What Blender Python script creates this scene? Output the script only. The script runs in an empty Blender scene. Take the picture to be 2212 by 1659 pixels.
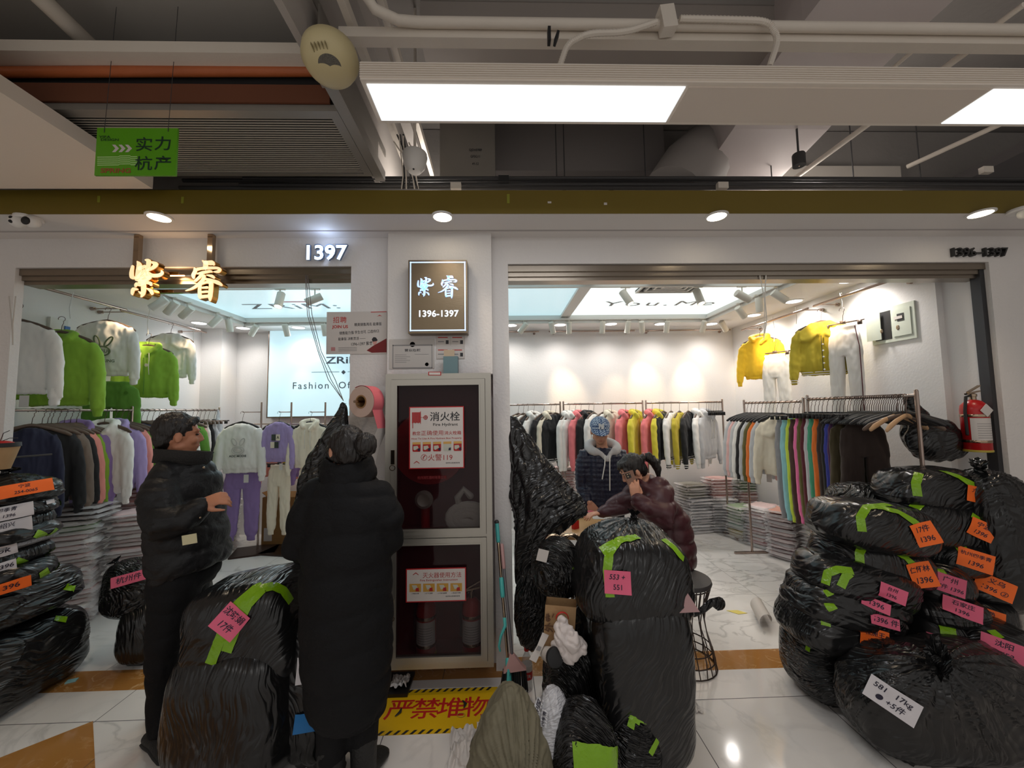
import bpy, bmesh, math, random
import numpy as np
from mathutils import Vector, Matrix, noise
from mathutils.bvhtree import BVHTree
R = math.radians
V = Vector
SC = bpy.context.scene
# ---------------------------------------------------------------- camera
FPX, CX, CY, CAMZ = 831.0, 1106.0, 829.5, 1.65
YAW, PITCH, ROLL = R(1.58), R(3.89), 0.0150
fw = V((math.sin(YAW)*math.cos(PITCH), math.cos(YAW)*math.cos(PITCH), math.sin(PITCH)))
r0 = V((math.cos(YAW), -math.sin(YAW), 0)); u0 = r0.cross(fw)
rt = r0*math.cos(ROLL) - u0*math.sin(ROLL); up = u0*math.cos(ROLL) + r0*math.sin(ROLL)
CAM = V((0, 0, CAMZ))
cd = bpy.data.cameras.new('camera'); cam = bpy.data.objects.new('camera', cd)
cd.sensor_fit = 'HORIZONTAL'; cd.sensor_width = 36.0; cd.lens = 36.0*FPX/2212.0; cd.clip_start = 0.05
M3 = Matrix((rt, up, -fw)).transposed()
cam.matrix_world = Matrix.Translation(CAM) @ M3.to_4x4()
SC.collection.objects.link(cam); SC.camera = cam
SC.view_settings.view_transform = 'Standard'; SC.view_settings.look = 'None'
SC.view_settings.gamma = 1.0; SC.view_settings.use_curve_mapping = False
SC.view_settings.exposure = 0.0
SC.cycles.max_bounces = 7; SC.cycles.diffuse_bounces = 4; SC.cycles.glossy_bounces = 3
SC.cycles.transmission_bounces = 4; SC.cycles.transparent_max_bounces = 6
SC.cycles.caustics_reflective = False; SC.cycles.caustics_refractive = False
SC.cycles.sample_clamp_indirect = 4.0
def ray(px, py): return rt*((px-CX)/FPX) + up*(-(py-CY)/FPX) + fw
def at(px, py, Y):
    d = ray(px, py); return CAM + d*(Y/d.y)
def atz(px, py, z):
    d = ray(px, py); return CAM + d*((z-CAMZ)/d.z)
def atx(px, py, X):
    d = ray(px, py); return CAM + d*(X/d.x)
# ---------------------------------------------------------------- world
w = bpy.data.worlds.new('world'); SC.world = w; w.use_nodes = True
w.node_tree.nodes['Background'].inputs[0].default_value = (1.0, 0.95, 0.90, 1)
w.node_tree.nodes['Background'].inputs[1].default_value = 0.48
LINK = []           # everything is linked at the end
def light(name, kind, loc, power, color=(1,1,1), size=0.1, to=None, spot=60, blend=0.6, sy=None):
    l = bpy.data.lights.new(name, kind); l.energy = power; l.color = color
    if kind == 'SPOT': l.spot_size = R(spot); l.spot_blend = blend; l.shadow_soft_size = size
    elif kind == 'AREA':
        l.size = size
        if sy: l.shape = 'RECTANGLE'; l.size_y = sy
    else: l.shadow_soft_size = size
    o = bpy.data.objects.new(name, l); o.location = loc
    if to is not None: o.rotation_euler = (V(to)-V(loc)).to_track_quat('-Z', 'Y').to_euler()
    LINK.append(o); return o
WARM = (1.0, 0.80, 0.58); COOL = (0.86, 0.92, 1.0)
# ---------------------------------------------------------------- materials
MATS = {}
def mat(name, col, rough=0.6, metal=0.0, bump=0.0, bscale=40.0, emit=None, es=0.0, var=0.0, spec=0.5, alpha=1.0, trans=0.0, sheen=0.0, bdist=0.01, coat=0.0, stretch=None, detail=3.0):
    if name in MATS: return MATS[name]
    m = bpy.data.materials.new(name); m.use_nodes = True; MATS[name] = m
    nt = m.node_tree; b = nt.nodes['Principled BSDF']; N = nt.nodes.new; L = nt.links.new
    b.inputs['Base Color'].default_value = (*col, 1); b.inputs['Roughness'].default_value = rough
    b.inputs['Metallic'].default_value = metal; b.inputs['Specular IOR Level'].default_value = spec
    b.inputs['Alpha'].default_value = alpha; b.inputs['Transmission Weight'].default_value = trans
    if sheen: b.inputs['Sheen Weight'].default_value = sheen
    if coat: b.inputs['Coat Weight'].default_value = coat
    if emit: b.inputs['Emission Color'].default_value = (*emit, 1); b.inputs['Emission Strength'].default_value = es
    if bump or var:
        tc = N('ShaderNodeTexCoord'); mp = N('ShaderNodeMapping'); n = N('ShaderNodeTexNoise')
        L(tc.outputs['Object'], mp.inputs[0]); L(mp.outputs[0], n.inputs['Vector'])
        if stretch: mp.inputs['Scale'].default_value = stretch
        n.inputs['Scale'].default_value = bscale; n.inputs['Detail'].default_value = detail
        if bump:
            bp = N('ShaderNodeBump'); bp.inputs['Strength'].default_value = bump; bp.inputs['Distance'].default_value = bdist
            L(n.outputs[0], bp.inputs['Height']); L(bp.outputs[0], b.inputs['Normal'])
        if var:
            n2 = N('ShaderNodeTexNoise'); n2.inputs['Scale'].default_value = 3.0; n2.inputs['Detail'].default_value = 5
            L(tc.outputs['Object'], n2.inputs['Vector'])
            mx = N('ShaderNodeMix'); mx.data_type = 'RGBA'
            mx.inputs['A'].default_value = (*[c*(1-var) for c in col], 1); mx.inputs['B'].default_value = (*[min(1, c*(1+var)) for c in col], 1)
            L(n2.outputs[0], mx.inputs['Factor']); L(mx.outputs['Result'], b.inputs['Base Color'])
    return m
def srgb(r, g, b):
    return tuple((c/255/12.92 if c/255 <= 0.04045 else ((c/255+0.055)/1.055)**2.4) for c in (r, g, b))
# ---------------------------------------------------------------- geometry collector
class G:
    def __init__(s): s.v = []; s.f = []
    def add(s, vs, fs):
        n = len(s.v); s.v.extend([tuple(x) for x in vs]); s.f.extend([tuple(i+n for i in f) for f in fs]); return s
    def merge(s, g, M=None):
        return s.add([(M @ V(x)) for x in g.v] if M is not None else g.v, g.f)
    def box(s, c, d, rot=None):
        c = V(c); h = [x/2 for x in d]; q = []
        for x in (-1, 1):
            for y in (-1, 1):
                for z in (-1, 1):
                    p = V((x*h[0], y*h[1], z*h[2]))
                    if rot is not None: p = rot @ p
                    q.append(c+p)
        return s.add(q, [(0,1,3,2),(4,6,7,5),(0,4,5,1),(2,3,7,6),(0,2,6,4),(1,5,7,3)])
    def bb(s, a, b):
        return s.box([(a[i]+b[i])/2 for i in range(3)], [abs(a[i]-b[i]) for i in range(3)])
    def loft(s, rings, cap=True, closed=False):
        n = len(rings[0]); k = len(s.v); m = len(rings)
        vs = [p for r in rings for p in r]; fs = []
        for i in range(m if closed else m-1):
            a, b = i*n, ((i+1) % m)*n
            for j in range(n): fs.append((a+j, a+(j+1) % n, b+(j+1) % n, b+j))
        if cap and not closed:
            fs.append(tuple(reversed(range(n)))); fs.append(tuple(range((m-1)*n, m*n)))
        return s.add(vs, fs)
    def tube(s, pts, rad, n=8, round_=False, ell=None, upv=None, closed=False):
        pts = [V(p) for p in pts]; m = len(pts)
        rr = list(rad) if hasattr(rad, '__len__') else [rad]*m
        tan = []
        for i in range(m):
            a = pts[(i-1) % m if closed else max(0, i-1)]; b = pts[(i+1) % m if closed else min(m-1, i+1)]
            t = (b-a); tan.append(t.normalized() if t.length > 1e-9 else V((0,0,1)))
        ref = V(upv) if upv is not None else (V((0,0,1)) if abs(tan[0].z) < 0.9 else V((1,0,0)))
        rings = []; u = None
        for i in range(m):
            if upv is not None or u is None: u = (ref - tan[i]*ref.dot(tan[i]))
            else: u = (u - tan[i]*u.dot(tan[i]))
            if u.length < 1e-6: u = tan[i].orthogonal()
            u.normalize(); w_ = tan[i].cross(u); ex = ell if ell else 1.0
            rings.append((pts[i], u.copy(), w_, rr[i], tan[i], ex))
        out = []
        if round_:
            p, uu, ww, r, t, ex = rings[0]
            for k in (0.12, 0.5, 0.85):
                out.append([p - t*r*math.sqrt(max(0,1-k*k)) + (uu*math.cos(a)*r*k + ww*math.sin(a)*r*k*ex) for a in [2*math.pi*j/n for j in range(n)]])
        for p, uu, ww, r, t, ex in rings:
            out.append([p + (uu*math.cos(a)*r + ww*math.sin(a)*r*ex) for a in [2*math.pi*j/n for j in range(n)]])
        if round_:
            p, uu, ww, r, t, ex = rings[-1]
            for k in (0.85, 0.5, 0.12):
                out.append([p + t*r*math.sqrt(max(0,1-k*k)) + (uu*math.cos(a)*r*k + ww*math.sin(a)*r*k*ex) for a in [2*math.pi*j/n for j in range(n)]])
        return s.loft(out, closed=closed)
    def cyl(s, a, b, r, r2=None, n=16): return s.tube([a, b], [r, r if r2 is None else r2], n)
    def lathe(s, c, prof, n=24, M=None):
        c = V(c); rings = []
        for r, z in prof:
            q = [V((max(r,1e-4)*math.cos(2*math.pi*j/n), max(r,1e-4)*math.sin(2*math.pi*j/n), z)) for j in range(n)]
            rings.append([c + (M @ p if M is not None else p) for p in q])
        return s.loft(rings)
    def ball(s, c, rad, rot=None, n=16, m=10):
        c = V(c); rad = rad if hasattr(rad, '__len__') else (rad,)*3; rings = []
        for i in range(m+1):
            th = math.pi*(0.02+0.96*i/m)
            q = [V((rad[0]*math.sin(th)*math.cos(2*math.pi*j/n), rad[1]*math.sin(th)*math.sin(2*math.pi*j/n), -rad[2]*math.cos(th))) for j in range(n)]
            rings.append([c + (rot @ p if rot is not None else p) for p in q])
        return s.loft(rings)
    def grid(s, fn, nu, nv):
        vs = [fn(i/nu, j/nv) for j in range(nv+1) for i in range(nu+1)]
        return s.add(vs, [(j*(nu+1)+i, j*(nu+1)+i+1, (j+1)*(nu+1)+i+1, (j+1)*(nu+1)+i) for j in range(nv) for i in range(nu)])
    def poly(s, pts): return s.add(pts, [tuple(range(len(pts)))])
    def prism(s, pts, off):
        off = V(off); pts = [V(p) for p in pts]; n = len(pts)
        return s.add(pts+[p+off for p in pts], [tuple(reversed(range(n))), tuple(range(n, 2*n))]+[(i, (i+1) % n, n+(i+1) % n, n+i) for i in range(n)])
    def mesh(s, name='m', smooth=False, ang=40):
        me = bpy.data.meshes.new(name); me.from_pydata([tuple(x) for x in s.v], [], s.f)
        bm = bmesh.new(); bm.from_mesh(me); bmesh.ops.recalc_face_normals(bm, faces=bm.faces); bm.to_mesh(me); bm.free()
        if smooth:
            me.polygons.foreach_set('use_smooth', [True]*len(me.polygons))
            if ang < 180: me.set_sharp_from_angle(angle=R(ang))
        me.update(); return me
WM = {}
def tags(o, label=None, cat=None, group=None, kind=None):
    if label: o['label'] = label
    if cat: o['category'] = cat
    if group: o['group'] = group
    if kind: o['kind'] = kind
    return o
def new(name, data, loc=None, rot=None, parent=None, **kw):
    o = bpy.data.objects.new(name, data)
    M = Matrix.Translation(V(loc) if loc is not None else V((0,0,0)))
    if rot is not None: M = M @ (rot.to_4x4() if hasattr(rot, 'to_4x4') else Matrix.Rotation(rot, 4, 'Z'))
    o.matrix_basis = M
    if parent is not None: o.parent = parent; M = WM[parent] @ M
    WM[o] = M; LINK.append(o); tags(o, **kw); return o
def thing(name, loc, label, cat, group=None, rot=None): return new(name, None, loc, rot, None, label=label, cat=cat, group=group)
def put(name, g, m, parent=None, smooth=False, world=True, ang=40, loc=None, **kw):
    """link a mesh; g given in world coordinates is moved into the parent's (or own) frame"""
    me = g.mesh(name, smooth, ang) if isinstance(g, G) else g
    if parent is None:
        if loc is None:
            co = np.empty(len(me.vertices)*3); me.vertices.foreach_get('co', co); co = co.reshape(-1, 3)
            lo = co.min(0); hi = co.max(0); loc = V(((lo[0]+hi[0])/2, (lo[1]+hi[1])/2, lo[2]))
        me.transform(Matrix.Translation(-V(loc)))
        o = new(name, me, loc, None, None, **kw)
    else:
        if world: me.transform(WM[parent].inverted())
        o = new(name, me, None, None, parent, **kw)
    if m is not None: me.materials.append(m)
    return o
def copy_tree(o, M=None, parent=None, **kw):
    c = o.copy(); LINK.append(c)
    if M is not None: c.matrix_basis = M
    if parent is not None: c.parent = parent; WM[c] = WM[parent] @ c.matrix_basis
    else: WM[c] = c.matrix_basis.copy()
    for ch in [x for x in list(LINK) if x.parent is o and x is not c]: copy_tree(ch, None, c)
    tags(c, **kw); return c
def recolor(o, m):
    """give a copy its own material on object level"""
    for s in o.material_slots[:1]: s.link = 'OBJECT'; s.material = m
def wall_obj(name, g, m, smooth=False): return put(name, g, m, smooth=smooth, kind='structure')
def text(s, size=1.0, bold=0.0, ext=0.0, align='CENTER', sp=1.0):
    cu = bpy.data.curves.new('t', 'FONT'); cu.body = s; cu.size = size; cu.offset = bold; cu.extrude = ext
    cu.align_x = align; cu.align_y = 'CENTER'; cu.resolution_u = 3; cu.space_character = sp
    o = bpy.data.objects.new('t', cu); SC.collection.objects.link(o)
    me = bpy.data.meshes.new_from_object(o.evaluated_get(bpy.context.evaluated_depsgraph_get()))
    g = G(); g.add([v.co.copy() for v in me.vertices], [tuple(p.vertices) for p in me.polygons])
    bpy.data.objects.remove(o); bpy.data.curves.remove(cu); bpy.data.meshes.remove(me); return g
def frame(o, x, y):
    """matrix with axes x, y, x*y at o"""
    x = V(x).normalized(); z = x.cross(V(y)).normalized(); y = z.cross(x)
    return Matrix.Translation(V(o)) @ Matrix((x, y, z)).transposed().to_4x4()
def blob(g, vox=0.01, smooth=4, disp=None):
    me = bpy.data.meshes.new('b'); me.from_pydata([tuple(x) for x in g.v], [], g.f)
    bm = bmesh.new(); bm.from_mesh(me); bmesh.ops.recalc_face_normals(bm, faces=bm.faces); bm.to_mesh(me); bm.free()
    o = bpy.data.objects.new('b', me); SC.collection.objects.link(o)
    m = o.modifiers.new('r', 'REMESH'); m.mode = 'VOXEL'; m.voxel_size = vox; m.use_smooth_shade = True
    if smooth: sm = o.modifiers.new('s', 'SMOOTH'); sm.iterations = smooth; sm.factor = 0.5
    r = bpy.data.meshes.new_from_object(o.evaluated_get(bpy.context.evaluated_depsgraph_get()))
    bpy.data.objects.remove(o); bpy.data.meshes.remove(me)
    if disp:
        co = [v.co.copy() for v in r.vertices]; no = [v.normal.copy() for v in r.vertices]
        out = np.empty(len(co)*3)
        for i, (p, n_) in enumerate(zip(co, no)):
            q = disp(p, n_); out[3*i:3*i+3] = q
        r.vertices.foreach_set('co', out); r.update()
    return r
def nz(p, s, seed=0.0): return noise.noise(V((p[0]*s+seed*7.3, p[1]*s-seed*3.1, p[2]*s+seed*1.7)))
def nzd(s=12, a=0.006, seed=0, st=(1,1,0.4)):
    return lambda p, n_: p + n_*(a*nz((p[0]*st[0], p[1]*st[1], p[2]*st[2]), s, seed) + a*0.5*nz((p[0]*st[0], p[1]*st[1], p[2]*st[2]), s*2.3, seed+5))
def finish():
    for o in LINK:
        if o.name not in SC.collection.objects: SC.collection.objects.link(o)
# ================================================================ lights of the place
YF = 2.56          # front face of the shop wall
ZO = 2.83          # canopy soffit
ZC = 2.80          # shop soffit
XL, XR, YB = -4.0, 3.4, 5.5
# ---- materials of the setting
wallm = mat('white_plaster', (0.74, 0.71, 0.69), 0.75, bump=0.5, bscale=55, bdist=0.006)
paint = mat('smooth_white_paint', (0.76, 0.73, 0.71), 0.6)
intm = mat('interior_plaster', (0.80, 0.78, 0.77), 0.7, bump=0.25, bscale=60, bdist=0.004)
olive = mat('olive_paint', srgb(112, 94, 18), 0.55, var=0.06)
conc = mat('grey_painted_concrete', srgb(150, 145, 141), 0.85, bump=0.3, bscale=20, var=0.1)
ductm = mat('grey_painted_duct', srgb(178, 171, 165), 0.7, var=0.07)
pipem = mat('grey_painted_pipe', srgb(228, 219, 207), 0.6, var=0.08, bump=0.1, bscale=60)
darkp = mat('dark_grey_pipe', srgb(62, 61, 62), 0.55)
galv = mat('galvanised_sheet', srgb(150, 145, 138), 0.45, metal=0.55, var=0.12)
rust = mat('rusty_brown_board', srgb(104, 58, 34), 0.7, var=0.2)
slatm = mat('aluminium_slat', srgb(150, 143, 132), 0.4, metal=0.6)
black = mat('matt_black', (0.012, 0.012, 0.013), 0.6)
alu = mat('brushed_aluminium', srgb(178, 174, 165), 0.36, metal=0.85, bump=0.05, bscale=80, stretch=(1, 1, 12))
steel = mat('stainless_steel', srgb(150, 140, 128), 0.28, metal=1.0, bump=0.05, bscale=30, stretch=(12, 1, 1))
def tile_mat(name, x0, y0, T, base, vein, vs, rough=0.09, grout=(0.13, 0.12, 0.12), gw=0.0022, vein_amt=0.6, stretch=(1, 1, 1)):
    m = bpy.data.materials.new(name); m.use_nodes = True; nt = m.node_tree; N = nt.nodes.new; L = nt.links.new
    b = nt.nodes['Principled BSDF']; b.inputs['Roughness'].default_value = rough; b.inputs['Specular IOR Level'].default_value = 0.5
    geo = N('ShaderNodeNewGeometry'); sep = N('ShaderNodeSeparateXYZ'); L(geo.outputs['Position'], sep.inputs[0])
    def mth(op, a, b_=None, c=None):
        n = N('ShaderNodeMath'); n.operation = op
        for i, x in enumerate((a, b_, c)):
            if x is None: continue
            if isinstance(x, (int, float)): n.inputs[i].default_value = x
            else: L(x, n.inputs[i])
        return n.outputs[0]
    ln = []; ids = []
    for k, o0 in ((0, x0), (1, y0)):
        q = mth('DIVIDE', mth('SUBTRACT', sep.outputs[k], o0), T)
        fr = mth('FRACT', q); d = mth('MINIMUM', fr, mth('SUBTRACT', 1.0, fr)); ln.append(mth('LESS_THAN', d, gw/T)); ids.append(mth('FLOOR', q))
    g = mth('MAXIMUM', ln[0], ln[1])
    cmb = N('ShaderNodeCombineXYZ'); L(ids[0], cmb.inputs[0]); L(ids[1], cmb.inputs[1])
    wn = N('ShaderNodeTexWhiteNoise'); wn.noise_dimensions = '3D'; L(cmb.outputs[0], wn.inputs['Vector'])
    sc_ = N('ShaderNodeVectorMath'); sc_.operation = 'SCALE'; L(wn.outputs['Color'], sc_.inputs[0]); sc_.inputs['Scale'].default_value = 20.0
    ad = N('ShaderNodeVectorMath'); ad.operation = 'ADD'; L(geo.outputs['Position'], ad.inputs[0]); L(sc_.outputs[0], ad.inputs[1])
    mp = N('ShaderNodeMapping'); L(ad.outputs[0], mp.inputs[0]); mp.inputs['Scale'].default_value = stretch; mp.inputs['Rotation'].default_value = (0, 0, 0.7)
    n1 = N('ShaderNodeTexNoise'); L(mp.outputs[0], n1.inputs['Vector']); n1.inputs['Scale'].default_value = vs; n1.inputs['Detail'].default_value = 6; n1.inputs['Distortion'].default_value = 1.6
    ab = mth('ABSOLUTE', mth('SUBTRACT', n1.outputs[0], 0.5)); rp = N('ShaderNodeMapRange'); L(ab, rp.inputs[0])
    rp.inputs[1].default_value = 0.0; rp.inputs[2].default_value = 0.035; rp.inputs[3].default_value = vein_amt; rp.inputs[4].default_value = 0.0
    n2 = N('ShaderNodeTexNoise'); L(mp.outputs[0], n2.inputs['Vector']); n2.inputs['Scale'].default_value = vs*0.8; n2.inputs['Detail'].default_value = 3
    rp2 = N('ShaderNodeMapRange'); L(n2.outputs[0], rp2.inputs[0]); rp2.inputs[1].default_value = 0.4; rp2.inputs[2].default_value = 0.7; rp2.inputs[3].default_value = 0.0; rp2.inputs[4].default_value = 1.0
    va = mth('MULTIPLY', rp.outputs[0], rp2.outputs[0])
    mx = N('ShaderNodeMix'); mx.data_type = 'RGBA'; L(va, mx.inputs['Factor']); mx.inputs['A'].default_value = (*base, 1); mx.inputs['B'].default_value = (*vein, 1)
    mg = N('ShaderNodeMix'); mg.data_type = 'RGBA'; L(g, mg.inputs['Factor']); L(mx.outputs['Result'], mg.inputs['A']); mg.inputs['B'].default_value = (*grout, 1)
    L(mg.outputs['Result'], b.inputs['Base Color'])
    rr = N('ShaderNodeMapRange'); L(g, rr.inputs[0]); rr.inputs[3].default_value = rough; rr.inputs[4].default_value = 0.7; L(rr.outputs[0], b.inputs['Roughness'])
    return m
gx = atz(1553, 1659, 0).x; gy = atz(1640, 1507, 0).y; gx2 = atz(1600, 1262, 0).x; gy2 = atz(1600, 1284, 0).y
tile_c = tile_mat('corridor_marble_tile', gx, gy, 0.8, (0.80, 0.76, 0.73), (0.42, 0.40, 0.39), 1.6, grout=(0.10, 0.09, 0.09), vein_amt=0.5)
tile_s = tile_mat('shop_marble_tile', gx2, gy2, 0.8, (0.83, 0.80, 0.77), (0.40, 0.38, 0.36), 1.5, grout=(0.34, 0.32, 0.31), vein_amt=0.8, stretch=(1, 2.2, 1))
tile_b = tile_mat('brown_marble_tile', gx+0.24, 0, 0.8, srgb(172, 120, 62), srgb(222, 186, 138), 6.0, grout=(0.12, 0.07, 0.03), vein_amt=0.8)
# ---- floors
Y1, Y2 = atz(1620, 1445, 0).y, atz(1620, 1403, 0).y
g = G(); g.bb((-6, -2.5, -0.12), (6, Y1, 0)); wall_obj('floor', g, tile_c)
g = G(); g.bb((-6, Y1, -0.12), (6, Y2, 0)); wall_obj('floor_threshold', g, tile_b)
g = G(); g.bb((-6, Y2, -0.12), (6, 6.2, 0)); wall_obj('floor_shop', g, tile_s)
a, b, c = atz(200.7, 1557.9, 0), atz(0, 1637, 0), atz(206, 1665, 0); b2 = a + (b-a)*1.7; c2 = a + (c-a)*4
g = G(); g.prism([V((p.x, p.y, 0.0)) for p in (a, b2, V((b2.x, c2.y, 0)), c2)], (0, 0, 0.0012)); wall_obj('floor_inlay', g, tile_b)
# ---- front wall: lintels and piers
def X(px, py=700, Y=YF): return at(px, py, Y).x
xa, xb, xc, xd = X(33, 590), X(757, 700), X(1099, 700), X(2138, 590)
zt = at(1400, 569, YF).z; ztl = at(300, 577, YF).z
pxa, pxb = at(837, 700, YF-0.07).x, at(1063, 700, YF-0.07).x
ZBX = at(950, 806, 2.40).z
g = G(); T = 0.30
g.bb((-6, YF, 0), (xa, YF+0.05, ZO)); g.bb((xa, YF, ztl), (xb, YF+T, ZO)); g.bb((xb, YF, 0), (pxa, YF+T, ZO)); g.bb((pxb, YF, 0), (xc, YF+T, ZO)); g.bb((pxa, YF+0.08, 0), (pxb, YF+T, ZO)); g.bb((pxa, YF, ZBX), (pxb, YF+0.08, ZO))
g.bb((xc, YF, zt), (xd, YF+T, ZO)); g.bb((xd, YF, 0), (6, YF+0.05, ZO)); wall_obj('wall_front', g, wallm)
# pillar in front of the pier
g = G(); g.bb((pxa, YF-0.07, ZBX+0.001), (pxb, YF-0.001, at(950, 499, YF-0.07).z)); wall_obj('wall_pillar', g, wallm)
# canopy soffit, upstand and olive band
YO = 2.235
g = G(); g.bb((-6, YO+0.0065, ZO), (6, YF+T, ZO+0.05)); wall_obj('ceiling_canopy', g, paint)
g = G(); g.bb((-6, YF-0.11, ZO-0.004), (6, YF-0.10, ZO)); wall_obj('trim_3', g, mat('joint_line', (0.45, 0.42, 0.41), 0.8))
g = G(); g.bb((-6, YO, ZO-0.001), (6, YO+0.006, at(1100, 411, YO).z)); wall_obj('trim_1', g, olive)
# shutter boxes (structure trims) under both lintels
def shutter(name, x0, x1, z, n=0):
    g = G(); y = YF+0.02
    g.bb((x0, y, z-0.045), (x1, y+0.10, z)); g.bb((x0, y+0.015, z-0.075), (x1, y+0.11, z-0.045)); g.bb((x0, y+0.03, z-0.1), (x1, y+0.12, z-0.075))
    return wall_obj(name, g, steel)
shutter('trim_4', xa, xb, ztl); shutter('trim_5', xc, xd, zt)
g = G(); g.bb((xd-0.035, YF+0.03, 0), (xd-0.001, YF+0.09, zt)); wall_obj('trim_6', g, mat('dark_guide_rail', (0.05, 0.05, 0.055), 0.4, metal=0.5))
g = G(); g.bb((xd+0.002, YF+0.051, 0), (xd+0.11, YF+0.33, zt)); g.bb((XL-0.02, YF+0.051, 0), (XL, YF+0.33, ztl)); wall_obj('wall_jambs', g, intm)
# ---- shop shell
g = G(); g.bb((XL-0.15, YB, 0), (XR+0.15, YB+0.15, 3.1)); wall_obj('wall_back', g, intm)
g = G(); g.bb((XL-0.15, YF+T, 0), (XL, YB, 3.1)); g.bb((XL, YB-0.3, 0), (XL+0.27, YB, 3.1)); wall_obj('wall_left', g, intm)
g = G(); g.bb((XR, YF+T, 0), (XR+0.15, YB, 3.1)); wall_obj('wall_right', g, intm)
# shop ceiling soffit ring round the luminous panel
PX0, PX1, PY0, PY1, PZ = -3.35, 2.80, 3.15, 5.05, 2.90
g = G()
g.bb((XL, PY1, ZC), (XR, YB, ZC+0.14)); g.bb((XL, YF+T, ZC), (XR, PY0, ZC+0.14))
g.bb((XL, PY0, ZC), (PX0, PY1, ZC+0.14)); g.bb((PX1, PY0, ZC), (XR, PY1, ZC+0.14)); g.bb((XL, YF+T, ZC+0.14), (XR, YB, ZC+0.2))
wall_obj('ceiling_shop', g, intm)
g = G(); g.bb((XL, YF+T+0.001, 2.655), (XR, YF+T+0.12, ZC)); wall_obj('ceiling_beam', g, intm)
# luminous panels
lum_b = mat('blue_tinted_light_film', (0.6, 0.75, 0.8), 0.25, emit=srgb(176, 206, 214), es=0.85)
lum_w = mat('white_light_film', (0.7, 0.75, 0.75), 0.25, emit=srgb(216, 226, 226), es=1.0)
whitep = mat('white_metal_trim', (0.72, 0.70, 0.66), 0.45)
xdv = at(1210, 682, PY1).x
t = thing('luminous_ceiling_panel', ((PX0+xdv)/2, 4.1, PZ), 'pale blue luminous ceiling panel with dark lettering above the left opening', 'ceiling light')
g = G(); g.bb((PX0, PY0, PZ), (xdv, PY1, PZ+0.02)); put('film', g, lum_b, t)
t2 = thing('luminous_ceiling_panel', ((PX1+xdv)/2, 4.1, PZ), 'white luminous ceiling panel with an air grille above the right part of the shop', 'ceiling light')
g = G(); g.bb((xdv+0.12, PY0, PZ), (PX1, PY1, PZ+0.02)); put('film', g, lum_w, t2)
g = G(); g.bb((xdv, PY0, PZ-0.03), (xdv+0.12, PY1, PZ+0.02)); wall_obj('trim_7', g, whitep)
inkm = mat('dark_grey_print', (0.09, 0.10, 0.11), 0.5)
redm = mat('signal_red', srgb(196, 34, 34), 0.5)
M = frame(at(632, 662, 4.75) * 1.0, (1, 0, 0), (0, -1, 0)); M.translation = V((atz(632, 662, PZ-0.003).x, atz(632, 662, PZ).y, PZ-0.003))
g = G(); g.merge(text('ZRiM:', 0.30, bold=0.0, sp=1.1), M @ Matrix.Diagonal((1.35, 1.0, 1, 1))); put('lettering', g, inkm, t)
g = G(); q = atz(632, 658, PZ-0.004); g.bb((q.x-0.05, q.y-0.12, q.z), (q.x+0.25, q.y-0.09, q.z+0.001)); put('red_bar', g, redm, t)
q = atz(1425, 656, PZ-0.003); M.translation = q
g = G(); g.merge(text('You.Me', 0.28, bold=0.0, sp=1.25), M @ Matrix.Diagonal((1.3, 1.0, 1, 1))); put('lettering', g, mat('grey_print', (0.2, 0.2, 0.2), 0.5), t2)
# aluminium rim with track
g = G()
for (a0, b0) in (((PX0, PY1-0.03, ZC-0.008), (PX1, PY1-0.001, PZ-0.001)), ((PX0+0.001, PY0, ZC-0.008), (PX0+0.03, PY1, PZ-0.001)), ((PX1-0.03, PY0, ZC-0.008), (PX1-0.001, PY1, PZ-0.001)), ((PX0, PY0+0.001, ZC-0.008), (PX1, PY0+0.03, PZ-0.001))): g.bb(a0, b0)
wall_obj('trim_8', g, whitep)
# ---- corridor: slab, side, upper void behind the canopy
g = G(); g.bb((-6, -0.4, 4.1), (6, 6.2, 4.25)); wall_obj('ceiling', g, conc)  # slab stops just behind the viewpoint; gap added to let world light in
g = G(); g.bb((-6, 6.0, 3.1), (6, 6.15, 4.1)); wall_obj('wall_upper_back', g, conc)
g = G(); g.bb((-6.15, -2.5, 0), (-6, 6.2, 4.1)); wall_obj('wall_corridor_left', g, paint)
g = G(); g.bb((6, -2.5, 0), (6.15, 6.2, 4.1)); wall_obj('wall_corridor_right', g, paint)
# lamps of the corridor
warmdisc = mat('downlight_glow', (1, 1, 1), 0.4, emit=(1.0, 0.86, 0.62), es=14)
cooldisc = mat('cool_downlight_glow', (1, 1, 1), 0.4, emit=(0.95, 0.97, 1.0), es=8)
panelglow = mat('panel_light_glow', (1, 1, 1), 0.4, emit=(0.90, 0.96, 1.0), es=0.86)
ringm = mat('white_lamp_ring', (0.8, 0.78, 0.75), 0.4)
def downlight(p, r, glow, label, power, color, group, spot=120):
    t = thing('downlight', p, label, 'ceiling light', group)
    g = G(); g.lathe(p, [(r*1.22, 0), (r*1.22, -0.006), (r, -0.009), (r, -0.002)], 24); put('ring', g, ringm, t, smooth=True)
    g = G(); g.lathe(p, [(r, -0.001), (r, -0.005), (r*0.5, -0.006)], 24); put('lens', g, glow, t)
    if power: light('lamp', 'SPOT', V(p)+V((0, 0, -0.03)), power, color, 0.05, V(p)+V((0, 0, -1)), spot, 0.9)
lab = ['warm downlight above the two gold sign characters', 'warm downlight above the pillar with the steel sign', 'warm downlight above the middle of the right opening', 'warm downlight above the black house number at the far end']
for (px, py), l in zip(((344, 468), (956, 467), (1548, 466), (2118, 460)), lab):
    downlight(atz(px, py, ZO), 0.055, warmdisc, l, 16, WARM, None, 92)
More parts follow.
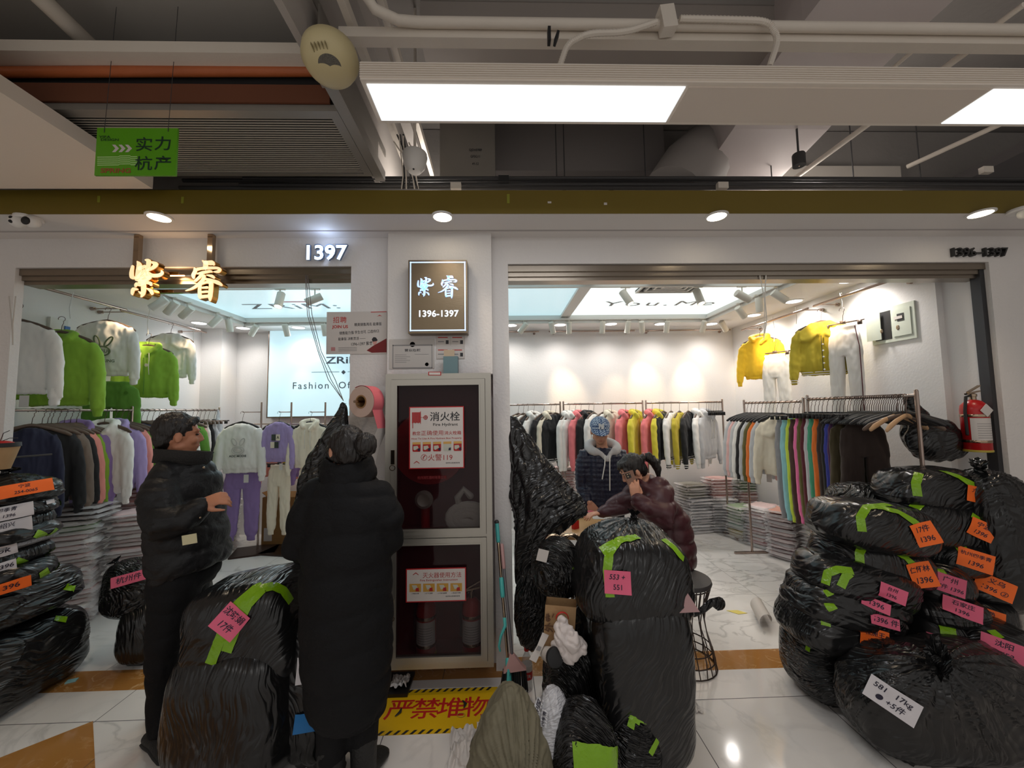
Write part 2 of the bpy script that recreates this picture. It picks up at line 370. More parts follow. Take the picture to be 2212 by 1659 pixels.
sl = [((430, 697), 'at the left corner of the shop'), ((525, 708), 'left of the light box'), ((645, 707), 'over the light box, switched dim'), ((1104, 702), 'beside the pier above the back wall'), ((1210, 701), 'second along the back wall of the right part'), ((1320, 699), 'third along the back wall of the right part'), ((1427, 699), 'fourth along the back wall of the right part'), ((1536, 699), 'at the back corner right of the tracks'), ((1628, 680), 'above the yellow hoodie'), ((1715, 650), 'above the wide collared yellow jacket'), ((1835, 605), 'nearest the right shutter beam')]
for (px, py), l in sl:
    p = atz(px, py, ZC); downlight(p, 0.075, cooldisc, 'round white recessed shop light ' + l, 30 if px > 1600 else 19 if px > 1000 else 14, (1.0, 0.94, 0.88), None, 150)
# linear panel light running along the corridor
ZP = 2.88
p0 = atz(822, 263, ZP); p1 = atz(1437, 266, ZP); n0 = atz(792, 180, ZP); xe = atz(2212, 270, ZP).x+0.9
yf, yn = p0.y, n0.y+0.0
t = thing('linear_panel_light', ((p0.x+xe)/2, (yf+yn)/2, ZP), 'long white suspended corridor luminaire with two lit panels', 'ceiling light')
g = G(); g.bb((p0.x-0.012, yn-0.012, ZP+0.004), (xe, yf+0.012, ZP+0.075))
for k in range(7): g.bb((p0.x-0.013, yn-0.016, ZP+0.012+k*0.009), (xe, yn-0.012, ZP+0.016+k*0.009))
put('housing', g, mat('white_powder_coat', srgb(228, 218, 206), 0.5), t)
x2a = atz(2028, 271, ZP).x
for nm, xa_, xb_ in (('light_panel', p0.x+0.006, p1.x), ('light_panel', x2a, xe-0.02)):
    g = G(); g.bb((xa_, yn+0.006, ZP), (xb_, yf-0.006, ZP+0.005)); put(nm, g, panelglow, t)
g = G(); g.bb((p1.x+0.012, yn+0.006, ZP), (x2a-0.012, yf-0.006, ZP+0.005)); put('blank_panel', g, mat('panel_paint', srgb(218, 206, 194), 0.55), t)
light('lamp', 'AREA', ((p0.x+p1.x)/2, (yn+yf)/2, ZP-0.01), 9, (0.95, 0.97, 1), abs(p1.x-p0.x), ((p0.x+p1.x)/2, (yn+yf)/2, 0), sy=0.2)
# white bulkhead on the left
ZW = 2.92; q = atz(330, 408, ZW)
g = G(); g.bb((-6, -2.5, ZW), (q.x, q.y, ZW+0.07)); wall_obj('ceiling_bulkhead', g, mat('bulkhead_paint', srgb(235, 220, 204), 0.5))
# ================================================================ signs on the facade
def strokes(lst, x0, y0, h, s, z0=0.0, dz=0.004, grow=0.0):
    """brush strokes -> solid ribbons in a local frame (x right, y up), lst in tracing units, h = units per size s"""
    g = G(); k = s/h
    for st in lst:
        pts = [(V(((x-x0)*k, -(y-y0)*k)), max(w_*k*0.5+grow, 0.0004)) for x, y, w_ in st]
        # subdivide with catmull-rom
        P = []
        n = len(pts)
        for i in range(n-1):
            p0, p1, p2, p3 = pts[max(0, i-1)], pts[i], pts[i+1], pts[min(n-1, i+2)]
            for q in range(4):
                t = q/4; f = lambda a, b, c, d: 0.5*((2*b)+(c-a)*t+(2*a-5*b+4*c-d)*t*t+(3*b-a-3*c+d)*t**3)
                P.append((V((f(p0[0].x, p1[0].x, p2[0].x, p3[0].x), f(p0[0].y, p1[0].y, p2[0].y, p3[0].y))), p1[1]+(p2[1]-p1[1])*t))
        P.append(pts[-1])
        L_, R_ = [], []
        for i, (p, w_) in enumerate(P):
            t = (P[min(i+1, len(P)-1)][0]-P[max(i-1, 0)][0]); t = t.normalized() if t.length > 1e-9 else V((1, 0))
            nrm = V((-t.y, t.x)); L_.append(p+nrm*w_); R_.append(p-nrm*w_)
        e = P[-1]; t = (P[-1][0]-P[-2][0]).normalized(); b0 = P[0]; tb = (P[0][0]-P[1][0]).normalized()
        def cap(p, w_, t_, sgn):
            nrm = V((-t_.y, t_.x))
            return [p + nrm*w_*math.cos(a) + t_*w_*math.sin(a) for a in (R(40), R(90), R(140))]
        for z in (0,):
            for i in range(len(P)-1):
                q = [L_[i], L_[i+1], R_[i+1], R_[i]]
                g.prism([V((a.x, a.y, z0)) for a in q], (0, 0, dz))
            c1 = [L_[-1]] + cap(e[0], e[1], t, 1) + [R_[-1]]; g.prism([V((a.x, a.y, z0)) for a in c1], (0, 0, dz))
            c0 = [R_[0]] + cap(b0[0], b0[1], tb, 1) + [L_[0]]; g.prism([V((a.x, a.y, z0)) for a in c0], (0, 0, dz))
    return g
ZI = [[(155,815,50),(140,950,80),(155,1040,80),(215,1060,45)], [(245,712,20),(285,780,95),(285,900,115),(265,1040,90)], [(300,860,80),(400,815,60)],
      [(408,680,25),(470,705,90),(470,800,80),(445,900,80),(440,980,85),(490,1050,80)], [(545,730,40),(622,775,95),(560,850,70),(455,905,35)],
      [(480,960,60),(560,1010,75),(690,1008,70),(755,965,65),(745,910,20)], [(265,1035,30),(350,945,45),(385,890,25)], [(300,1040,40),(395,970,55),(400,1010,50),(335,1070,40)],
      [(250,1090,70),(380,1090,105),(520,1040,60)], [(330,1130,100),(400,1135,60),(530,1065,35)], [(235,1235,40),(250,1190,65),(330,1195,80),(440,1160,60),(525,1175,65),(545,1210,45)],
      [(390,1180,95),(400,1300,95),(390,1400,80),(360,1460,20)], [(350,1380,50),(300,1345,10)], [(275,1300,30),(195,1300,75),(175,1380,55),(182,1418,15)], [(455,1280,15),(540,1325,65),(575,1390,60),(570,1415,15)]]
RUI = [[(1592,690,14),(1665,735,80),(1785,740,100),(1825,770,50)], [(1665,740,95),(1660,845,90)], [(1440,850,30),(1452,920,75),(1420,1000,75),(1432,1065,35)],
       [(1460,890,60),(1560,862,50),(1700,850,60),(1890,850,50),(1955,885,60),(1925,925,60),(1830,932,15)], [(1498,972,20),(1600,950,60),(1750,922,50),(1790,930,35)],
       [(1600,970,50),(1550,1040,60),(1470,1120,50)], [(1690,1000,15),(1790,1020,60),(1840,1052,45)], [(1640,1020,60),(1620,1100,70),(1530,1200,65),(1420,1280,48),(1280,1330,12)],
       [(1650,1080,40),(1780,1110,60),(1920,1160,80),(2000,1212,45)], [(1580,1190,40),(1558,1290,60),(1568,1430,70),(1580,1480,50)], [(1600,1190,30),(1700,1150,50),(1780,1170,60)],
       [(1790,1170,80),(1790,1300,85),(1780,1450,85),(1780,1540,30)], [(1590,1270,25),(1710,1262,50)], [(1590,1360,40),(1720,1350,45)], [(1590,1460,70),(1740,1445,60)]]
goldm = mat('polished_gold', srgb(176, 128, 62), 0.25, metal=1.0)
goldglow = mat('warm_lit_letter_face', (1, 0.8, 0.5), 0.4, emit=(1.0, 0.66, 0.36), es=0.9)
chrome = mat('mirror_steel_tube', srgb(170, 150, 128), 0.12, metal=1.0)
YS = 2.42
t = thing('shop_sign', at(381, 600, YS+0.1), 'pair of warm lit gold brush characters hung on steel brackets under the canopy', 'sign')
g = G()
for px in (300, 458):
    a = at(px, 501, YS+0.09); b = at(px, 640 if px == 458 else 600, YS+0.09)
    g.box(((a.x), a.y, (ZO-0.001+b.z)/2), (0.032, 0.03, ZO-0.001-b.z))
for py in (592, 630):
    a = at(300, py, YS+0.09); b = at(462, py, YS+0.09); g.box(((a.x+b.x)/2, a.y, (a.z+b.z)/2), (abs(b.x-a.x), 0.025, 0.022))
put('bracket', g, chrome, t)
S9 = 9.617; u = YS/831.0/S9     # metres per tracing unit at the sign's depth
for nm, ls, cx, cy in (('ZI', ZI, 440, 1070), ('RUI', RUI, 1650, 1120)):
    o = at(270+cx/S9, 490+cy/S9, YS); M = frame(o, (1, 0, 0), (0, 0, 1))
    g = G(); g.merge(strokes(ls, cx, cy, 1, u*1.0, -0.002, 0.004, 0.0005), M)
    c = put('character', G().merge(strokes(ls, cx, cy, 1, u, -0.045, 0.042, 0.0035), M), goldm, t, smooth=False)
    put('lit_face', g, goldglow, c)
light('glow', 'POINT', at(380, 605, YS+0.14), 1.6, (1, 0.6, 0.3), 0.05)
# ---- house numbers
def wtext(s, px, py, Y, hpx, m, parent, nm='lettering', bold=0.0, ext=0.001, sx=1.0, align='CENTER', sp=1.0, rotz=0):
    o = at(px, py, Y); k = Y/831.0; cj = sum(ord(c) > 0x2E80 for c in s)*2 > len(s); M = frame(o, (1, 0, 0), (0, 0, 1)) @ Matrix.Rotation(rotz, 4, 'Z') @ Matrix.Diagonal((sx, 1, 1, 1))
    return put(nm, G().merge(text(s, hpx*k*(1.03 if cj else 1.37), bold*k, ext, align, sp), M), m, parent)
bluew = mat('blue_white_lit_acrylic', (0.8, 0.9, 1), 0.4, emit=(0.72, 0.86, 1.0), es=1.3)
t = thing('house_number', at(702, 547, YF-0.03), 'glowing white house number 1397 on the lintel of the left opening', 'sign')
wtext('1397', 702, 547, YF-0.035, 33, mat('letter_side', srgb(120, 140, 170), 0.4, metal=0.5), t, 'digit_shell', 1.6, 0.012, 1.05)
wtext('1397', 701, 547, YF-0.05, 33, bluew, t, 'lit_digits', 1.0, 0.001, 1.05)
light('glow', 'POINT', at(702, 530, YF-0.09), 0.5, (0.55, 0.7, 1.0), 0.03)
t = thing('house_number', at(2113, 546, YF-0.02), 'black raised house number 1396-1397 on the lintel of the right opening', 'sign')
wtext('1396–1397', 2113, 546, YF-0.012, 20, mat('black_letter', (0.02, 0.02, 0.02), 0.35), t, 'digits', 0.35, 0.011, 1.1)
# ---- steel sign on the pillar
YP = YF-0.07-0.085
t = thing('steel_sign_box', at(946, 640, YP+0.04), 'brushed steel sign box with blue lit border and characters on the pillar', 'sign')
a, b = at(882, 562, YP), at(1010, 719, YP)
g = G(); g.bb((a.x, YP, b.z), (b.x, YF-0.071, a.z)); put('sign_box', g, mat('brushed_bronze_steel', srgb(126, 112, 92), 0.35, metal=0.9, bump=0.08, bscale=25, stretch=(1, 1, 14)), t)
bluel = mat('blue_led_line', (0.6, 0.75, 1), 0.4, emit=(0.42, 0.62, 1.0), es=1.1)
bluec = mat('blue_lit_character', (0.5, 0.65, 1), 0.4, emit=(0.26, 0.46, 1.0), es=0.9)
g = G(); a, b = at(887, 567, YP), at(1005, 713, YP); e = 0.0035
for p, q in (((a.x, a.z), (b.x, a.z)), ((a.x, b.z), (b.x, b.z)), ((a.x, a.z), (a.x, b.z)), ((b.x, a.z), (b.x, b.z))):
    g.bb((min(p[0], q[0])-e, YP-0.002, min(p[1], q[1])-e), (max(p[0], q[0])+e, YP-0.0001, max(p[1], q[1])+e))
put('led_border', g, bluel, t)
kk = YP/831.0
for ls, cx, cy, px, py, s in ((ZI, 440, 1070, 919, 620, 40/800), (RUI, 1650, 1120, 968, 620, 44/800)):
    M = frame(at(px, py, YP-0.0006), (1, 0, 0), (0, 0, 1))
    put('character', G().merge(strokes(ls, cx, cy, 1, kk*s*1.08, 0, 0.002), M), bluec, t)
wtext('1396-1397', 946, 678, YP-0.001, 14.5, bluew, t, 'digits', 0.3, 0.001, 1.02, sp=1.02)
# ---- paper notices
paperm = mat('white_paper', srgb(205, 198, 192), 0.6); red2 = mat('printed_red', srgb(190, 48, 44), 0.55); ink = mat('black_ink', (0.015, 0.015, 0.02), 0.5)
thin = mat('grey_small_print', (0.25, 0.24, 0.24), 0.6)
def sheet(name, x0, y0, x1, y1, Y, m, label, cat, th=0.002):
    a, b = at(x0, y0, Y), at(x1, y1, Y); t = thing(name, ((a.x+b.x)/2, Y+th, b.z), label, cat)
    g = G(); g.bb((a.x, Y, b.z), (b.x, Y+th, a.z)); put('panel', g, m, t); return t
def quadp(pts, Y, m, parent, nm, th=0.0006):
    g = G(); g.prism([at(x, y, Y) for x, y in pts], (0, th, 0)); return put(nm, g, m, parent)
YN = YF-0.006
t = sheet('recruitment_notice', 706, 674, 835, 764, YN, paperm, 'white and red recruitment notice reading JOIN US taped to the pier', 'notice')
wtext('招聘', 734, 692, YN-0.0006, 14, red2, t, 'printed_heading', 0.1, 0, 1.0, sp=1.1); wtext('JOIN US', 735, 706, YN-0.0006, 6.5, red2, t, 'printed_heading', 0.25, 0, 1.05)
wtext('精英销售两名 能拿版', 795, 701, YN-0.0006, 7.5, ink, t, 'handwriting', 0.06, 0, 0.82, rotz=0.03)
wtext('销售能力强 学生也可. 口齿伶俐', 776, 718, YN-0.0006, 7.5, ink, t, 'handwriting', 0.06, 0, 0.80, rotz=0.05)
wtext('能拿版 决断灵活 ——', 760, 732, YN-0.0006, 7, ink, t, 'handwriting', 0.06, 0, 0.85, rotz=0.03)
wtext('1396-1397 紫睿', 781, 743, YN-0.0006, 6.5, ink, t, 'handwriting', 0.06, 0, 0.8, rotz=0.04)
quadp([(835, 731), (835, 761), (803, 762), (792, 757), (806, 747)], YN-0.0008, mat('dark_red_print', srgb(120, 20, 22), 0.55), t, 'red_corner')
quadp([(801, 673.5), (835, 672.5), (835, 674), (801, 675)], YN-0.0008, red2, t, 'red_strip')
quadp([(803, 733), (807, 728), (812, 729), (816, 735), (813, 737), (805, 738)], YN-0.0009, ink, t, 'printed_hair')
quadp([(804, 736), (815, 736), (812, 745), (807, 745)], YN-0.0008, mat('print_skin', srgb(205, 150, 140), 0.6), t, 'printed_face')
quadp([(715, 750), (724, 750), (724, 758), (715, 758)], YN-0.0008, mat('print_pink', srgb(190, 130, 130), 0.6), t, 'printed_seal')
for k in range(3): quadp([(731, 751+k*3.3), (771, 750+k*3.3), (771, 751+k*3.3), (731, 752+k*3.3)], YN-0.0008, thin, t, 'small_print')
quadp([(814, 684), (820, 680), (826, 683.5), (820, 682)], YN-0.0008, red2, t, 'roof_logo')
YN2 = YF-0.07-0.004
t = sheet('licence_certificate', 841, 733, 938, 796, YN2, mat('laminated_paper', srgb(188, 182, 176), 0.25), 'laminated business licence certificate on the pillar above the hydrant cabinet', 'certificate')
g = G()
for x0, y0, x1, y1 in ((848, 745, 934, 746.5), (848, 794, 934, 795.5), (848, 745, 849.5, 795), (932.5, 745, 934, 795)):
    a, b = at(x0, y0, YN2), at(x1, y1, YN2); g.bb((a.x, YN2-0.001, b.z), (b.x, YN2, a.z))
put('printed_border', g, thin, t)
wtext('营业执照', 891, 757, YN2-0.0006, 6, ink, t, 'printed_heading', 0.1, 0, 1.4); g = G(); g.lathe(at(891, 744, YN2), [(0.001, 0.0), (0.017, 0.0)], 14, Matrix.Rotation(R(90), 3, 'X')); put('emblem', g, inkm, t)
for k in range(5): quadp([(853, 766+k*4), (886 if k % 2 else 878, 766+k*4), (886 if k % 2 else 878, 766.8+k*4), (853, 766.8+k*4)], YN2-0.0008, thin, t, 'small_print')
quadp([(896, 765), (926, 765), (926, 765.8), (896, 765.8)], YN2-0.0008, thin, t, 'small_print')
g = G(); g.lathe(at(922, 787, YN2), [(0.008, 0), (0.012, 0)], 14, Matrix.Rotation(R(90), 3, 'X')); put('round_seal', g, thin, t)
t = sheet('staff_card_sheet', 942, 724, 1004, 775, YN2, mat('pale_card', srgb(196, 188, 182), 0.5), 'sheet of four small staff photo cards taped under the steel sign', 'notice')
for (x, y) in ((943, 727), (974, 727), (943, 754), (974, 754)):
    c = quadp([(x, y), (x+29, y), (x+29, y+20), (x, y+20)], YN2-0.0015, paperm, t, 'staff_card')
    quadp([(x+20, y+8), (x+26, y+8), (x+26, y+16), (x+20, y+16)], YN2-0.0025, ink, c, 'portrait'); quadp([(x+3, y+1), (x+24, y+1), (x+24, y+3), (x+3, y+3)], YN2-0.0025, red2, c, 'printed_heading')
    quadp([(x+3, y+10), (x+16, y+10), (x+16, y+12), (x+3, y+12)], YN2-0.0025, thin, c, 'small_print')
# ---- green hanging sign
YG = 1.62
green = mat('bright_green_board', srgb(88, 158, 16), 0.35); lgreen = mat('pale_green_print', srgb(176, 214, 140), 0.5); dgreen = mat('dark_green_ink', srgb(8, 46, 30), 0.5)
a, b = at(210, 276, YG), at(379, 379, YG)
t = thing('hanging_sign', ((a.x+b.x)/2, YG, b.z), 'bright green hanging board with four dark characters and the word SPRING', 'sign')
g = G(); g.bb((a.x, YG, b.z), (b.x, YG+0.008, a.z)); put('board', g, green, t)
for s, px, py in (('实', 311, 314), ('力', 352, 312), ('杭', 310, 355), ('产', 352, 354)): wtext(s, px, py, YG-0.001, 33, dgreen, t, 'printed_character', 0.35, 0, 1.15)
wtext('YIFA', 226, 296, YG-0.001, 6, dgreen, t, 'printed_name', 0.1, 0, 1.5); wtext('DESIGN', 237, 302, YG-0.001, 5.5, dgreen, t, 'printed_name', 0.1, 0, 1.5)
wtext('SPRING', 250, 369, YG-0.001, 10.5, mat('brown_red_print', srgb(150, 84, 40), 0.5), t, 'printed_word', 0.5, 0, 1.35)
for k in range(3):
    x = 242+k*14; quadp([(x, 312.5), (x+7, 312.5), (x+15, 320.5), (x+7, 328.5), (x, 328.5), (x+7, 320.5)], YG-0.001, paperm, t, 'white_arrow')
for k in range(5):
    y = 338+k*4.3; quadp([(210, y+0.5), (256, y), (258, y-2), (281, y-2.4), (283, y-0.3), (296, y-0.5), (296, y+1.5), (283, y+1.7), (281, y-0.4), (258, y), (256, y+2), (210, y+2.5)], YG-0.001, lgreen, t, 'wavy_stripe')
g = G()
for px, py in ((225, 286), (363, 284)):
    p = at(px, py, YG-0.002); g.tube([p, p+V((0, 0.004, 0.1)), p+V((0, 0.02, 0.6))], 0.0012, 5)
put('hanging_wire', g, darkp, t)
# ---- cameras on the canopy
def dome(px, py, label, extra=True):
    p = atz(px, py, ZO); t = thing('security_camera', p, label, 'camera')
    g = G(); g.lathe(p, [(0.06, 0), (0.062, -0.012), (0.055, -0.02)], 20); put('base', g, ringm, t, smooth=True)
    for k, (dx, n_) in enumerate(((-0.0, 2),) if not extra else ((-0.035, 2), (0.045, 1))):
        g = G(); c = p+V((dx, -0.02, -0.035)); g.ball(c, (0.038, 0.038, 0.036)); h = put('camera_head', g, ringm, t, smooth=True)
        for j in range(n_):
            g = G(); g.ball(c+V((0, -0.030, 0.009-0.022*j if n_ == 2 else -0.008)), (0.024 if n_ == 1 else 0.01, 0.012, 0.024 if n_ == 1 else 0.01)); put('lens', g, black, h, smooth=True)
dome(62, 470, 'twin headed white security camera at the left end of the canopy'); dome(2206, 452, 'single white dome camera cut by the right edge', False)
p = at(1188, 495, YF-0.02); t = thing('wall_hook', p, 'tiny bent metal hook under the canopy right of the pillar', 'hook')
g = G(); g.tube([p+V((0, 0.018, 0.012)), p, p+V((0.002, -0.004, -0.02)), p+V((0.012, -0.008, -0.026)), p+V((0.018, -0.008, -0.018))], 0.002, 6); put('hook_wire', g, darkp, t)
# ================================================================ hydrant cabinet
YC = 2.38; YCB = YF+0.078
redin = mat('red_cabinet_interior', srgb(110, 16, 20), 0.5)
c00, c11 = at(833, 808, YC), at(1067, 1441, YC)
x0, x1, z1, z0 = c00.x, c11.x, c00.z, c11.z
t = thing('fire_hydrant_cabinet', ((x0+x1)/2, (YC+YCB)/2, z0), 'tall aluminium framed fire hydrant cabinet with two glazed red doors', 'cabinet')
g = G(); e = 0.008
g.bb((x0+0.02, YC+0.03, z0+0.02), (x0+0.02+e, YCB, z1-0.02)); g.bb((x1-0.02-e, YC+0.03, z0+0.02), (x1-0.02, YCB, z1-0.02)); g.bb((x0+0.02, YCB-e, z0+0.02), (x1-0.02, YCB, z1-0.02))
g.bb((x0+0.02, YC+0.03, z1-0.03), (x1-0.02, YCB, z1-0.02)); g.bb((x0+0.02, YC+0.03, z0+0.02), (x1-0.02, YCB, z0+0.03)); zm = at(950, 1160, YC).z
g.bb((x0+0.02, YC+0.04, zm-0.01), (x1-0.02, YCB, zm)); put('carcass', g, redin, t)
def fr(g, a0, b0, a1, b1, w_, y0, y1):
    g.bb((a0, y0, b0), (a0+w_, y1, b1)); g.bb((a1-w_, y0, b0), (a1, y1, b1)); g.bb((a0+w_, y0, b1-w_), (a1-w_, y1, b1)); g.bb((a0+w_, y0, b0), (a1-w_, y1, b0+w_))
g = G(); fr(g, x0, z0, x1, z1, 0.035, YC, YC+0.05); g.bb((x0+0.035, YC+0.002, zm-0.005), (x1-0.035, YC+0.05, zm+0.012)); put('outer_frame', g, alu, t)
glassm = mat('dark_cabinet_glass', (0.02, 0.008, 0.01), 0.06, alpha=0.38, spec=0.5)
for nm, za, zb in (('upper', zm+0.014, z1-0.037), ('lower', z0+0.037, zm-0.007)):
    g = G(); fr(g, x0+0.037, za, x1-0.037, zb, 0.032, YC-0.008, YC+0.03); fr(g, x0+0.066, za+0.029, x1-0.066, zb-0.029, 0.008, YC-0.014, YC-0.006)
    d = put('cabinet_door', g, alu, t); g = G(); g.bb((x0+0.068, YC+0.006, za+0.031), (x1-0.068, YC+0.011, zb-0.031)); put('glass', g, glassm, d)
    zl = at(840, 990 if nm == 'upper' else 1312, YC).z; q = x0+0.050
    g = G(); g.bb((q-0.011, YC-0.016, zl-0.035), (q+0.011, YC-0.008, zl+0.05)); g.tube([V((q+0.016*math.sin(a), YC-0.022, zl-0.055+0.016*math.cos(a))) for a in [R(30*k) for k in range(12)]], 0.0022, 6, closed=True); put('latch', g, chrome, d, smooth=True)
# stickers
def sticker(x0, y0, x1, y1, lab):
    Y = YC-0.0165; a, b = at(x0, y0, Y), at(x1, y1, Y)
    c = put('instruction_sticker', G().bb((a.x, Y, b.z), (b.x, Y+0.002, a.z)), mat('sticker_red', srgb(178, 24, 30), 0.4), t, label=lab)
    g = G(); m_ = 0.006; g.bb((a.x+m_, Y-0.0006, b.z+m_), (b.x-m_, Y, a.z-m_)); put('white_field', g, mat('sticker_white', srgb(208, 200, 194), 0.45), c); return c, Y-0.0012
c, Y = sticker(884, 879, 1003, 1011, 'white and red hydrant instruction sticker')
dred = mat('deep_red_print', srgb(170, 26, 26), 0.5)
wtext('消火栓', 961, 901, Y, 20, ink, c, 'heading', 0.2, 0, 1.05); wtext('Fire Hydrant', 962, 917, Y, 6, ink, c, 'heading', 0.1, 0, 1.25)
wtext('教您', 899.5, 937, Y, 8.5, dred, c, 'red_heading', 0.06, 0); wtext('正确使用', 934, 936, Y, 11, dred, c, 'red_heading', 0.0, 0, 1.08); wtext('消火栓箱', 978, 935.5, Y, 8.5, dred, c, 'red_heading', 0.06, 0, 1.05)
wtext('How To Use A Fire Hydrant Box Properly', 943, 947, Y, 3.6, dred, c, 'small_heading', 0.05, 0, 1.25)
wtext('火警119', 951, 989, Y, 11, dred, c, 'red_heading', 0.0, 0, 1.0); wtext('杭州市公安消防局 制', 978, 1000, Y, 2.8, ink, c, 'small_print', 0.05, 0, 1.1)
g = G(); o = at(916, 988, Y); g.tube([o+V((0.0175*math.cos(q), 0, 0.0175*math.sin(q))) for q in [R(20*k) for k in range(18)]], 0.0012, 4, closed=True); g.tube([o+V((0.007, 0, 0.011)), o+V((-0.004, 0, 0.002)), o+V((-0.005, 0, -0.010))], 0.0028, 5); put('telephone_symbol', g, dred, c)
g = G(); a, b = at(890, 890, Y), at(908, 914, Y)
for k in range(6): xx = a.x+(b.x-a.x)*(k+0.5)/6; g.bb((xx-0.0036, Y-0.001, b.z+0.003*(k % 2)), (xx+0.0036, Y, a.z-0.002))
g.bb((b.x, Y-0.001, b.z-0.004), (b.x+0.003, Y, a.z+0.004)); g.bb((b.x+0.003, Y-0.001, (a.z+b.z)/2-0.001), (b.x+0.022, Y, (a.z+b.z)/2+0.001)); g.bb((a.x+0.003, Y-0.001, b.z-0.03), (a.x+0.007, Y, b.z))
o = V((b.x+0.032, Y-0.001, (a.z+b.z)/2)); g.tube([o+V((0.011*math.cos(q), 0, 0.011*math.sin(q))) for q in [R(24*k) for k in range(15)]], 0.002, 4, closed=True); g.bb(o-V((0.01, 0.0, 0.0015)), o+V((0.01, 0.001, 0.0015))); g.bb(o-V((0.0015, 0, 0.01)), o+V((0.0015, 0.001, 0.01))); put('hose_reel_symbol', g, dred, c)
for k in range(5):
    xx = 891+k*22.2; yy = 955-k*0.5
    q = quadp([(xx, yy+5), (xx+17.5, yy+4.5), (xx+17.5, yy+19), (xx+16, yy+21), (xx+1.5, yy+21), (xx, yy+19)], Y-0.0002, dred if k != 3 else mat('pale_print', srgb(190, 190, 176), 0.5), c, 'step_picture')
    quadp([(xx, yy+0.5), (xx+17.5, yy), (xx+17.5, yy+5), (xx, yy+5.5)], Y-0.0009, mat('orange_print', srgb(208, 160, 84), 0.5), q, 'step_title')
    quadp([(xx+2, yy+9), (xx+11, yy+8), (xx+13, yy+13), (xx+5, yy+18), (xx+2, yy+16)], Y-0.0012, mat('pale_print', srgb(190, 190, 176), 0.5), q, 'drawn_hand'); quadp([(xx+12, yy+14), (xx+16.5, yy+13), (xx+16, yy+19), (xx+11, yy+19)], Y-0.0016, mat('navy_print', srgb(24, 24, 60), 0.5), q, 'drawn_sleeve')
c, Y = sticker(877, 1229, 1007, 1298, 'white and red extinguisher instruction sticker')
wtext('灭火器使用方法', 955, 1243, Y, 11.5, dred, c, 'red_heading', 0.0, 0, 0.98); wtext('Fire Extinguisher Instruction', 948, 1253, Y, 4, dred, c, 'small_heading', 0.05, 0, 1.25)
for k in range(4):
    xx = 884.5+k*29.5; yy = 1261.5-k*0.5
    q = quadp([(xx, yy), (xx+25, yy-0.5), (xx+25, yy+17), (xx, yy+17.5)], Y-0.0002, mat('mustard_print', srgb(196, 148, 60), 0.5), c, 'step_picture')
    quadp([(xx+5, yy+3), (xx+15, yy+3), (xx+18, yy+9), (xx+9, yy+13)], Y-0.0009, mat('pale_print', srgb(190, 190, 176), 0.5), q, 'drawn_hand'); quadp([(xx+14, yy+9), (xx+20, yy+8), (xx+21, yy+16), (xx+13, yy+16)], Y-0.0012, dred, q, 'drawn_extinguisher')
    wtext(('1. 提起灭火器', '2. 拔下保险销', '3. 对准火焰根部', '4. 用力压下手柄')[k], xx+12, yy+21, Y, 2.6, ink, c, 'small_print', 0.05, 0, 1.0)
wtext('杭州市公安消防局 制', 978, 1288, Y, 2.8, ink, c, 'small_print', 0.05, 0, 1.1)
for (px, py, w_) in ((898, 1239, 7), (900, 998, 7)): quadp([(px-w_, py+3), (px, py-2.5), (px+w_, py+3), (px+w_-2, py+3), (px, py-0.5), (px-w_+2, py+3)], YC-0.0178, dred, t, 'roof_logo')
quadp([(925, 803), (953, 803), (953, 811), (925, 811)], YC-0.0015, dred, t, 'inspection_label'); quadp([(927, 804.5), (951, 804.5), (951, 809.5), (927, 809.5)], YC-0.0025, paperm, t, 'inspection_label_field')
wtext('杭州消防器材有限公司', 933, 1032, YC-0.001, 7, mat('faded_red_print', srgb(120, 22, 24), 0.5), t, 'faded_lettering', 0.1, 0, 0.85)
# inside: hose reel, valve, white hose, extinguishers
redp = mat('fire_red_paint', srgb(178, 20, 24), 0.3)
Yi = YC+0.15
p = at(930, 965, Yi); g = G(); MX = Matrix.Rotation(R(90), 3, 'X'); g.lathe(p, [(0.02, 0.0), (0.235, 0.0), (0.24, 0.02), (0.235, 0.03), (0.02, 0.035)], 40, MX)
tt = put('hose_reel', g, redp, None, smooth=True, label='round red hose reel behind the upper glass of the hydrant cabinet', cat='hose reel')
p = at(917, 1078, Yi); g = G(); g.lathe(p, [(0.03, -0.02), (0.056, 0.0), (0.058, 0.02), (0.04, 0.035), (0.022, 0.02)], 28, MX); v = put('hydrant_valve', G().tube([p+V((0, 0.03, 0)), p+V((0, 0.03, -0.1)), p+V((0, 0.03, -0.26))], 0.03, 12), redp, None, smooth=True, label='red hydrant outlet pipe with a round white coupling in the upper cabinet', cat='valve')
put('coupling', g, mat('cast_aluminium', srgb(200, 190, 180), 0.5, metal=0.3), v, smooth=True)
g = G(); pts = []
p = at(1010, 1115, Yi-0.05)
for k in range(60):
    a = k*R(18); r = 0.125-0.0016*k; pts.append(p+V((r*1.0*math.cos(a), -0.02, 0.66*r*math.sin(a)-0.01)))
g.tube(pts, 0.02, 8, ell=1.6, upv=(0, 1, 0)); g.tube([p+V((-0.05, 0, 0.06)), p+V((-0.06, -0.02, 0.12)), p+V((-0.02, -0.02, 0.17)), p+V((0.02, -0.02, 0.13))], 0.022, 8, round_=True)
put('fire_hose', g, mat('white_canvas_hose', srgb(210, 202, 192), 0.8, bump=0.3, bscale=200), None, smooth=True, label='rolled white canvas fire hose in the upper hydrant cabinet', cat='hose')
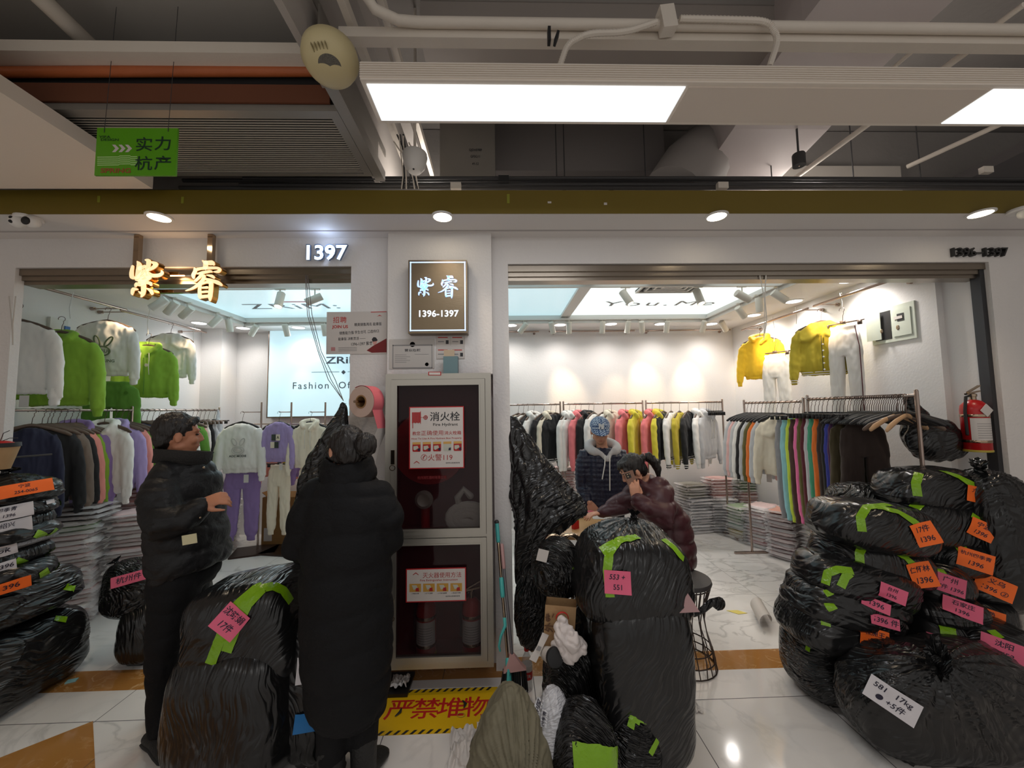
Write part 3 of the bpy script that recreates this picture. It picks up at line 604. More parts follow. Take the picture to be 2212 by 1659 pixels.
def extinguisher(base, r, h, label, n=28, wall=False, face=-1):
    t = thing('fire_extinguisher', base, label, 'fire extinguisher')
    g = G(); g.lathe(base, [(r*0.9, 0), (r, 0.01), (r, h*0.72), (r*0.93, h*0.80), (r*0.6, h*0.87), (r*0.25, h*0.9)], n); put('cylinder', g, redp, t, smooth=True)
    g = G(); g.lathe(base, [(r*0.98, -0.002), (r*1.04, 0.0), (r*1.04, 0.012), (r*0.98, 0.014)], n); put('base_ring', g, mat('yellow_ring', srgb(180, 160, 60), 0.5), t, smooth=True)
    g = G(); arc = [R(a) for a in range(200, 341, 10)]
    for z_a, z_b in ((0.18*h, 0.58*h),): g.loft([[base+V((r*1.012*math.cos(a), r*1.012*math.sin(a), z)) for a in arc] for z in (z_a, z_b)], cap=False)
    lb = put('instruction_label', g, mat('label_white', srgb(206, 200, 196), 0.5), t, smooth=True)
    g = G()
    for k in range(7): z = base.z+h*(0.24+0.04*k); g.loft([[V((base.x+r*1.02*math.cos(a), base.y+r*1.02*math.sin(a), zz)) for a in [R(x) for x in range(225, 316, 10)]] for zz in (z, z+0.003)], cap=False)
    put('printed_lines', g, thin, lb)
    for z in (0.155*h, 0.6*h): put('silver_band', G().lathe(base+V((0, 0, z)), [(r*1.01, 0), (r*1.03, 0.003), (r*1.03, 0.016), (r*1.01, 0.019)], n), chrome, t, smooth=True)
    g = G(); top = base+V((0, 0, h*0.9)); g.lathe(top, [(r*0.24, 0), (r*0.24, 0.02), (r*0.3, 0.022), (r*0.3, 0.04), (0.01, 0.045)], 14); g.box(top+V((0.0, 0, 0.05)), (0.1, 0.018, 0.01), Matrix.Rotation(R(-12), 3, 'Y')); g.box(top+V((0.01, 0, 0.075)), (0.1, 0.018, 0.008), Matrix.Rotation(R(-28), 3, 'Y')); put('valve_handle', g, chrome, t, smooth=True)
    g = G(); g.tube([top+V((-r*0.2, 0, 0.03)), top+V((-r*0.9, -0.01, 0.02)), top+V((-r*1.12, -0.01, -0.08)), base+V((-r*1.1, -0.01, h*0.3))], 0.009, 8, round_=True); put('discharge_hose', g, black, t, smooth=True)
    return t
zb = z0+0.031
for px, lab in ((921, 'red extinguisher at the left inside the lower hydrant cabinet'), (1020, 'red extinguisher at the right inside the lower hydrant cabinet')):
    b = at(px, 1390, YC+0.10); extinguisher(V((b.x, b.y, zb)), 0.06, 0.36, lab)
# things on top of the cabinet
a, b = at(958, 772, YC+0.03), at(989, 801, YC+0.03)
t = thing('paper_box', ((a.x+b.x)/2, YC+0.05, z1), 'small blue grey box standing on top of the hydrant cabinet', 'box')
g = G(); g.bb((a.x, YC+0.02, z1), (b.x, YC+0.075, at(970, 770, YC+0.03).z)); put('carton', g, mat('blue_grey_card', srgb(98, 124, 130), 0.5), t)
g = G(); g.bb((a.x+0.003, YC+0.024, at(970, 770, YC+0.03).z), (b.x-0.02, YC+0.03, at(970, 756, YC+0.03).z)); put('paper_slip', g, mat('beige_paper', srgb(178, 160, 138), 0.7), t)
# ---- tape dispenser roll on the pier
YT = YF-0.16; p = at(791, 868, YT)
t = thing('label_roll', p, 'big roll of pink paper labels hanging on a peg beside the hydrant cabinet', 'label roll')
pinkm = mat('pink_label_paper', srgb(222, 112, 122), 0.6); kraft = mat('kraft_core', srgb(150, 112, 72), 0.8); rollm = mat('roll_edge_paper', srgb(206, 178, 164), 0.7)
MR = Matrix.Rotation(R(90), 3, 'X') @ Matrix.Rotation(R(-22), 3, 'Y')
g = G(); g.lathe(p, [(0.040, -0.045), (0.093, -0.045), (0.095, -0.043), (0.095, 0.043), (0.093, 0.045), (0.040, 0.045), (0.040, -0.045)], 48, MR); put('roll', g, rollm, t, smooth=True)
g = G(); g.lathe(p, [(0.033, -0.047), (0.041, -0.047), (0.041, 0.047), (0.033, 0.047), (0.033, -0.047)], 32, MR); put('core', g, kraft, t, smooth=True)
ax = MR @ V((0, 0, 1)); q = V((1, 0, 0)); q = (q-ax*q.dot(ax)).normalized(); qq = ax.cross(q)
if qq.z < 0: qq = -qq
pts = [p+(q*math.cos(R(a))+qq*math.sin(R(a)))*0.0985 for a in range(120, -31, -10)]
g = G(); g.loft([[x-ax*0.045, x+ax*0.045, x+ax*0.045+(x-p).normalized()*0.001, x-ax*0.045+(x-p).normalized()*0.001] for x in pts]); put('pink_strip', g, pinkm, t, smooth=True)
e0 = pts[-1]; pth = [e0, at(826, 925, YT), at(806, 975, YT-0.02), at(792, 1035, YT-0.06), at(784, 1080, YT-0.1)]
g = G(); g.loft([[x-ax*0.045, x+ax*0.045, x+ax*0.045+V((0.001, 0, 0)), x-ax*0.045+V((0.001, 0, 0))] for x in pth[:2]]); put('pink_strip', g, pinkm, t)
g = G(); g.loft([[x-ax*0.045, x+ax*0.045, x+ax*0.045+V((0.001, 0, 0)), x-ax*0.045+V((0.001, 0, 0))] for x in pth[1:]]); put('backing_strip', g, paperm, t, smooth=True)
g = G(); g.cyl(p+ax*0.10, p-ax*0.08, 0.008); g.cyl(V((p.x, YF, p.z)), p+V((0, 0.04, 0)), 0.008); put('peg', g, chrome, t, smooth=True)
# ================================================================ corridor ceiling services
def pipe(name, pts, r, m, label, cat='pipe', smooth=True, n=10, group=None):
    return put(name, G().tube(pts, r, n, round_=False), m, None, smooth=smooth, label=label, cat=cat, group=group)
def duct(name, a, b, m, label, cat='duct'):
    return put(name, G().bb(a, b), m, None, label=label, cat=cat)
# air handling grille
ZA = 3.02
a, b, c, d = atz(170, 262, ZA), atz(713, 240, ZA), atz(818, 381, ZA), atz(330, 383, ZA)
xl, xr_, y0_, y1_ = d.x-0.55, (b.x+c.x)/2, b.y, c.y
t = thing('fan_coil_unit', ((xl+xr_)/2, (y0_+y1_)/2, ZA), 'large ceiling air unit with a wide slatted return grille behind the green board', 'air conditioner')
g = G(); fr_ = 0.045
g.bb((xl, y0_, ZA), (xr_, y0_+fr_, ZA+0.03)); g.bb((xl, y1_-fr_*0.5, ZA), (xr_, y1_, ZA+0.03)); g.bb((xr_-fr_, y0_+fr_, ZA), (xr_, y1_-fr_*0.5, ZA+0.03)); g.bb((xl, y0_+fr_, ZA), (xl+fr_, y1_-fr_*0.5, ZA+0.03)); put('grille_frame', g, galv, t)
g = G(); n = 26
for k in range(n):
    y = y0_+fr_+(y1_-y0_-fr_*1.5)*(k+0.5)/n; g.box(((xl+xr_)/2, y, ZA+0.008), (xr_-xl-0.09, 0.004, 0.004))
put('louvre_slats', g, mat('pale_slat', srgb(190, 182, 168), 0.5), t)
g = G(); g.bb((xl+0.01, y0_+0.01, ZA+0.031), (xr_-0.01, y1_-0.01, ZA+0.32)); put('casing', g, black, t)
g = G(); yb_ = y0_-0.012; g.bb((xl-0.5, yb_, ZA+0.03), (xr_-0.03, yb_+0.01, ZA+0.115)); put('brown_side_board', g, rust, t)
g = G(); g.bb((xr_+0.002, y0_-0.2, ZA-0.0), (xr_+0.055, y1_+0.05, ZA+0.06)); g.bb((xr_+0.002, y0_-0.2, ZA+0.06), (xr_+0.012, y1_+0.05, ZA+0.3)); put('steel_channel', g, galv, t)
qa, qb = atz(300, 168, 3.16), atz(300, 183, 3.16)
put('insulated_pipe', G().tube([V((xl-1.2, qa.y, 3.19)), V((-2.2, qa.y, 3.18)), V((-1.6, qa.y, 3.19)), V((xr_-0.04, qa.y, 3.2))], 0.022, 12), mat('copper_brown_insulation', srgb(178, 96, 52), 0.5, bump=0.5, bscale=14, var=0.2), None, smooth=True, label='orange brown insulated pipe above the slatted grille', cat='pipe')
qa, qb = atz(300, 188, 3.14), atz(300, 200, 3.14); duct('steel_strip', (xl-0.8, qa.y, 3.14), (xr_-0.03, qb.y, 3.155), pipem, 'pale strip between the orange pipe and the slatted grille', 'strip')
qa, qb = atz(300, 112, 3.2), atz(300, 146, 3.2); duct('cable_tray', (-4.2, qa.y, 3.2), (xr_-0.04, qb.y, 3.25), pipem, 'white painted cable tray running across the upper left ceiling', 'tray')
qa, qb = atz(300, 150, 3.24), atz(300, 164, 3.24); duct('cable_tray', (-4.2, qa.y+0.0, 3.26), (xr_-0.04, qb.y+0.01, 3.28), galv, 'bare metal tray behind the white tray at upper left', 'tray')
a, b = atz(30, -60, 3.35), atz(205, 108, 3.35)
pipe('steel_tube', [a, b], 0.035, pipem, 'white round tube slanting into the upper left corner')
duct('air_duct', (-4.5, -1.0, 3.55), (atz(640, 0, 3.55).x, atz(300, 110, 3.55).y+0.1, 3.95), mat('pale_duct_board', srgb(205, 200, 192), 0.7, var=0.05), 'wide pale ventilation duct filling the upper left ceiling')
# channels running along Y left of the linear light
for (pa, pb, z, w_, m, l) in (((610, 0), (668, 110), 3.3, 0.04, pipem, 'thin channel left of the cream beacon'), ((650, 0), (705, 100), 3.36, 0.09, galv, 'grey channel passing behind the cream beacon'), ((735, 0), (865, 330), 3.3, 0.03, pipem, 'narrow bare channel right of the cream beacon'), ((775, 0), (905, 330), 3.38, 0.06, ductm, 'wider channel right of the cream beacon'), ((800, 0), (945, 380), 3.45, 0.03, pipem, 'third channel beside the cable bundle')):
    a, b = atz(pa[0], pa[1], z), atz(pb[0], pb[1], z); x = (a.x+b.x)/2
    duct('steel_channel', (x-w_/2, a.y-0.4, z), (x+w_/2, max(b.y, 2.5), z+0.05), m, l, 'channel')
a = atz(690, 0, 3.5); duct('ceiling_partition', (a.x, -1.0, 3.12), (a.x+0.03, 3.0, 4.09), ductm, 'dark grey upright sheet between the air unit and the cable bundle', 'panel')
# conduits along X
zc_ = 3.28
for (ya, r, nm, l) in ((52, 0.021, 'conduit', 'upper round white conduit running above the corridor luminaire'),):
    a, b = atz(905, 48, zc_), atz(2212, 66, zc_); pipe(nm, [atz(770, -40, zc_+0.05), atz(810, 20, zc_), atz(860, 44, zc_), a, V((b.x+1, a.y, zc_))], r, pipem, l)
a, b = atz(735, 76, zc_-0.02), atz(1960, 80, zc_-0.02)
t = put('square_conduit', G().bb((a.x, a.y-0.02, zc_-0.045), (b.x+0.8, a.y+0.03, zc_+0.0)), pipem, None, label='square white trunking just below the round conduit', cat='trunking')
q = at(1440, 45, 1.50); t = put('junction_box', G().box(q, (0.06, 0.05, 0.1), Matrix.Rotation(R(-8), 3, 'Y')), pipem, None, label='white junction box with two flexible conduits above the luminaire', cat='junction box')
def corr(pts, r, m, label):
    P = []
    for i in range(len(pts)-1):
        for k in range(10): P.append(pts[i].lerp(pts[i+1], k/10))
    P.append(pts[-1]); P = [sum((P[max(0, min(len(P)-1, i+j))] for j in (-3, -2, -1, 0, 1, 2, 3)), V((0, 0, 0)))/7 for i in range(len(P))]
    Q = []; rr = []
    L_ = sum((P[i+1]-P[i]).length for i in range(len(P)-1)); n = int(L_/0.006)
    for i in range(n+1):
        s = i/n*(len(P)-1); k = min(int(s), len(P)-2); Q.append(P[k].lerp(P[k+1], s-k)); rr.append(r if i % 2 else r*0.85)
    return put('flexible_conduit', G().tube(Q, rr, 8), m, None, smooth=True, label=label, cat='conduit')
corr([at(1425, 45, 1.48), at(1350, 70, 1.48), at(1270, 72, 1.48), at(1225, 95, 1.48), at(1207, 150, 1.48)], 0.013, pipem, 'ribbed flexible conduit curving left from the junction box')
corr([at(1460, 40, 1.48), at(1560, 42, 1.48), at(1660, 45, 1.48), at(1682, 85, 1.48), at(1660, 150, 1.48)], 0.013, pipem, 'ribbed flexible conduit curving right from the junction box')
g = G(); p = at(1186, 78, 1.48); g.box(p, (0.012, 0.03, 0.06)); g.box(p+V((0.03, 0, -0.01)), (0.01, 0.03, 0.045), Matrix.Rotation(R(20), 3, 'Y')); put('pipe_clip', g, black, None, label='small black bracket clipped on the square trunking', cat='bracket')
# beams and big ducts further up
duct('air_duct', (atz(910, 90, 3.6).x, atz(1300, 84, 3.6).y, 3.6), (atz(1720, 90, 3.6).x, atz(1300, 84, 3.6).y+0.34, 3.95), mat('beige_grey_duct', srgb(160, 152, 146), 0.75, var=0.06), 'long grey duct running crosswise above the white conduits')
duct('air_duct', (atz(910, 40, 3.8).x, atz(1300, 5, 3.8).y, 3.8), (atz(1700, 90, 3.8).x, atz(1300, 25, 3.8).y+0.1, 4.05), conc, 'narrow dark duct edge near the top of the photo')
a = at(1055, 268, 2.6); b = at(1500, 385, 2.6)
duct('concrete_beam', (at(1055, 300, 2.9).x, 2.95, at(1200, 360, 2.9).z), (at(1440, 300, 2.9).x, 3.1, 4.09), mat('beam_paint', srgb(146, 140, 138), 0.8), 'grey concrete beam behind the luminaire with white openings below', 'beam')
duct('concrete_beam', (at(880, 300, 2.9).x-4, 3.2, 3.55), (5.8, 3.4, 4.09), conc, 'long dark cross beam behind all the services', 'beam')
a, b = at(950, 265, 2.55), at(1070, 385, 2.55)
t = thing('duct_end_panel', ((a.x+b.x)/2, 2.56, b.z), 'bare metal duct end with stencilled codes behind the luminaire', 'duct')
put('sheet_panel', G().bb((a.x, 2.55, b.z), (b.x, 2.85, 4.09)), galv, t)
for s, py in (('GJDH5989', 324), ('GF0G11', 338), ('49-52', 354)): wtext(s, 1027, py, 2.547, 6, ink, t, 'stencil', 0.05, 0, 0.8)
# sheet metal ducts with bends at the right
dm2 = mat('pale_lilac_grey_duct', srgb(200, 190, 188), 0.6, var=0.05)
def bent(name, path, w_, h_, m, label):
    rings = []
    for (p, zt) in path: rings.append([p+V((-w_/2, 0, 0)), p+V((w_/2, 0, 0)), p+V((w_/2, 0, h_)), p+V((-w_/2, 0, h_))])
    return put(name, G().loft(rings), m, None, label=label, cat='duct')
c_ = atz(1860, 60, 3.5)
bent('air_duct', [(V((c_.x+0.0, -1.0, 3.5)), 0), (V((c_.x, 1.7, 3.5)), 0), (V((c_.x+0.02, 2.0, 3.5)), 0), (V((c_.x+0.02, 2.3, 3.42)), 0), (V((c_.x+0.0, 3.05, 3.30)), 0)], 0.62, 0.42, dm2, 'broad pale duct dipping behind the luminaire at the right')
g = G(); p0_ = at(1560, 300, 2.75); g.tube([at(1455, 420, 2.62), at(1490, 370, 2.66), at(1530, 330, 2.75), at(1600, 290, 2.7), at(1680, 240, 2.7)], [0.22, 0.23, 0.22, 0.2, 0.19], 18)
put('round_duct_elbow', g, mat('dark_grey_duct', srgb(160, 154, 150), 0.65), None, smooth=True, label='rounded grey duct elbow below the broad pale duct', cat='duct')
for (pa, pb, z, r, l) in (((2120, 88), (1710, 390), 3.3, 0.016, 'slanting grey pipe crossing the right ceiling'), ((2212, 245), (1960, 360), 3.2, 0.014, 'short slanting pipe near the right edge'), ((2212, 10), (2130, 70), 3.3, 0.012, 'pipe stub at the upper right corner'), ((1990, 95), (1925, 150), 3.4, 0.01, 'thin slanting rod above the luminaire at right')):
    pipe('ceiling_pipe', [atz(pa[0], pa[1], z), atz(pb[0], pb[1], z)], r, pipem, l)
duct('ceiling_board', (at(2050, 200, 2.9).x, 2.3, 3.42), (5.9, 3.6, 3.5), mat('grey_board', srgb(96, 92, 92), 0.8), 'dark grey board above the far right ceiling', 'panel')
# lit white things seen through the gap above the canopy
wb = mat('white_room_board', srgb(214, 206, 196), 0.7)
for (xa_, xb_, l) in ((1115, 1215, 'first pale board behind the pipes above the right opening'), (1222, 1315, 'second pale board behind the pipes above the right opening'), (1325, 1465, 'bright cream board behind the pipes left of the round elbow'), (1650, 1950, 'long pale board behind the pipes right of the round elbow'), (555, 800, 'pale board under the slatted grille')):
    a, b = at(xa_, 358, 3.15), at(xb_, 415, 3.15); put('ceiling_board', G().bb((a.x, 3.15, b.z), (b.x, 3.17, a.z)), wb, None, label=l, cat='board')
light('upper_fill', 'POINT', (-0.5, 2.7, 3.2), 7, (1, 0.93, 0.86), 0.1); light('upper_fill', 'POINT', (2.3, 2.75, 3.2), 7, (1, 0.93, 0.86), 0.1)  # added point lights, stand in for light bounced into the ceiling void
# long dark pipes above the canopy
for k, (py, y, r) in enumerate(((385, 2.36, 0.010), (390, 2.40, 0.012), (399, 2.33, 0.011), (406, 2.38, 0.014), (395, 2.46, 0.009))):
    z = at(1300, py, y).z; pipe('service_pipe', [V((-2.0 if k % 2 else -1.6, y, z-0.004)), V((-0.3, y, z)), V((1.6, y, z+0.003)), V((5.5, y, z+0.004*(k-2)))], r, darkp if k != 3 else mat('mid_grey_pipe', srgb(96, 94, 94), 0.5), 'thin dark service pipe number %d of the bundle lying along the canopy, counted upward' % (k+1) if False else ['top dark pipe of the bundle along the canopy', 'second dark pipe of the bundle along the canopy', 'third dark pipe of the bundle along the canopy, nearest the edge', 'lowest and lightest grey pipe of the bundle along the canopy', 'rearmost thin pipe of the bundle along the canopy'][k], 'pipe')
for px, py, l in ((985, 403, 'small white pipe coupling box over the pillar'), (1088, 388, 'black pipe coupling above the right edge of the pillar'), (1560, 402, 'grey coupling box on the pipes above the right opening'), (2130, 368, 'light coupling box on the pipes near the right end')):
    put('coupling_box', G().box(at(px, py, 2.31), (0.065, 0.03, 0.04)), (pipem if px != 1088 else black), None, label=l, cat='junction box')
# rods hanging
for k, px in enumerate((1203, 1220, 1395, 1668, 1845, 1990)):
    p = at(px, 400, 2.6); pipe('hanger_rod', [p, V((p.x, p.y, 4.1))], 0.004, darkp, 'thin threaded rod hanging ' + ['left of the first pale board', 'at the right edge of the first pale board', 'before the bright cream board', 'beside the round elbow', 'before the long pale board', 'near the far right of the canopy'][k], 'rod', n=6)
# cables beside the detector
rnd = random.Random(5)
for k in range(7):
    a = at(845+k*5+rnd.random()*8, 290+rnd.random()*20, 2.2); b = at(868+k*4, 350, 2.25); c = at(858+k*7+rnd.random()*12, 408, 2.3)
    pipe('cable', [a, a.lerp(b, 0.5)+V((rnd.uniform(-.02, .02), 0, 0)), b, b.lerp(c, .5)+V((rnd.uniform(-.02, .02), 0, 0)), c], 0.0045, (pipem, black, pipem, darkp)[k % 4], ['white cable at the left of the bundle by the smoke detector', 'black cable second in the bundle by the smoke detector', 'white cable third in the bundle by the smoke detector', 'grey cable in the middle of the bundle by the smoke detector', 'white cable right of the middle in the detector bundle', 'black cable last but one in the detector bundle', 'white cable at the right of the detector bundle'][k], 'cable', n=6)
# beacon and detector, spot head
p = at(714, 130, 1.42); MB = (Matrix.Rotation(R(-8), 3, 'Y') @ Matrix.Rotation(R(-12), 3, 'X') @ Matrix.Scale(0.9, 3))
t = thing('smoke_beam_sensor', p, 'cream round ceiling sensor with a perforated round window', 'sensor')
cream = mat('aged_cream_plastic', srgb(206, 192, 148), 0.45)
g = G(); g.lathe(p, [(0.02, 0.07), (0.085, 0.065), (0.112, 0.035), (0.115, 0.0), (0.10, -0.035), (0.07, -0.06), (0.01, -0.066)], 36, MB); put('housing', g, cream, t, smooth=True)
g = G(); q = p+MB @ V((0.005, -0.02, -0.058)); g.lathe(q, [(0.001, -0.007), (0.045, -0.004), (0.048, 0.004)], 28, MB); put('perforated_window', g, mat('speaker_mesh', srgb(120, 116, 106), 0.6, bump=1.0, bscale=260, bdist=0.01), t, smooth=True)
g = G()
for k in range(5): g.box(p+MB @ V((-0.035+0.014*k, -0.085, -0.048)), (0.003, 0.03, 0.012), MB)
put('vent_slots', g, mat('slot_shadow_plastic', srgb(150, 138, 100), 0.7), t)
p = at(896, 350, 2.2); t = thing('smoke_detector', p, 'white dome smoke detector hanging among the cables left of the duct end', 'smoke detector')
g = G(); g.lathe(p, [(0.07, 0.05), (0.074, 0.03), (0.06, -0.03), (0.035, -0.062), (0.005, -0.068)], 30); put('housing', g, ringm, t, smooth=True); g = G(); g.cyl(p+V((0, 0, 0.05)), p+V((0, 0, 1.2)), 0.008); put('conduit_drop', g, pipem, t, smooth=True); put('indicator', G().ball(p+V((0.0, -0.03, -0.062)), 0.006), black, t)
p = at(1726, 352, 2.3); t = thing('ceiling_spotlight', p, 'small dark cylindrical ceiling spot near the slanting pipe', 'spotlight')
g = G(); g.lathe(p, [(0.033, 0.06), (0.036, 0.055), (0.036, -0.02), (0.03, -0.02)], 20); put('body', g, darkp, t, smooth=True); g = G(); g.lathe(p, [(0.001, -0.021), (0.03, -0.016)], 20); put('lens', g, chrome, t); g = G(); g.cyl(p+V((0, 0, 0.06)), p+V((0, 0, 1.2)), 0.006); put('stem', g, darkp, t)
# bits of tape on the olive band
for k, (px, py, w_, h_, m, l) in enumerate(((1098, 429, 6, 20, mat('yellow_green_tape', srgb(140, 142, 40), .5), 'short yellow green tape strip on the olive band'), (1187, 437, 8, 4, paperm, 'left scrap of white paper stuck on the olive band'), (1308, 440, 7, 5, paperm, 'right scrap of white paper stuck on the olive band'), (213, 430, 5, 14, mat('yellow_green_tape', (0, 0, 0)), 'slanting tape strip on the olive band below the green board'), (394, 432, 5, 14, mat('yellow_green_tape', (0, 0, 0)), 'slanting tape strip on the olive band right of the green board'))):
    a, b = at(px-w_/2, py-h_/2, YO-0.002), at(px+w_/2, py+h_/2, YO-0.002); put('tape_scrap', G().bb((a.x, YO-0.002, b.z), (b.x, YO-0.0002, a.z)), m, None, label=l, cat='tape scrap')
# ================================================================ shop lights: track spots
spotw = mat('white_spot_body', srgb(214, 208, 196), 0.4)
glowspot = mat('spot_glow', (1, 1, 1), 0.4, emit=(1.0, 0.82, 0.55), es=9)
tracks = [((PX0+0.05, PY1-0.05), (PX1-0.05, PY1-0.05)), ((PX0+0.05, PY0+0.05), (PX0+0.05, PY1-0.05)), ((PX1-0.05, PY0+0.05), (PX1-0.05, PY1-0.05)), ((PX0+0.08, 3.65), (PX1-0.08, 3.65))]
for (a, b), l in zip(tracks, ('rear lighting track along the far edge of the luminous ceiling', 'left lighting track running into the shop', 'right lighting track running into the shop', 'front lighting track near the shutter beam')):
    put('lighting_track', G().bb((a[0]-0.016, a[1]-0.016, ZC+0.03), (b[0]+0.016, b[1]+0.016, ZC+0.055)), whitep, None, label=l, cat='lighting track')
def spot(p, d, lit, label, L=0.155, r=0.036, power=0, col=(1, 0.74, 0.46), tgt=None):
    d = V(d).normalized(); M = d.to_track_quat('Z', 'Y').to_matrix(); c = p+V((0, 0, -0.07))
    t = thing('track_spotlight', p, label, 'spotlight')
    g = G(); g.lathe(c, [(0.004, -L*0.45), (r*0.93, -L*0.45), (r, -L*0.42), (r, L*0.55), (r*0.9, L*0.55), (r*0.82, L*0.45)], 24, M); put('lamp_body', g, spotw, t, smooth=True)
    g = G(); g.lathe(c, [(0.001, L*0.47), (r*0.86, L*0.47)], 20, M); put('lens', g, glowspot if lit else mat('dim_spot_lens', srgb(70, 74, 80), 0.2), t)
    g = G(); g.cyl(p+V((0, 0, 0.035)), c, 0.006); g.box(p+V((0, 0, 0.026)), (0.09, 0.022, 0.014)); put('stem', g, spotw, t, smooth=True)
    if power: light('lamp', 'SPOT', c+d*(L*0.62), power, col, 0.03, c+d*2, 42, 0.9)
# (px, py, fixed x or y of the track, direction, lit, power)
SP = [(605, 632, 'f', (0.0, -0.35, -1), 1, 10, 'glowing spot hanging upright in the left opening'), (680, 640, 'f', (-0.8, -0.25, -0.45), 1, 6, 'tilted spot right of the glowing one beside the hanging wires'),
      (1352, 640, 'f', (0.35, -0.2, -0.7), 1, 6, 'leaning spot left of the air grille in the right opening'), (1509, 637, 'f', (0.12, -0.3, -0.9), 1, 6, 'nearly upright lit spot right of the air grille'), (1603, 630, 'f', (0.9, 0.1, -0.45), 0, 0, 'sideways spot at the right of the front track'),
      (549, 709, 'b', (-0.7, 0.3, -0.8), 0, 9, 'rear spot left of the light box tilting left'), (618, 709, 'b', (0.05, 0.45, -1), 0, 10, 'rear spot above the light box'), (701, 708, 'b', (0.0, 0.4, -1), 0, 10, 'rear spot half behind the recruitment notice'),
      (1131, 698, 'b', (-0.8, 0.6, -0.9), 0, 16, 'first rear spot right of the pier'), (1192, 697, 'b', (0.3, 0.55, -1), 0, 22, 'second rear spot right of the pier'), (1229, 697, 'b', (0.05, 0.45, -1), 0, 12, 'third rear spot under the ceiling divider'), (1301, 694, 'b', (0, 0.4, -1), 0, 0, 'fourth rear spot, upright'),
      (1356, 696, 'b', (-0.05, 0.45, -1), 0, 14, 'fifth rear spot right of the pier'), (1386, 694, 'b', (0.25, 0.6, -0.9), 0, 26, 'sixth rear spot, leaning to the wall'), (1440, 692, 'b', (0, 0.4, -1), 0, 0, 'seventh rear spot, upright'), (1519, 692, 'b', (0.0, 0.62, -0.95), 0, 26, 'eighth rear spot near the corner'), (1562, 690, 'b', (0.7, 0.45, -0.8), 0, 14, 'last rear spot turned to the right wall'),
      (372, 665, 'l', (-0.75, 0.1, -0.75), 0, 18, 'big spot of the left track under the gold characters'), (404, 682, 'l', (-0.8, 0.15, -0.6), 0, 24, 'second spot of the left track'), (466, 700, 'l', (-0.6, -0.25, -0.8), 0, 12, 'third spot of the left track beside the small camera'), (495, 704, 'l', (0.05, 0.2, -1), 0, 10, 'upright spot at the far end of the left track'), (345, 648, 'l', (-0.7, -0.2, -0.6), 0, 18, 'nearest spot of the left track behind the gold characters'),
      (1600, 675, 'r', (0.75, 0.3, -0.7), 0, 24, 'first spot of the right track from the rear'), (1640, 660, 'r', (0.1, 0.1, -1), 0, 8, 'upright spot of the right track'), (1683, 648, 'r', (0.8, -0.1, -0.6), 0, 24, 'foremost spot of the right track turned to the wall')]
for px, py, k, d, lit, pw, l in SP:
    if k == 'f': p = at(px, py, 3.65)
    elif k == 'b': p = at(px, py, PY1-0.05)
    elif k == 'l': p = atx(px, py, PX0+0.05)
    else: p = atx(px, py, PX1-0.05)
    spot(V((p.x, p.y, ZC+0.004)), d, lit, l, power=pw*(1.4 if px > 1000 else 0.9))
# ac cassette
a, b = atz(1372, 632, PZ-0.02), atz(1448, 612, PZ-0.02)
c = V((a.x+0.30, a.y-0.30, PZ-0.02)); t = thing('air_vent', c, 'square white concentric air grille in the white luminous ceiling', 'vent')
for k in range(4):
    s = 0.3-0.065*k; g = G(); fr(G(), 0, 0, 0, 0, 0, 0, 0)
    g = G(); w_ = 0.02
    for (u0, v0, u1, v1) in ((-s, -s, s, -s+w_), (-s, s-w_, s, s), (-s, -s+w_, -s+w_, s-w_), (s-w_, -s+w_, s, s-w_)): g.bb((c.x+u0, c.y+v0, PZ-0.03-0.004*k), (c.x+u1, c.y+v1, PZ-0.015))
    put('square_blade', g, whitep, t)
put('dark_core', G().bb((c.x-0.3, c.y-0.3, PZ-0.012), (c.x+0.3, c.y+0.3, PZ-0.001)), mat('vent_void', (0.08, 0.08, 0.08), .8), t)
# wall rails of the shop
railm = mat('brushed_rail_steel', srgb(168, 150, 140), 0.25, metal=1.0)
def rail(pts, r, label, brackets=(0.06, 0.94), toward=(0, 1, 0), wallc=YB, axis=1):
    t = thing('wall_rail', V(pts[0]).lerp(V(pts[-1]), 0.5), label, 'rail'); g = G(); g.tube(pts, r, 10, round_=True); put('rod', g, railm, t, smooth=True)
    for f in brackets:
        p = V(pts[0]).lerp(V(pts[-1]), f); q = p.copy(); q[axis] = wallc; g = G(); g.cyl(p, q, 0.006, n=8); g.cyl(q, q.lerp(p, 0.12), 0.018, n=12); put('bracket', g, railm, t, smooth=True)
    return t
zr = at(1300, 715, YB-0.15).z
for (xa_, xb_, l) in ((1040, 1163, 'wall rail behind the pier at the back wall'), (1187, 1370, 'middle bare wall rail on the back wall'), (1393, 1577, 'right bare wall rail on the back wall')):
    a, b = at(xa_, 716, YB-0.15), at(xb_, 714, YB-0.15); rail([V((a.x, a.y, zr)), V((b.x, b.y, zr))], 0.011, l)
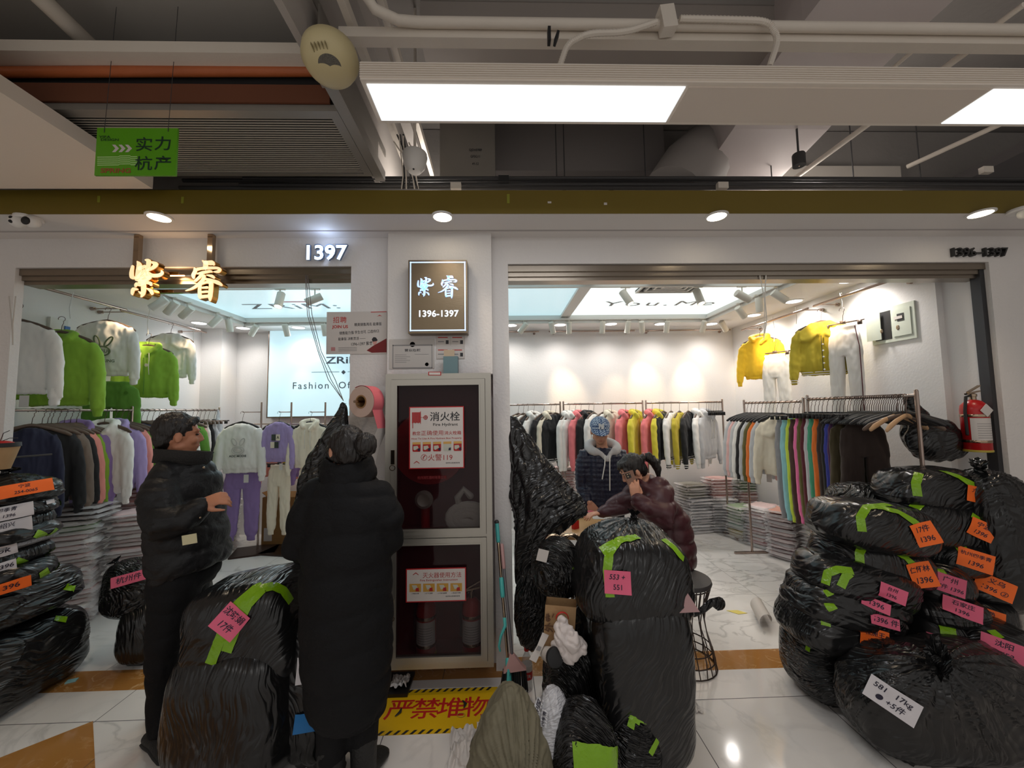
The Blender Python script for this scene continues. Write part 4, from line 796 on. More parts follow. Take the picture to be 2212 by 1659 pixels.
# ================================================================ garments (local frame: x across, -y front, hook point at the origin, hanging down -z)
def fabric(name, rgb, rough=0.85, k=1.0): return mat(name, tuple(min(1, c*k) for c in srgb(*rgb)), rough, bump=0.25, bscale=240, sheen=0.15, bdist=0.002)
FAB = {n: fabric(n+'_cotton', c) for n, c in dict(white=(240, 236, 230), cream=(236, 224, 202), black=(22, 21, 23), navy=(30, 32, 58), green=(140, 184, 56), dark_green=(96, 146, 50), purple=(146, 120, 176),
     lilac=(170, 150, 200), pink=(238, 128, 132), salmon=(232, 150, 138), pale_pink=(228, 182, 178), yellow=(222, 208, 62), golden=(244, 196, 40), mustard=(196, 176, 50), olive=(98, 90, 40), brown=(78, 54, 46), taupe=(120, 104, 92), grey=(150, 148, 150),
     light_grey=(196, 196, 198), orange=(232, 118, 42), turquoise=(150, 206, 214), lime=(202, 222, 70), hot_pink=(240, 118, 170), maroon=(92, 24, 36), dark_purple=(72, 30, 78), mint=(70, 160, 124), dark_olive=(66, 56, 30), dark_brown=(52, 38, 32), blue=(52, 60, 150)).items()}
HANG = mat('brown_grey_hanger_plastic', srgb(98, 80, 68), 0.4); HBLK = mat('black_hanger_plastic', srgb(34, 32, 33), 0.4); HWOOD = mat('beech_hanger_wood', srgb(196, 158, 120), 0.5)
hookm = mat('hook_wire_steel', srgb(120, 104, 98), 0.3, metal=1.0)
def hook_geo(L=0.128):
    g = G(); r = 0.021
    g.tube([V((-r*math.cos(R(a))*-1, 0, 0.0) ) for a in ()] or [V((r*math.cos(R(a))-0.0, 0, r*math.sin(R(a))-r*0+0.0-0.0)) + V((0, 0, -r+0.001)) for a in range(200, -61, -26)] + [V((0.012, 0, -r-0.034)), V((0.004, 0, -r-0.055)), V((0, 0, -L-0.01))], 0.0024, 5)
    return g
def hanger_geo(kind):
    g = G()
    if kind == 'clip':
        g.tube([V((-0.16, 0, -0.10)), V((0.16, 0, -0.10))], 0.007, 6, round_=True)
        for s in (-0.13, 0.13): g.box((s, 0, -0.118), (0.03, 0.022, 0.042))
        g.box((0, 0, -0.095), (0.04, 0.018, 0.03))
    else:
        g.tube([V((-0.20, 0, -0.165)), V((-0.17, 0, -0.145)), V((-0.10, 0, -0.112)), V((-0.03, 0, -0.088)), V((0, 0, -0.082)), V((0.03, 0, -0.088)), V((0.10, 0, -0.112)), V((0.17, 0, -0.145)), V((0.20, 0, -0.165))], [0.012, 0.017, 0.015, 0.013, 0.013, 0.013, 0.015, 0.017, 0.012], 8, round_=True, ell=0.6, upv=(0, 0, 1))
    return g
HM = {k: (hook_geo().mesh('hanger_hook', True, 180), hanger_geo(k).mesh('hanger_arms', True, 180)) for k in ('arms', 'clip')}
def garment_blob(kind):
    g = G(); n = 16
    def ring(z, hw, d, cy=0.0, cx=0.0, p=2.6):
        out = []
        for j in range(n*2):
            a = 2*math.pi*j/(n*2); c, s = math.cos(a), math.sin(a)
            out.append(V((cx+hw*math.copysign(abs(c)**(2/p), c), cy+d*math.copysign(abs(s)**(2/p), s), z)))
        return out
    Z = -0.10
    if kind == 'pants' or kind == 'wide_pants':
        wd = 1.25 if kind == 'wide_pants' else 1.0
        g.loft([ring(-0.125, 0.15, 0.016), ring(-0.15, 0.155, 0.022), ring(-0.165, 0.148, 0.018), ring(-0.22, 0.18*wd, 0.03), ring(-0.36, 0.20*wd, 0.035), ring(-0.42, 0.20*wd, 0.035)])
        for s in (-1, 1):
            if kind == 'wide_pants': g.loft([ring(-0.38, 0.115, 0.033, 0, s*0.125), ring(-0.7, 0.12, 0.034, 0, s*0.14), ring(-1.0, 0.125, 0.036, 0, s*0.15), ring(-1.08, 0.127, 0.036, 0, s*0.152)])
            else: g.loft([ring(-0.38, 0.095, 0.033, 0, s*0.10), ring(-0.55, 0.09, 0.036, 0.003, s*0.105), ring(-0.8, 0.078, 0.034, 0, s*0.11), ring(-0.97, 0.07, 0.030, 0, s*0.112), ring(-1.02, 0.056, 0.024, 0, s*0.112), ring(-1.03, 0.048, 0.018, 0, s*0.112), ring(-1.09, 0.046, 0.018, 0, s*0.112)])
        vox = 0.011
    else:
        body = [(-0.105, 0.07, 0.026), (-0.125, 0.12, 0.036), (-0.16, 0.18, 0.042), (-0.22, 0.205, 0.046), (-0.32, 0.215, 0.05), (-0.50, 0.225, 0.054), (-0.60, 0.228, 0.052), (-0.645, 0.215, 0.044), (-0.65, 0.203, 0.036), (-0.70, 0.20, 0.034)]
        g.loft([ring(z, w_, d) for z, w_, d in body])
        for s in (-1, 1):
            g.tube([V((s*0.165, 0, -0.18)), V((s*0.215, -0.008, -0.27)), V((s*0.245, -0.022, -0.44)), V((s*0.262, -0.034, -0.62)), V((s*0.268, -0.04, -0.73)), V((s*0.268, -0.041, -0.745)), V((s*0.268, -0.042, -0.80))], [0.055, 0.062, 0.056, 0.051, 0.047, 0.034, 0.032], 14, round_=False, ell=0.62, upv=(1, 0, 0))
        if kind == 'hoodie' or kind == 'zip_hoodie':
            g.tube([V((-0.075, -0.055, -0.15)), V((-0.105, -0.02, -0.11)), V((-0.085, 0.03, -0.085)), V((0, 0.055, -0.085)), V((0.085, 0.03, -0.085)), V((0.105, -0.02, -0.11)), V((0.075, -0.055, -0.15)), V((0.02, -0.065, -0.2))], [0.028, 0.034, 0.04, 0.045, 0.04, 0.034, 0.028, 0.015], 10, round_=True)
            g.ball((0, 0.045, -0.16), (0.09, 0.045, 0.075))
        elif kind == 'collar':
            for s in (-1, 1):
                g.loft([[V((s*0.03, -0.03-e, -0.105)), V((s*0.08, 0.01-e, -0.09)), V((s*0.20, -0.035-e, -0.20)), V((s*0.19, -0.055-e, -0.30)), V((s*0.12, -0.062-e, -0.33)), V((s*0.03, -0.062-e, -0.25))] for e in (0, 0.014)])
                g.loft([[V((s*0.03, 0.035+e, -0.105)), V((s*0.08, 0.01+e, -0.09)), V((s*0.20, 0.035+e, -0.20)), V((s*0.19, 0.055+e, -0.30)), V((s*0.03, 0.062+e, -0.30))] for e in (0, 0.012)])
        elif kind == 'half_zip':
            g.tube([V((-0.06, -0.04, -0.14)), V((-0.085, 0, -0.10)), V((-0.04, 0.035, -0.085)), V((0.04, 0.035, -0.085)), V((0.085, 0, -0.10)), V((0.06, -0.04, -0.14)), V((0.01, -0.055, -0.17))], [0.02, 0.026, 0.028, 0.028, 0.026, 0.022, 0.012], 10, round_=True, ell=1.3)
        else:
            g.tube([V((0.078*math.cos(R(a)), 0.03*math.sin(R(a))-0.01, -0.115-0.02*(1-math.sin(R(a)))/2*1.4)) for a in range(0, 360, 24)], 0.011, 8, closed=True)
        vox = 0.011
    sd = len(kind)*1.37
    def disp(p, n_):
        f = 0.010*nz((p[0]*1.0, p[1]*0.6, p[2]*0.22), 16, sd) + 0.005*nz((p[0], p[1], p[2]*0.5), 34, sd+3)
        if p.z < -0.60 and kind in ('hoodie', 'sweat', 'collar', 'half_zip', 'zip_hoodie') and p.z < -0.65: f += 0.0022*math.sin(p.x*900)
        return p + n_*f
    return blob(g, vox, 3, disp)
GM = {k: garment_blob(k) for k in ('sweat', 'hoodie', 'zip_hoodie', 'collar', 'half_zip', 'pants', 'wide_pants')}
tagm = mat('swing_tag_card', srgb(216, 210, 204), 0.5); cordm = mat('white_cord', srgb(226, 222, 214), 0.7)
CORD = G(); SWING = G().box((0.10, -0.062, -0.76), (0.055, 0.002, 0.095))
for s in (-1, 1): CORD.tube([V((s*0.035, -0.075, -0.19)), V((s*0.04, -0.08, -0.26)), V((s*0.036, -0.075, -0.36)), V((s*0.042, -0.07, -0.44))], 0.0035, 6)
CORD = CORD.mesh('drawstring', True, 180); SWING = SWING.mesh('swing_tag'); CORD.materials.append(cordm); SWING.materials.append(tagm)
HOODW = None
def hang_rot(face, roll=0.0):
    """rotation so that the garment front (-y local) faces the angle FACE measured in degrees (0 = towards -Y of the world, +90 = towards +X)"""
    return Matrix.Rotation(R(face), 4, 'Z') @ Matrix.Rotation(R(roll), 4, 'Y')
def hanger(p, face, kind='arms', m=None, label='', group=None, s=1.0):
    M = Matrix.Translation(V(p)) @ hang_rot(face) @ Matrix.Scale(s, 4)
    t = new('clothes_hanger', None, None, None, None, label=label, cat='hanger', group=group); t.matrix_basis = M; WM[t] = M
    a = new('hook', HM[kind][0], None, None, t); b = new('arms' if kind == 'arms' else 'clip_bar', HM[kind][1], (0, 0, -0.045), None, t)
    for o, mm in ((a, hookm), (b, m or HANG)):
        if not o.data.materials: o.data.materials.append(mm)
        o.material_slots[0].link = 'OBJECT'; o.material_slots[0].material = mm
    return t
NAMEK = dict(sweat='sweatshirt', hoodie='hoodie', zip_hoodie='zip_hoodie', collar='collared_jacket', half_zip='half_zip_top', pants='sweatpants', wide_pants='trousers')
CATK = dict(sweat='sweatshirt', hoodie='hoodie', zip_hoodie='hoodie', collar='jacket', half_zip='top', pants='trousers', wide_pants='trousers')
def garment(p, face, kind, col, label, group=None, s=1.0, tag=False, cord=False, sx=1.0, hang=True, hm=None, hlabel=None, roll=0, stripes=None):
    M = Matrix.Translation(V(p)-V((0, 0, 0.045 if hang else 0))) @ hang_rot(face, roll) @ Matrix.Diagonal((s*sx, s, s, 1))
    t = new(NAMEK[kind], GM[kind], None, None, None, label=label, cat=CATK[kind], group=group); t.matrix_basis = M; WM[t] = M
    m = FAB[col]
    if not t.data.materials: t.data.materials.append(m)
    t.material_slots[0].link = 'OBJECT'; t.material_slots[0].material = m
    if cord: new('drawstring', CORD, None, None, t)
    if tag: new('swing_tag', SWING, None, None, t)
    if stripes:
        g = G()
        zs = (-0.665, -0.69)
        for z in zs:
            g.loft([[V((0.210*c_*1, 0.042*s_, zz)) for c_, s_ in [(math.copysign(abs(math.cos(a))**.77, math.cos(a)), math.copysign(abs(math.sin(a))**.77, math.sin(a))) for a in [R(15*k) for k in range(24)]]] for zz in (z, z+0.009)], cap=False)
            for s_ in (-1, 1): g.loft([[V((s_*0.268+0.039*math.cos(a), -0.042+0.029*math.sin(a), zz-0.085)) for a in [R(30*k) for k in range(12)]] for zz in (z, z+0.009)], cap=False)
        put('ribbed_stripes', g, stripes, t, world=False)
    if hang: hanger(p, face, 'clip' if 'pants' in kind else 'arms', hm, hlabel or ('hanger holding the '+label)[:150])
    return t
# ================================================================ racks and garments
def clothes_rail(a, b, z, label, posts=(0.0, 1.0), r=0.011, feet=True, drop=0.0, mid=None):
    a, b = V(a), V(b); t = thing('garment_rack', V(((a.x+b.x)/2, (a.y+b.y)/2, 0)), label, 'clothes rack')
    put('hanging_bar', G().tube([V((a.x, a.y, z)), V((b.x, b.y, z))], r, 10, round_=True), railm, t, smooth=True)
    d = (b-a).normalized(); nrm = V((-d.y, d.x, 0))
    for f in posts:
        p = a.lerp(b, f); g = G(); g.tube([V((p.x, p.y, 0.02)), V((p.x, p.y, z+0.03))], 0.012, 8, round_=True)
        q = put('post', g, railm, t, smooth=True)
        if feet: g = G(); g.box((p.x, p.y, 0.011), (0.40 if abs(nrm.x) > .5 else 0.03, 0.40 if abs(nrm.y) > .5 else 0.03, 0.022)); put('foot_bar', g, railm, q)
    return t
ordn = ['first', 'second', 'third', 'fourth', 'fifth', 'sixth', 'seventh', 'eighth', 'ninth', 'tenth', 'eleventh', 'twelfth', 'thirteenth', 'fourteenth', 'fifteenth', 'sixteenth', 'seventeenth', 'eighteenth', 'nineteenth', 'twentieth',
        'twenty-first', 'twenty-second', 'twenty-third', 'twenty-fourth', 'twenty-fifth', 'twenty-sixth', 'twenty-seventh', 'twenty-eighth', 'twenty-ninth', 'thirtieth']
# ---- back-right rail(s)
YR = 5.0; zbk = at(1300, 872, YR).z
def bx(px): return at(px, 872, YR).x
for (p0_, p1_, l) in ((1060, 1210, 'left rose steel rack along the back wall behind the black draped bags'), (1217, 1388, 'middle rose steel rack along the back wall behind the capped person'), (1395, 1560, 'right rose steel rack along the back wall behind the phone caller')):
    clothes_rail((bx(p0_), YR, 0), (bx(p1_), YR, 0), zbk, l)
BR = [(1113, 'sweat', 'cream', 'left'), (1124, 'sweat', 'white', 'left'), (1134, 'sweat', 'black', 'left'), (1147, 'hoodie', 'white', 'left'), (1168, 'sweat', 'black', 'left'), (1183, 'hoodie', 'cream', 'left'), (1194, 'collar', 'black', 'left'),
      (1223, 'hoodie', 'white', 'middle'), (1236, 'hoodie', 'white', 'middle'), (1248, 'hoodie', 'pink', 'middle'), (1265, 'zip_hoodie', 'black', 'middle'), (1276, 'sweat', 'white', 'middle'), (1297, 'sweat', 'white', 'middle'), (1314, 'hoodie', 'cream', 'middle'), (1345, 'hoodie', 'pink', 'middle'), (1367, 'hoodie', 'yellow', 'middle'),
      (1402, 'hoodie', 'pink', 'right'), (1418, 'hoodie', 'yellow', 'right'), (1427, 'sweat', 'black', 'right'), (1443, 'collar', 'white', 'right'), (1461, 'collar', 'mustard', 'right'), (1480, 'collar', 'black', 'right'), (1503, 'hoodie', 'white', 'right'), (1519, 'hoodie', 'light_grey', 'right')]
cnt = {}
for i, (px, k, c, rk) in enumerate(BR):
    cnt[rk] = cnt.get(rk, 0)+1
    rnd = random.Random(i*7+1)
    l = '%s %s, %s from the left on the %s rack of the back wall' % (c.replace('_', ' '), NAMEK[k].replace('_', ' '), ordn[cnt[rk]-1], rk)
    st = None
    if k == 'collar': st = FAB['white'] if c != 'white' else FAB['black']
    garment((bx(px+6), YR, zbk+0.012), 46+rnd.uniform(-8, 8), k, c, l, None, 1.0, tag=(i % 4 == 2), cord=(k == 'hoodie'), hlabel='brown hanger, %s from the left on the %s rack of the back wall' % (ordn[cnt[rk]-1], rk), stripes=st)
for j in range(9):
    px = 1530+j*3.6; hanger((bx(px), YR, zbk+0.012), 62+j, 'clip', HBLK, 'empty black clip hanger, %s from the left at the end of the back racks' % ordn[j], 'empty clip hangers at the right end of the back racks')
# ---- right wall rail: z, x
XQ = 2.80
a, b = atx(1607, 872, XQ), atx(1735, 866, XQ); b2 = atx(1740, 862, XQ); e2 = atx(1963, 856, XQ)
zq = (a.z+b.z)/2; zq2 = (b2.z+e2.z)/2+0.0
clothes_rail((XQ, a.y, 0), (XQ, b.y, 0), zq, 'rear rack along the right wall with pale tops')
clothes_rail((XQ, b2.y-0.02, 0), (XQ, e2.y-0.05, 0), zq2, 'front rack along the right wall full of trousers and black hangers')
def ry(px): return atx(px, 866, XQ).y
RW = [(1612, 'sweat', 'light_grey'), (1620, 'sweat', 'pale_pink'), (1627, 'sweat', 'light_grey'), (1634, 'sweat', 'white'), (1643, 'sweat', 'black'), (1651, 'sweat', 'light_grey'), (1659, 'sweat', 'olive'), (1668, 'sweat', 'orange'), (1676, 'sweat', 'light_grey'), (1687, 'collar', 'cream'),
      (1700, 'pants', 'grey'), (1712, 'pants', 'turquoise'), (1724, 'pants', 'lime'), (1731, 'pants', 'brown'),
      (1743, 'pants', 'hot_pink'), (1750, 'pants', 'olive'), (1758, 'pants', 'maroon'), (1766, 'pants', 'light_grey'), (1774, 'pants', 'mint'), (1784, 'pants', 'orange'), (1796, 'pants', 'dark_brown'), (1805, 'pants', 'black'), (1812, 'pants', 'blue'), (1820, 'pants', 'dark_purple'), (1829, 'pants', 'black')]
for i, (px, k, c) in enumerate(RW):
    rear = px < 1740; n_ = i if rear else i-14; rnd = random.Random(i*3+5)
    where = 'rear rack of the right wall' if rear else 'front rack of the right wall'
    garment((XQ, ry(px), (zq if rear else zq2)+0.012), -30+rnd.uniform(-6, 6) if 'pants' in k else -38+rnd.uniform(-6, 6), k, c, '%s %s, %s from the far end on the %s' % (c.replace('_', ' '), NAMEK[k].replace('_', ' '), ordn[n_], where), None, 1.0, tag=(i in (3, 9)), sx=(0.62 if k == 'pants' else 0.85), hm=HBLK,
            hlabel='dark %shanger, %s from the far end on the %s' % ('clip ' if 'pants' in k else '', ordn[n_], where))
for i, px in enumerate((1834, 1852)):
    garment((XQ, ry(px+(6 if i else 0)), zq2+0.012), -20, 'wide_pants', 'dark_olive' if i == 0 else 'dark_brown', ('dark olive wide trousers hanging below the black hangers on the right wall' if i == 0 else 'dark brown wide trousers nearest the shop front on the right wall'), sx=0.62, hm=HBLK, hlabel=('black clip hanger above the dark olive wide trousers', 'black clip hanger above the dark brown wide trousers')[i])
for j in range(24):
    px = 1842+j*4.8; hanger((XQ, ry(px), zq2+0.012), -48+random.Random(j).uniform(-8, 8), 'arms', HBLK, 'empty black hanger, %s from the far end on the front right rack' % ordn[j], 'empty black hangers on the front rack of the right wall')
for j, (px, m, l) in enumerate(((1935, HWOOD, 'pale wooden hanger sticking out at the near end of the right rack'), (1946, HANG, 'brown hanger between the two pale wooden hangers'), (1955, HWOOD, 'lower pale wooden hanger tilted over the black bag'))):
    hanger((XQ-0.02, ry(px)-0.02, zq2+0.012), (8, -14, 18)[j], 'arms', m, l, s=1.15)
# ---- left wall rails
XK = -3.60
za1 = atx(200, 886, XK).z
def ly(px): return atx(px, 886, XK).y
clothes_rail((XK, ly(20), 0), (XK, ly(286), 0), za1, 'near rack along the left wall')
clothes_rail((XK, ly(296), 0), (XK, ly(474), 0), za1, 'far rack along the left wall behind the man')
LW = [(70, 'sweat', 'navy', 'near'), (92, 'sweat', 'black', 'near'), (104, 'sweat', 'lilac', 'near'), (112, 'sweat', 'taupe', 'near'), (126, 'sweat', 'black', 'near'), (140, 'sweat', 'salmon', 'near'), (153, 'sweat', 'green', 'near'), (166, 'hoodie', 'purple', 'near'), (212, 'hoodie', 'white', 'near'), (248, 'hoodie', 'lilac', 'near'), (262, 'sweat', 'salmon', 'near'), (275, 'sweat', 'dark_green', 'near'),
      (306, 'sweat', 'navy', 'far'), (318, 'sweat', 'purple', 'far'), (330, 'sweat', 'pink', 'far'), (342, 'sweat', 'grey', 'far'), (356, 'sweat', 'green', 'far'), (376, 'sweat', 'white', 'far'), (398, 'sweat', 'dark_green', 'far'), (415, 'pants', 'dark_green', 'far'), (424, 'pants', 'salmon', 'far'), (432, 'pants', 'white', 'far'), (441, 'pants', 'black', 'far'), (450, 'pants', 'light_grey', 'far')]
cnt = {}
for i, (px, k, c, rk) in enumerate(LW):
    cnt[rk] = cnt.get(rk, 0)+1; rnd = random.Random(i+40)
    l = '%s %s, %s from the shop front on the %s rack of the left wall' % (c.replace('_', ' '), NAMEK[k].replace('_', ' '), ordn[cnt[rk]-1], rk)
    f = (54 if px < 190 else 34)+rnd.uniform(-5, 5)
    if k == 'hoodie' and c == 'white': f = 10
    t = garment((XK+(0.06 if c == 'white' and k == 'hoodie' else 0), ly(px), za1+0.012), f, k, c, l, None, 1.0, tag=(i in (8, 9)), cord=(k == 'hoodie'), sx=0.6 if k == 'pants' or px < 80 else 0.82, hlabel='brown hanger, %s from the shop front on the %s rack of the left wall' % (ordn[cnt[rk]-1], rk))
    if px == 212:
        for (x, z, cm) in ((-0.07, -0.40, 'purple'), (0.02, -0.40, 'navy'), (-0.07, -0.49, 'navy'), (0.02, -0.49, 'lilac')):
            put('printed_square', G().grid(lambda u, v, x=x, z=z: V((x+u*0.085-0.02, -0.074, z+v*0.085)), 1, 1), FAB[cm], t, world=False)
hanger((XK, ly(463), za1+0.012), 15, 'clip', HBLK, 'empty clip hanger at the far end of the left wall racks')
# ---- garments displayed on the walls
def wall_garment(px, py, X_, face, kind, col, s, label, **kw):
    p = atx(px, py, X_); t = garment(p, face, kind, col, label, None, s, **kw); return t, p
XW = -3.72
zwr = None
ra, rb = atx(60, 615, XW), atx(272, 672, XW)
def rr(px0, py0, px1, py1, X_, label, wallc):
    a, b = atx(px0, py0, X_), atx(px1, py1, X_); z = (a.z+b.z)/2; rail([V((X_, a.y, z)), V((X_, b.y, z))], 0.012, label, wallc=wallc, axis=0); return z
z1_ = rr(30, 600, 272, 673, XW, 'near steel wall rail high on the left wall', XL); z2_ = rr(262, 668, 445, 720, XW, 'far steel wall rail high on the left wall', XL)
inkd = mat('charcoal_print', (0.05, 0.06, 0.05), 0.7); gprint = mat('sage_print', srgb(112, 122, 92), 0.7)
def whook(px, y0, y1, X_, label):
    a, b = atx(px, y0, X_), atx(px, y1, X_); put('rail_hook', G().tube([a+V((0, 0, 0.03)), a+V((0.0, 0.02, 0.04)), V((a.x, a.y, (a.z+b.z)/2)), b], 0.0035, 6), whitep, None, smooth=True, label=label, cat='hook')
t, p = wall_garment(42, 655, XW+0.08, 22, 'sweat', 'white', 0.92, 'white sweatshirt with a swing tag nearest the front on the left wall', tag=True)
t, p = wall_garment(134, 684, XW+0.06, 24, 'half_zip', 'green', 1.0, 'bright green half zip top on the left wall'); whook(152, 640, 688, XW+0.06, 'white hook carrying the green half zip top')
t, p = wall_garment(234, 664, XW+0.03, 20, 'sweat', 'white', 0.86, 'white sweatshirt with a rabbit outline print and SPRING on the left wall', roll=0)
g = G(); Y_ = -0.068
def ringp(cx, cz, rx, rz, rot, w_=0.008): g.tube([V((cx+rx*math.cos(a)*math.cos(rot)-rz*math.sin(a)*math.sin(rot), Y_-0.002, cz+rx*math.cos(a)*math.sin(rot)+rz*math.sin(a)*math.cos(rot))) for a in [R(20*k) for k in range(18)]], w_, 5, closed=True, ell=0.3)
ringp(0, -0.44, 0.065, 0.05, 0); ringp(-0.045, -0.335, 0.02, 0.06, 0.25); ringp(0.05, -0.335, 0.02, 0.06, -0.5); put('rabbit_outline_print', g, gprint, t, world=False)
put('printed_word', G().merge(text('ZIRUI', 0.05, 0.001), Matrix.Translation((0, Y_-0.004, -0.44)) @ Matrix.Rotation(R(90), 4, 'X')), gprint, t, world=False); put('printed_word', G().merge(text('ZIM SPRING', 0.042, 0.001), Matrix.Translation((0, Y_-0.003, -0.545)) @ Matrix.Rotation(R(90), 4, 'X')), gprint, t, world=False)
t, p = wall_garment(246, 800, XW-0.04, 24, 'wide_pants', 'dark_green', 0.85, 'green wide trousers below the rabbit print sweatshirt', hang=False)
put('small_round_print', G().lathe(V((0.13, -0.05, -0.26)), [(0.001, 0), (0.02, 0)], 14, Matrix.Rotation(R(90), 3, 'X')), FAB['dark_green'], t, world=False)
t, p = wall_garment(322, 720, XW+0.03, 22, 'zip_hoodie', 'green', 0.9, 'green zip hoodie with long cords on the left wall', cord=True); whook(320, 672, 722, XW+0.03, 'white hook carrying the green zip hoodie')
put('zip', G().box((0, -0.07, -0.44), (0.006, 0.004, 0.46)), FAB['dark_green'], t, world=False)
put('flower_patch', G().lathe(V((0.015, -0.072, -0.33)), [(0.001, 0), (0.02, 0)], 7, Matrix.Rotation(R(90), 3, 'X')), FAB['white'], t, world=False)
t, p = wall_garment(370, 697, XW, 22, 'collar', 'white', 0.82, 'white collared top with a bow string farthest on the left wall', tag=True)
whook(418, 708, 738, XW, 'empty white hook at the far end of the left wall rail')
# electrical box on the left wall
a, b = atx(107, 684, XL+0.02), atx(143, 730, XL+0.02); t = thing('distribution_box', (XL+0.02, (a.y+b.y)/2, b.z), 'small wall box with a blue breaker behind the green half zip top', 'electrical box')
put('box_frame', G().bb((XL+0.001, a.y, b.z), (XL+0.03, b.y, a.z)), whitep, t); put('breaker', G().bb((XL+0.031, a.y+0.15, b.z+0.03), (XL+0.04, b.y-0.03, a.z-0.06)), mat('breaker_blue', srgb(40, 100, 170), .4), t)
# right wall display
XV = 3.18
z3_ = rr(1603, 712, 1745, 668, XV, 'far steel wall rail high on the right wall', XR); z4_ = rr(1758, 662, 1925, 604, XV, 'near steel wall rail high on the right wall', XR)
t, p = wall_garment(1640, 705, XV-0.02, -48, 'hoodie', 'golden', 0.86, 'golden yellow hoodie hanging high on the right wall')
t, p = wall_garment(1771, 667, XV-0.02, -46, 'collar', 'mustard', 0.88, 'mustard jacket with a wide sailor collar high on the right wall', tag=True, stripes=FAB['white'])
for k in range(5): put('button', G().ball(V((0.01, -0.072, -0.36-0.07*k)), (0.009, 0.005, 0.009), n=8, m=6), FAB['white'], t, world=False)
put('placket', G().box((0, -0.066, -0.46), (0.008, 0.004, 0.40)), FAB['olive'], t, world=False)
t, p = wall_garment(1672, 735, XV+0.04, -60, 'pants', 'white', 0.95, 'white sweatpants hanging high on the right wall beside the golden hoodie', hm=HANG, sx=0.8); whook(1672, 690, 738, XV+0.03, 'steel hook chain above the white sweatpants')
t, p = wall_garment(1818, 665, XV+0.04, -68, 'pants', 'white', 0.98, 'white sweatpants with a dark side stripe beside the mustard jacket', hm=HANG, sx=0.7); whook(1818, 640, 668, XV+0.0, 'white hook above the striped white sweatpants')
put('side_stripe', G().tube([V((0.15, -0.03, -0.15)), V((0.19, -0.036, -0.35)), V((0.19, -0.036, -0.6)), V((0.185, -0.034, -1.0))], 0.005, 5), FAB['maroon'], t, world=False)
whook(1720, 670, 700, XV, 'empty white hook between the two right wall garments')
# distribution box on right wall
a, b = atx(1878, 672, XR-0.02), atx(1979, 735, XR-0.02); zt_, zb_ = atx(1930, 660, XR-0.02).z, atx(1930, 738, XR-0.02).z; y_a, y_b = a.y, b.y
t = thing('distribution_box', (XR-0.02, (y_a+y_b)/2, zb_), 'pale green flush meter box with one door ajar on the right wall', 'electrical box')
pg = mat('pale_green_enamel', srgb(206, 212, 198), 0.4); g = G(); g.bb((XR-0.012, y_b, zb_), (XR-0.0005, y_a, zt_)); put('frame_plate', g, pg, t)
ym = (y_a+y_b)/2
put('dark_opening', G().bb((XR-0.014, ym+0.01, zb_+0.03), (XR-0.0121, y_a-0.03, zt_-0.03)), black, t)
q = G(); q.box((XR-0.04, ym+0.14, (zt_+zb_)/2), (0.006, y_a-0.03-ym-0.04, zt_-zb_-0.07), Matrix.Rotation(R(10), 3, 'Z')); d_ = put('door_leaf', q, pg, t); put('lock', G().ball((XR-0.05, ym+0.06, (zt_+zb_)/2-0.05), (0.006, 0.012, 0.02)), chrome, d_, smooth=True)
q = G(); q.bb((XR-0.018, y_b+0.03, zb_+0.04), (XR-0.0125, ym-0.01, zt_-0.04)); d_ = put('door_leaf', q, pg, t); put('meter_window', G().bb((XR-0.020, y_b+0.08, (zt_+zb_)/2+0.01), (XR-0.0185, ym-0.05, zt_-0.08)), black, d_); put('lock', G().ball((XR-0.019, ym-0.05, (zt_+zb_)/2-0.04), (0.004, 0.014, 0.022)), chrome, d_, smooth=True)
put('meter', G().bb((XR-0.023, y_b+0.09, (zt_+zb_)/2+0.03), (XR-0.0205, y_b+0.16, zt_-0.10)), paperm, d_)
# extinguisher on the right wall
p = atx(2108, 975, XR-0.10); tt = extinguisher(V((XR-0.085, p.y, p.z)), 0.07, 0.40, 'red fire extinguisher with a white diamond label mounted on the right wall')
put('wall_bracket', G().bb((XR-0.016, p.y-0.02, p.z+0.15), (XR-0.0005, p.y+0.02, p.z+0.25)), galv, tt)
put('diamond_label', G().prism([V((XR-0.085-0.045, p.y-0.073, p.z+0.285)), V((XR-0.085, p.y-0.073, p.z+0.33)), V((XR-0.085+0.045, p.y-0.073, p.z+0.285)), V((XR-0.085, p.y-0.073, p.z+0.24))], (0, 0.004, 0)), mat('label_white', (0, 0, 0)), tt)
